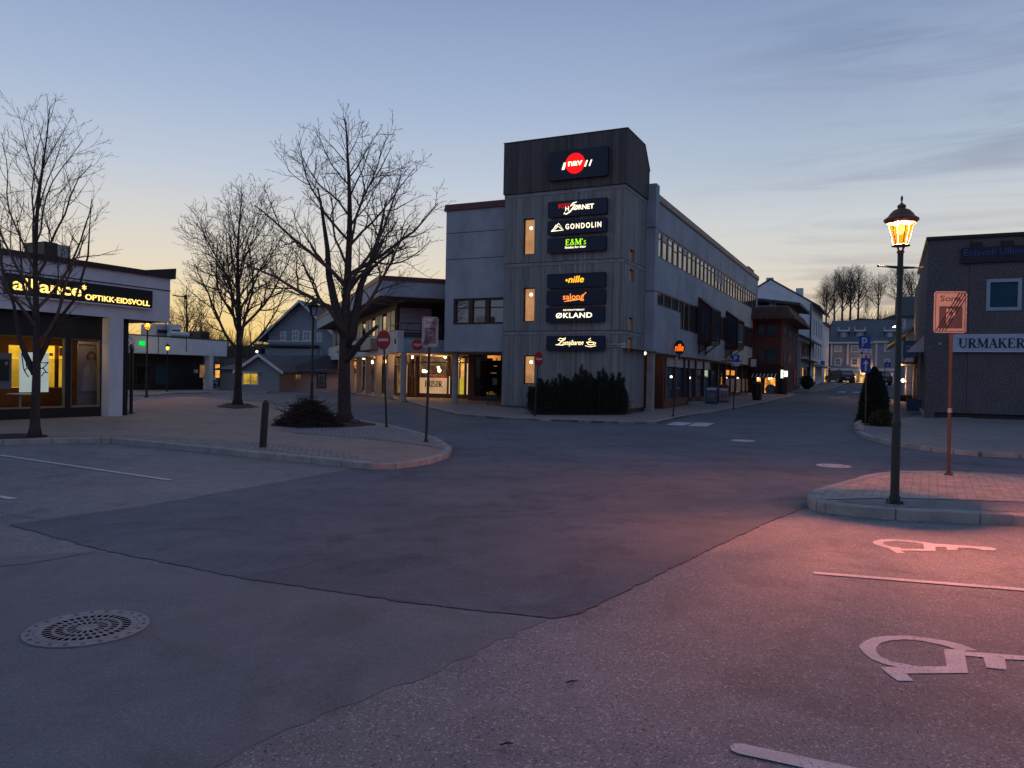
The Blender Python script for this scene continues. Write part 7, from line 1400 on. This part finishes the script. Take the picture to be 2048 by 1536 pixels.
def glowglass(name, c, s, tint):
    m, n, l, p = newmat(name); n.remove(p); tr = n.new('ShaderNodeBsdfTransparent'); tr.inputs[0].default_value = (*tint, 1); e = n.new('ShaderNodeEmission'); e.inputs[0].default_value = (*c, 1)
    g = n.new('ShaderNodeTexCoord'); sx_ = n.new('ShaderNodeSeparateXYZ'); l.new(g.outputs['Object'], sx_.inputs[0]); mr = n.new('ShaderNodeMapRange'); mr.inputs[1].default_value = 3.41; mr.inputs[2].default_value = 3.66; mr.inputs[3].default_value = s * .55; mr.inputs[4].default_value = s; l.new(sx_.outputs[2], mr.inputs[0]); l.new(mr.outputs[0], e.inputs[1])
    mx = n.new('ShaderNodeMixShader'); mx.inputs[0].default_value = .5; l.new(tr.outputs[0], mx.inputs[1]); l.new(e.outputs[0], mx.inputs[2]); l.new(mx.outputs[0], n['Material Output'].inputs[0]); return m
g_sod = glowglass('sodium_lantern_glass', (1, .27, .006), 2.8, (1, .76, .36)); g_yel = glowglass('yellow_lantern_glass', (1, .78, .06), 3.4, (1, .95, .7))
q = G(1789, 1007, ih); L1 = lamp('tall green lantern lamp post glowing orange on the near right island', (q.x, q.y, ih), .93, 1, R(8), head=M('lamplit_brown_metal', (.15, .07, .04), .5, .2, 6, .1, 60))  # head coloured brown-red to imitate the lamp's own bounce light
light('lantern_light', (0, 0, 3.60), 3200, (1, .35, .44), .05, parent=L1)
sl = bpy.data.lights.new('lantern_pool_spot', 'SPOT'); sl.energy = 8500; sl.color = (1, .35, .44); sl.shadow_soft_size = .05; sl.spot_size = R(116); sl.spot_blend = 1.0  # added spot, aimed to shape the pool of light below the lantern
slo = bpy.data.objects.new('lantern_pool_spot', sl); col.objects.link(slo); slo.location = (q.x, q.y, ih + 3.38); slo.rotation_euler = Vector((-.1, 2.9, 3.6)).to_track_quat('Z', 'Y').to_euler()
q = G(623, 829, TOPZ); lamp('unlit black lantern lamp post behind the brushwood heap', (q.x, q.y, TOPZ), 1.03, 0, .3, m_blackm, bar=False)
q = G(293, 795, TOPZ); L2 = lamp('orange glowing lamp post beside the green exit sign, far left', (q.x, q.y, q.z), .94, 1, 0, m_blackm, bar=False); light('lantern_light', (0, 0, 3.6), 900, (1, .33, .14), .05, parent=L2)
q = G(334, 783, .1); L3 = lamp('yellow-green glowing lamp post before the far black shopfront', (q.x, q.y, q.z), .92, 2, .4, m_blackm, bar=False); light('lantern_light', (0, 0, 3.6), 450, (1, .70, .2), .05, parent=L3)
q = G(1636, 765, .09); p = at(1636, 727, 96); t = thing('street_lamp', 'small far lamp glowing warm at the bend of the street', 'street lamp', (p.x, p.y, p.z), 0); m = MB(); m.lathe([(.05, -.25), (.16, 0), (.16, .1), (.05, .25)], 10); m.build('lantern_glass', e_bulb, t); m = MB(); m.tube([(0, 0, -1.9), (0, 0, -.2)], .05, 6); m.tube([(0, 0, .2), (0, .5, .5)], .03, 5); m.build('pole', m_blackm, t); light('lantern_light', (0, 0, 0), 400, (1, .5, .15), .1, parent=t)

# ================================================================ ROAD SIGNS AND POSTS
def post(name, label, loc, h, r, mt, cat='road sign', lean=(0, 0), group=None, rz=0.):
    t = thing(name, label, cat, loc, rz, group); m = MB(); m.tube([(0, 0, -.05), (lean[0] * .5, lean[1] * .5, h / 2), (lean[0], lean[1], h)], r, 10); m.build('pole', mt, t); m = MB(); m.lathe([(r * 2.6, 0), (r * 2.6, .015), (r * 1.4, .03), (r * 1.3, .07)], 12); m.build('foot', mt, t); return t
def zone_board(t, x, z0, w_, h, bg_, fg, rz=0., yo=-.04):
    f = Face(t, (x, yo, 0), (math.cos(rz), math.sin(rz), 0)); c = .03
    def rr(w2, h2, zc, n0, n1, mt, nm):
        m = f.mb(); cc = min(c, w2 * .1); a = w2 / 2; b = h2 / 2; m.prism([(-a + cc, zc - b), (a - cc, zc - b), (a, zc - b + cc), (a, zc + b - cc), (a - cc, zc + b), (-a + cc, zc + b), (-a, zc + b - cc), (-a, zc - b + cc)], n0, n1); return m.build(nm, mt, t)
    zc = z0 + h / 2; rr(w_, h, zc, -.006, .006, bg_, 'sign_plate')
    m = f.mb(); a, b = w_ / 2 - .02, h / 2 - .02
    for s in ((-a, a, zc + b - .008, zc + b), (-a, a, zc - b, zc - b + .008), (-a, -a + .008, zc - b, zc + b), (a - .008, a, zc - b, zc + b)): m.box(s[0], s[1], .0062, .008, s[2], s[3])
    m.build('border', m_black, t)
    m = f.mb(); m.box(-w_ * .34, w_ * .37, .0062, .009, z0 + h * .11, z0 + h * .64); m.build('grey_square', fg, t)
    text(f, 'lettering', 'Sone', -w_ * .31, z0 + h * .76, h * .135, fg if fg != m_greyp else m_greyp, t, width=w_ * .62, n=.0062, ext=.003, bold=.004)
    text(f, 'parking_letter', 'P', -w_ * .13, z0 + h * .18, h * .39, bg_, t, width=w_ * .32, n=.0092, ext=.003, bold=.02)
    m = f.mb()
    for k in range(4):
        o_ = k * .062 * w_ * 1.5; x0, x1 = -w_ * .42 + o_, w_ * .27 + o_; z_0, z_1 = z0 + h * .055, z0 + h * .97
        if x1 > w_ * .47: z_1 -= (x1 - w_ * .47) * h * .915 / (w_ * .69); x1 = w_ * .47
        m.stroke([(x0, z_0), (x1, z_1)], .014, .0125, .0145)
    m.build('cancel_bars', m_black, t)
q = G(1897, 950, ih); z0 = at(1890, 666, q.y).z - ih; z1 = at(1890, 583, q.y).z - ih
t = post('zone_sign', 'end of parking zone sign lit orange on the near right island', (q.x, q.y, ih), z1 - .02, .026, m_steelbr, lean=(-.02, 0), group='end of parking zone signs'); zone_board(t, -.055, z0, .505, z1 - z0, M('lamp_toned_sign_face', (.40, .37, .30), .6, .1, 3, 0), M('printed_grey_brown', (.085, .07, .07), .6, .08, 3, 0)); t.rotation_euler.z = R(-6)  # plate colour yellowed to turn the pink lamplight towards orange
m = MB(); m.lathe([(.034, 1.02), (.034, 1.09)], 10, (-.006, 0, 0)); m.build('clamp', m_steel, t)
q = G(852, 884, TOPZ); z0 = at(858, 694, q.y).z - TOPZ; z1 = at(858, 634, q.y).z - TOPZ
t = post('zone_sign', 'end of parking zone sign on a black post at the square tip', (q.x, q.y, TOPZ), z1 - .02, .03, m_blackm, lean=(.05, 0), group='end of parking zone signs'); zone_board(t, .05, z0, .41 * (q.y / 19.5), z1 - z0, M('dim_sign_face', (.42, .43, .46), .6, .08, 3, 0), m_greyp); t.rotation_euler.z = R(2)
def no_entry(label, px, py, cx, cy, rx_, ry_, yaw):
    q = G(px, py, TOPZ); D = q.y; s_ = D / F; t = post('no_entry_sign', label, (q.x, q.y, TOPZ), at(cx, cy, D).z - TOPZ + .1, .03, m_blackm, group='no entry signs', lean=(at(cx, cy, D).x - q.x, 0)); f = Face(t, (at(cx, cy, D).x - q.x, -.05, 0), (math.cos(yaw), math.sin(yaw), 0)); z = at(cx, cy, D).z - TOPZ; r_ = ry_ * s_
    m = f.mb(); m.disc(0, z, r_, -.01, .01, n=36); m.build('sign_plate', m_red, t); m = f.mb(); m.box(-r_ * .74, r_ * .74, .0105, .014, z - r_ * .13, z + r_ * .13); m.build('white_bar', m_greyl, t); return t
no_entry('no entry sign on a thin post right of the big tree', 773, 854, 767.5, 680, 14, 19.5, R(-38)); no_entry('small no entry sign leaning beside the thicket by the tower', 1069, 832, 1077, 718, 9, 14.5, R(52))
q = G(1731, 850, .1); D = q.y; t = post('parking_sign', 'blue P sign above a white subplate and blue arrow sign, beside the conifer', (q.x, q.y, .1), at(1728, 672, D).z - .12, .028, m_steelbr, lean=(-.05, 0))
def bsign(t, D, q, box, mt, nm, yo=-.05, base=.1):
    x0, y0, x1, y1 = box; a = at(x0, y1, D); b = at(x1, y0, D); f = Face(t, (a.x - q.x, yo, a.z - base), (1, 0, 0)); w_, h = b.x - a.x, b.z - a.z; m = f.mb(); m.box(0, w_, -.006, .006, 0, h); m.build(nm, mt, t); return f, w_, h
f, w_, h = bsign(t, D, q, (1716, 672, 1740, 697.5), m_bluesign, 'sign_plate'); text(f, 'parking_letter', 'P', w_ * .26, h * .14, h * .70, m_greyl, t, width=w_ * .46, n=.007, ext=.003, bold=.012)
f, w_, h = bsign(t, D, q, (1717, 698, 1742, 710.5), m_greyl, 'sub_plate'); m = f.mb(); m.disc(w_ * .2, h * .34, .05, .007, .009, n=14); m.box(w_ * .42, w_ * .9, .007, .009, h * .25, h * .36); m.box(w_ * .2, w_ * .4, .007, .009, h * .7, h * .82); m.box(w_ * .66, w_ * .84, .007, .009, h * .7, h * .82); m.build('print_mark', m_navy, t)
f, w_, h = bsign(t, D, q, (1720, 716.5, 1740, 745), m_bluesign, 'sign_plate'); m = f.mb(); m.box(w_ * .42, w_ * .58, .007, .010, h * .12, h * .66); m.prism([(w_ * .2, h * .6), (w_ * .8, h * .6), (w_ * .5, h * .88)], .007, .0105); m.build('arrow', m_greyl, t)
q = G(1467, 816, .09); D = q.y; t = post('parking_sign', 'blue P sign on a dark post before the office shopfront', (q.x, q.y, .09), at(1471, 710, D).z - .1, .03, m_blackm, lean=(.07, 0))
f, w_, h = bsign(t, D, q, (1463, 709, 1478.5, 724), m_bluesign, 'sign_plate'); text(f, 'parking_letter', 'P', w_ * .28, h * .15, h * .68, m_greyl, t, width=w_ * .42, n=.007, ext=.003, bold=.012)
f, w_, h = bsign(t, D, q, (1463, 724.5, 1478, 731.5), m_greyl, 'sub_plate'); m = f.mb(); m.disc(w_ * .2, h * .34, .05, .007, .009, n=10); m.box(w_ * .3, w_ * .85, .007, .009, h * .5, h * .6); m.build('print_mark', m_navy, t)
q = G(1346, 833, .09); D = q.y; t = post('narrow_sign', 'narrow side-on white sign on a dark post at the kerb corner', (q.x, q.y, .09), at(1352, 712, D).z - .1, .03, m_blackm, lean=(.1, 0)); f, w_, h = bsign(t, D, q, (1350.5, 714, 1354.5, 732), m_greyl, 'sign_plate'); m = f.mb(); m.box(w_ * .2, w_ * .8, .007, .009, h * .6, h * .8); m.box(w_ * .2, w_ * .8, .007, .009, h * .2, h * .4); m.build('print_mark', m_navy, t)
for px, py, box, lab in ((1642, 768, (1641, 722, 1649, 730), 'small blue sign far up the street by the long white house'), (1769, 772, (1768, 725, 1781, 734), 'small far blue and white sign before the row house')):
    D = 88 if px < 1700 else 84; a = at(px, 760, D); g_ = gh(a.x, D) + .1; q = Vector((a.x, D, g_)); t = post('far_sign', lab, (a.x, D, g_), at(px, box[1], D).z - g_, .035, m_blackm); f, w_, h = bsign(t, D, q, box, m_bluesign, 'sign_plate', base=g_)
    m = f.mb(); m.box(w_ * .3, w_ * .7, .007, .012, h * .3, h * .6); m.build('symbol', m_greyl, t)
# leaning bollard
q = G(525, 895, TOPZ); D = q.y; top = at(532, 800, D); t = thing('bollard', 'leaning black timber bollard in the sett paving of the square', 'bollard', (q.x, q.y, TOPZ)); m = MB(); dx = top.x - q.x; h = top.z - TOPZ; m.tube([(0, 0, -.1), (dx * .5, 0, h * .5), (dx * .93, 0, h * .93), (dx, 0, h)], [.07, .068, .066, .035], 14); m.build('post', m_blackm, t)
q = G(262, 827, TOPZ); t = post('slim_post', 'slim black post at the right end of the optician shop', (q.x, q.y, TOPZ), at(262, 697, q.y).z, .055, m_blackm, cat='post'); m = MB(); m.lathe([(.07, at(262, 697, q.y).z - .1), (.09, at(262, 697, q.y).z - .05), (.03, at(262, 697, q.y).z + .05)], 12); m.build('cap', m_steel, t)
# bin, rail, advertising boards, litter bin
q = G(1066, 823, .09); t = thing('litter_bin', 'black box litter bin with white sticker against the tower wall', 'bin', (q.x, q.y + .25, .09), ROT - R(90)); m = MB(); m.box(-.17, .17, -.17, .17, .06, 1.02, 0, .01, .01); m.build('body', m_binblk, t); m = MB(); m.box(-.19, .19, -.19, .19, 1.02, 1.09, 0, .03, .03); m.build('lid', m_blackm, t); m = MB(); m.disc(.02, .68, .05, -.176, -.172); m.build('sticker', m_greyl, t)
m = MB(); m.box(-.05, .05, -.05, .05, -.05, .06); m.build('leg', m_black, t)
q = G(984, 810, .09); t = thing('hoop_rail', 'low black hoop rail before the gift shop window', 'rail', (q.x, q.y, q.z), ROT - R(90)); m = MB(); w_ = .24 * 1.0
m.tube([(-.22, 0, 0), (-.22, 0, .52), (-.20, 0, .56), (.20, 0, .56), (.22, 0, .52), (.22, 0, 0)], .025, 8); m.box(-.22, .22, -.012, .012, .2, .5); m.build('hoop', m_blackm, t)
def aboard(name, label, px, py, w_, h, rz, face_, frame, cat, rounded=False):
    q = G(px, py, .09); t = thing(name, label, cat, q, rz)
    for sg in (-1, 1):
        m = MB(); a = Vector((-w_ / 2, sg * .22, 0)); dz = Vector((0, -sg * .19, h)); ux = Vector((w_, 0, 0)); nn = Vector((0, sg, .15)).normalized() * .02
        c = [a, a + ux, a + ux + dz, a + dz]; m.add(c + [v + nn for v in c], [(0, 1, 2, 3), (4, 5, 6, 7), (0, 1, 5, 4), (1, 2, 6, 5), (2, 3, 7, 6), (3, 0, 4, 7)]); m.build('panel', frame, t)
        m = MB(); e = .05; f0 = a + ux * e + dz * .05 + nn * 1.3; uu = ux * (1 - 2 * e); dd = dz * .9; m.add([f0, f0 + uu, f0 + uu + dd, f0 + dd], [(0, 1, 2, 3)]); m.build('poster_face', face_, t)
        if sg == -1:
            for fx0, fx1, fz0, fz1, mt in ((.1, .9, .80, .92, m_greyl), (.2, .8, .32, .60, M('food_print', (.22, .13, .08), .7, .7, 9, 0)), (.1, .9, .06, .14, m_navy)):
                m = MB(); f1 = a + ux * fx0 + dz * fz0 + nn * 1.7; m.add([f1, f1 + ux * (fx1 - fx0), f1 + ux * (fx1 - fx0) + dz * (fz1 - fz0), f1 + dz * (fz1 - fz0)], [(0, 1, 2, 3)]); m.build('print', mt, t)
    if rounded: m = MB(); T_ = Matrix(((1, 0, 0, 0), (0, 1, 0, 0), (0, 0, 1, 0), (0, 0, 0, 1))); m.T = T_; m.disc(0, h, w_ / 2, -.03, .03, n=20, rz=.2); m.build('round_top', frame, t)
    return t
aboard('pavement_board', 'blue pavement advertising board showing food, before the shopfront', 1423, 808, .68, 1.0, R(-22), M('blue_poster', (.03, .10, .22), .6, .35, 4, 0), M('navy_board_frame', (.02, .05, .10), .6, .1, 3, 0), 'advertising board')
aboard('pavement_board', 'dark red round topped pavement board beside the blue one', 1447, 805, .6, .9, R(-10), M('grey_poster', (.20, .20, .22), .7, .3, 4, 0), M('dark_red_frame', (.16, .02, .03), .5, .1, 3, 0), 'advertising board', True)
q = G(1514, 800, .09); t = thing('litter_bin', 'dark green round litter bin before the lit bazaar window', 'bin', q, 0); m = MB(); m.lathe([(.26, 0), (.30, .1), (.32, .95), (.30, 1.02)], 16); m.build('body', m_binblk, t); m = MB(); m.lathe([(.33, 1.02), (.33, 1.08), (.15, 1.2)], 16); m.build('lid', m_blackm, t)
# projecting trade bracket over the shopfront
q = RF.W @ Vector((sx(1433), 0, RS + .05)); t = thing('wall_bracket', 'black wrought bracket over the shopfront near the bay windows', 'bracket', q, ROT); m = MB(); m.tube([(0, 0, 0), (0, -1.3, 0)], .03, 6); m.tube([(0, -.2, .35), (0, -.25, .0)], .02, 6); m.tube([(0, 0, .3), (0, -.6, .02)], .018, 6); m.build('arm', m_black, t)
# planter with shrub before the white house
q = G(1614, 778, .1); conifer('street_shrub', 'dark bushy shrub in front of the narrow white house', (q.x, q.y, q.z), 1.15, .5, 1500, 51, m_leafd, 'shrub', leaf=.14, jag=.6, prof=lambda f: math.sqrt(max(0, 1 - (f * 2 - 1) ** 2)))

# ================================================================ CARS
def car(name, label, loc, rz, body, L_=4.5, W_=1.82, H_=1.62, suv=True):
    t = thing(name, label, 'car', loc, rz, 'cars parked at the end of the street'); hl = L_ / 2
    pr = [(-hl, .35), (-hl, .75), (-hl + .06, 1.02), (-hl + .5, H_ - .12), (-hl + .85, H_), (.35, H_), (.75, H_ - .08), (hl - 1.35, 1.05), (hl - .3, .92), (hl, .72), (hl, .35)] if suv else [(-hl, .35), (-hl, .8), (-hl + .1, .98), (-hl + .8, 1.02), (-hl + 1.5, H_), (.5, H_), (hl - 1.4, .98), (hl - .2, .85), (hl, .65), (hl, .35)]
    def section(y, k): return [(x, y, z if z < .9 else .9 + (z - .9)) for x, z in pr]
    m = MB(); ys = (-W_ / 2, -W_ / 2 + .06, W_ / 2 - .06, W_ / 2); vs = []
    for i, y in enumerate(ys):
        for x, z in pr:
            inn_ = .16 * max(0, (z - .95) / (H_ - .95)); yy = y * (1 - inn_ / (W_ / 2)); vs.append((x * (.985 if i in (0, 3) else 1), yy, z - (.03 if i in (0, 3) and z > .95 else 0)))
    n = len(pr); fs = [(i * n + j, i * n + (j + 1) % n, (i + 1) * n + (j + 1) % n, (i + 1) * n + j) for i in range(3) for j in range(n)]; tri = tessellate_polygon([[Vector((x, z, 0)) for x, z in pr]])
    fs += [tuple(q_) for q_ in tri] + [tuple(a_ + 3 * n for a_ in q_) for q_ in tri]; m.add(vs, fs); m.build('body', body, t, smooth=False)
    m = MB(); m.add([(-hl + .085, -.66, 1.06), (-hl + .085, .66, 1.06), (-hl + .46, .58, H_ - .16), (-hl + .46, -.58, H_ - .16)], [(0, 1, 2, 3)]); m.T = Matrix.Translation((-.03, 0, .01)); m.build('rear_window', m_glassd, t)
    for s_ in (-1, 1):
        m = MB(); y = s_ * (W_ / 2 - .03); y2 = s_ * (W_ / 2 - .13); m.add([(-hl + .35, y, 1.0), (hl - 1.45, y, 1.0), (.55, y2, H_ - .16), (-hl + .75, y2, H_ - .16)], [(0, 1, 2, 3)]); m.T = Matrix.Translation((0, s_ * .02, 0)); m.build('side_window', m_glassd, t)
        m = MB(); m.box(-hl - .02, -hl + .1, s_ * (W_ / 2 - .16) - .14, s_ * (W_ / 2 - .16) + .14, .78, .98); m.build('tail_light', M('tail_lens', (.25, .01, .01), .3, .1, 3, 0), t)
        m = MB(); m.box(hl - .1, hl + .02, s_ * (W_ / 2 - .2) - .16, s_ * (W_ / 2 - .2) + .16, .68, .82); m.build('headlight', m_whitep, t)
        for x in (-hl + .85, hl - .85):
            m = MB(); m.tube([(x, s_ * (W_ / 2 - .22), .34), (x, s_ * (W_ / 2 + .01), .34)], .34, 18); w_o = m.build('wheel', m_black, t); m = MB(); m.tube([(x, s_ * (W_ / 2 + .0), .34), (x, s_ * (W_ / 2 + .02), .34)], .2, 12); m.build('rim', m_steel, w_o)
        m = MB(); m.box(.6, .75, s_ * (W_ / 2 + .12) - .09, s_ * (W_ / 2 + .12) + .09, 1.0, 1.15); m.build('mirror', body, t)
    m = MB(); m.box(-hl - .03, -hl + .02, -.26, .26, .62, .74); m.build('number_plate', m_greyl, t); m = MB(); m.box(-hl - .05, -hl + .1, -W_ / 2 + .05, W_ / 2 - .05, .3, .5); m.build('bumper', m_black, t)
    m = MB(); m.box(-hl + .42, -hl + .62, -.55, .55, H_ - .06, H_ - .01); m.build('spoiler', m_steel, t); return t
m_carp = M('dark_purple_car_paint', (.035, .022, .032), .25, .1, 2, 0); m_carb = M('black_car_paint', (.010, .012, .016), .25, .1, 2, 0); m_carg = M('beige_car_paint', (.10, .085, .07), .3, .1, 2, 0)
for lab, px, D, mt, rz_, suv in (('dark hatchback seen from behind at the top of the street', 1679, 98, m_carp, R(92), True), ('dark car half hidden beside the hatchback', 1693, 103, m_carb, R(60), False), ('beige and black car behind the conifer, at the street end', 1757, 90, m_carg, R(80), True)):
    a = at(px, 760, D); car('parked_car', lab, (a.x, D, gh(a.x, D) + .015), rz_, mt, suv=suv)
# round black hats of the two far road signs above the cars
for px, py, D, lab in ((1679, 743, 106, 'round sign seen from behind above the dark hatchback'), (1752.5, 741, 100, 'round sign seen from behind right of the conifer tip')):
    a = at(px, py, D); g_ = gh(a.x, D); t = post('far_sign', lab, (a.x, D, g_), a.z - g_, .04, m_blackm); m = MB(); m.disc(0, a.z - g_, .30, -.02, .02, n=18); m.build('sign_plate', m_blackm, t)
# twigs lying on the asphalt
for px, py, s_, rz_, lab in ((1143, 1364, 1., .3, 'small dark twig lying on the asphalt, upper one'), (1013, 1489, .9, .1, 'small dark leaf scrap on the asphalt near the lower edge')):
    q = G(px, py, .013); t = thing('twig', lab, 'litter', q, rz_); m = MB(); m.tube([(-.03 * s_, 0, 0), (0, .006, .004), (.035 * s_, .004, .003)], [.003, .0045, .002], 5); m.tube([(0, .006, .004), (.012, -.02, .003)], [.003, .001], 4); m.build('stem', m_black, t)

# grit and leaf crumbs gathered along the kerbs and on the near asphalt
rg = random.Random(77); m = MB()
def crumb(x, y, z, s_):
    a = rg.uniform(0, 6.283); c, n_ = math.cos(a) * s_, math.sin(a) * s_
    m.add([(x + c, y + n_, z), (x - n_, y + c, z), (x - c * .8, y - n_ * .8, z), (x + n_, y - c, z), (x, y, z + s_ * .55)], [(0, 1, 4), (1, 2, 4), (2, 3, 4), (3, 0, 4)])
for _ in range(420):
    y = rg.uniform(2.6, 13); x = rg.uniform(-.7, .7) * y; crumb(x, y, .006, rg.uniform(.002, .0055))
for ln, off, up_ in ((k1 + k2, -.12, .004), (k1 + k2, .35, TOPZ + .008), (isl[-6:] + isl[:1], .1, .006)):
    for _ in range(260):
        i = rg.randrange(len(ln) - 1); p = ln[i].lerp(ln[i + 1], rg.random()); d = (ln[i + 1] - ln[i]).normalized(); q = p + Vector((-d.y, d.x)) * (off + rg.gauss(0, .08)); crumb(q.x, q.y, up_, rg.uniform(.003, .010))
tag(m.build('grit', M('grit', (.10, .085, .07), .95, .5, 30, 0), recalc=False), kind='stuff')
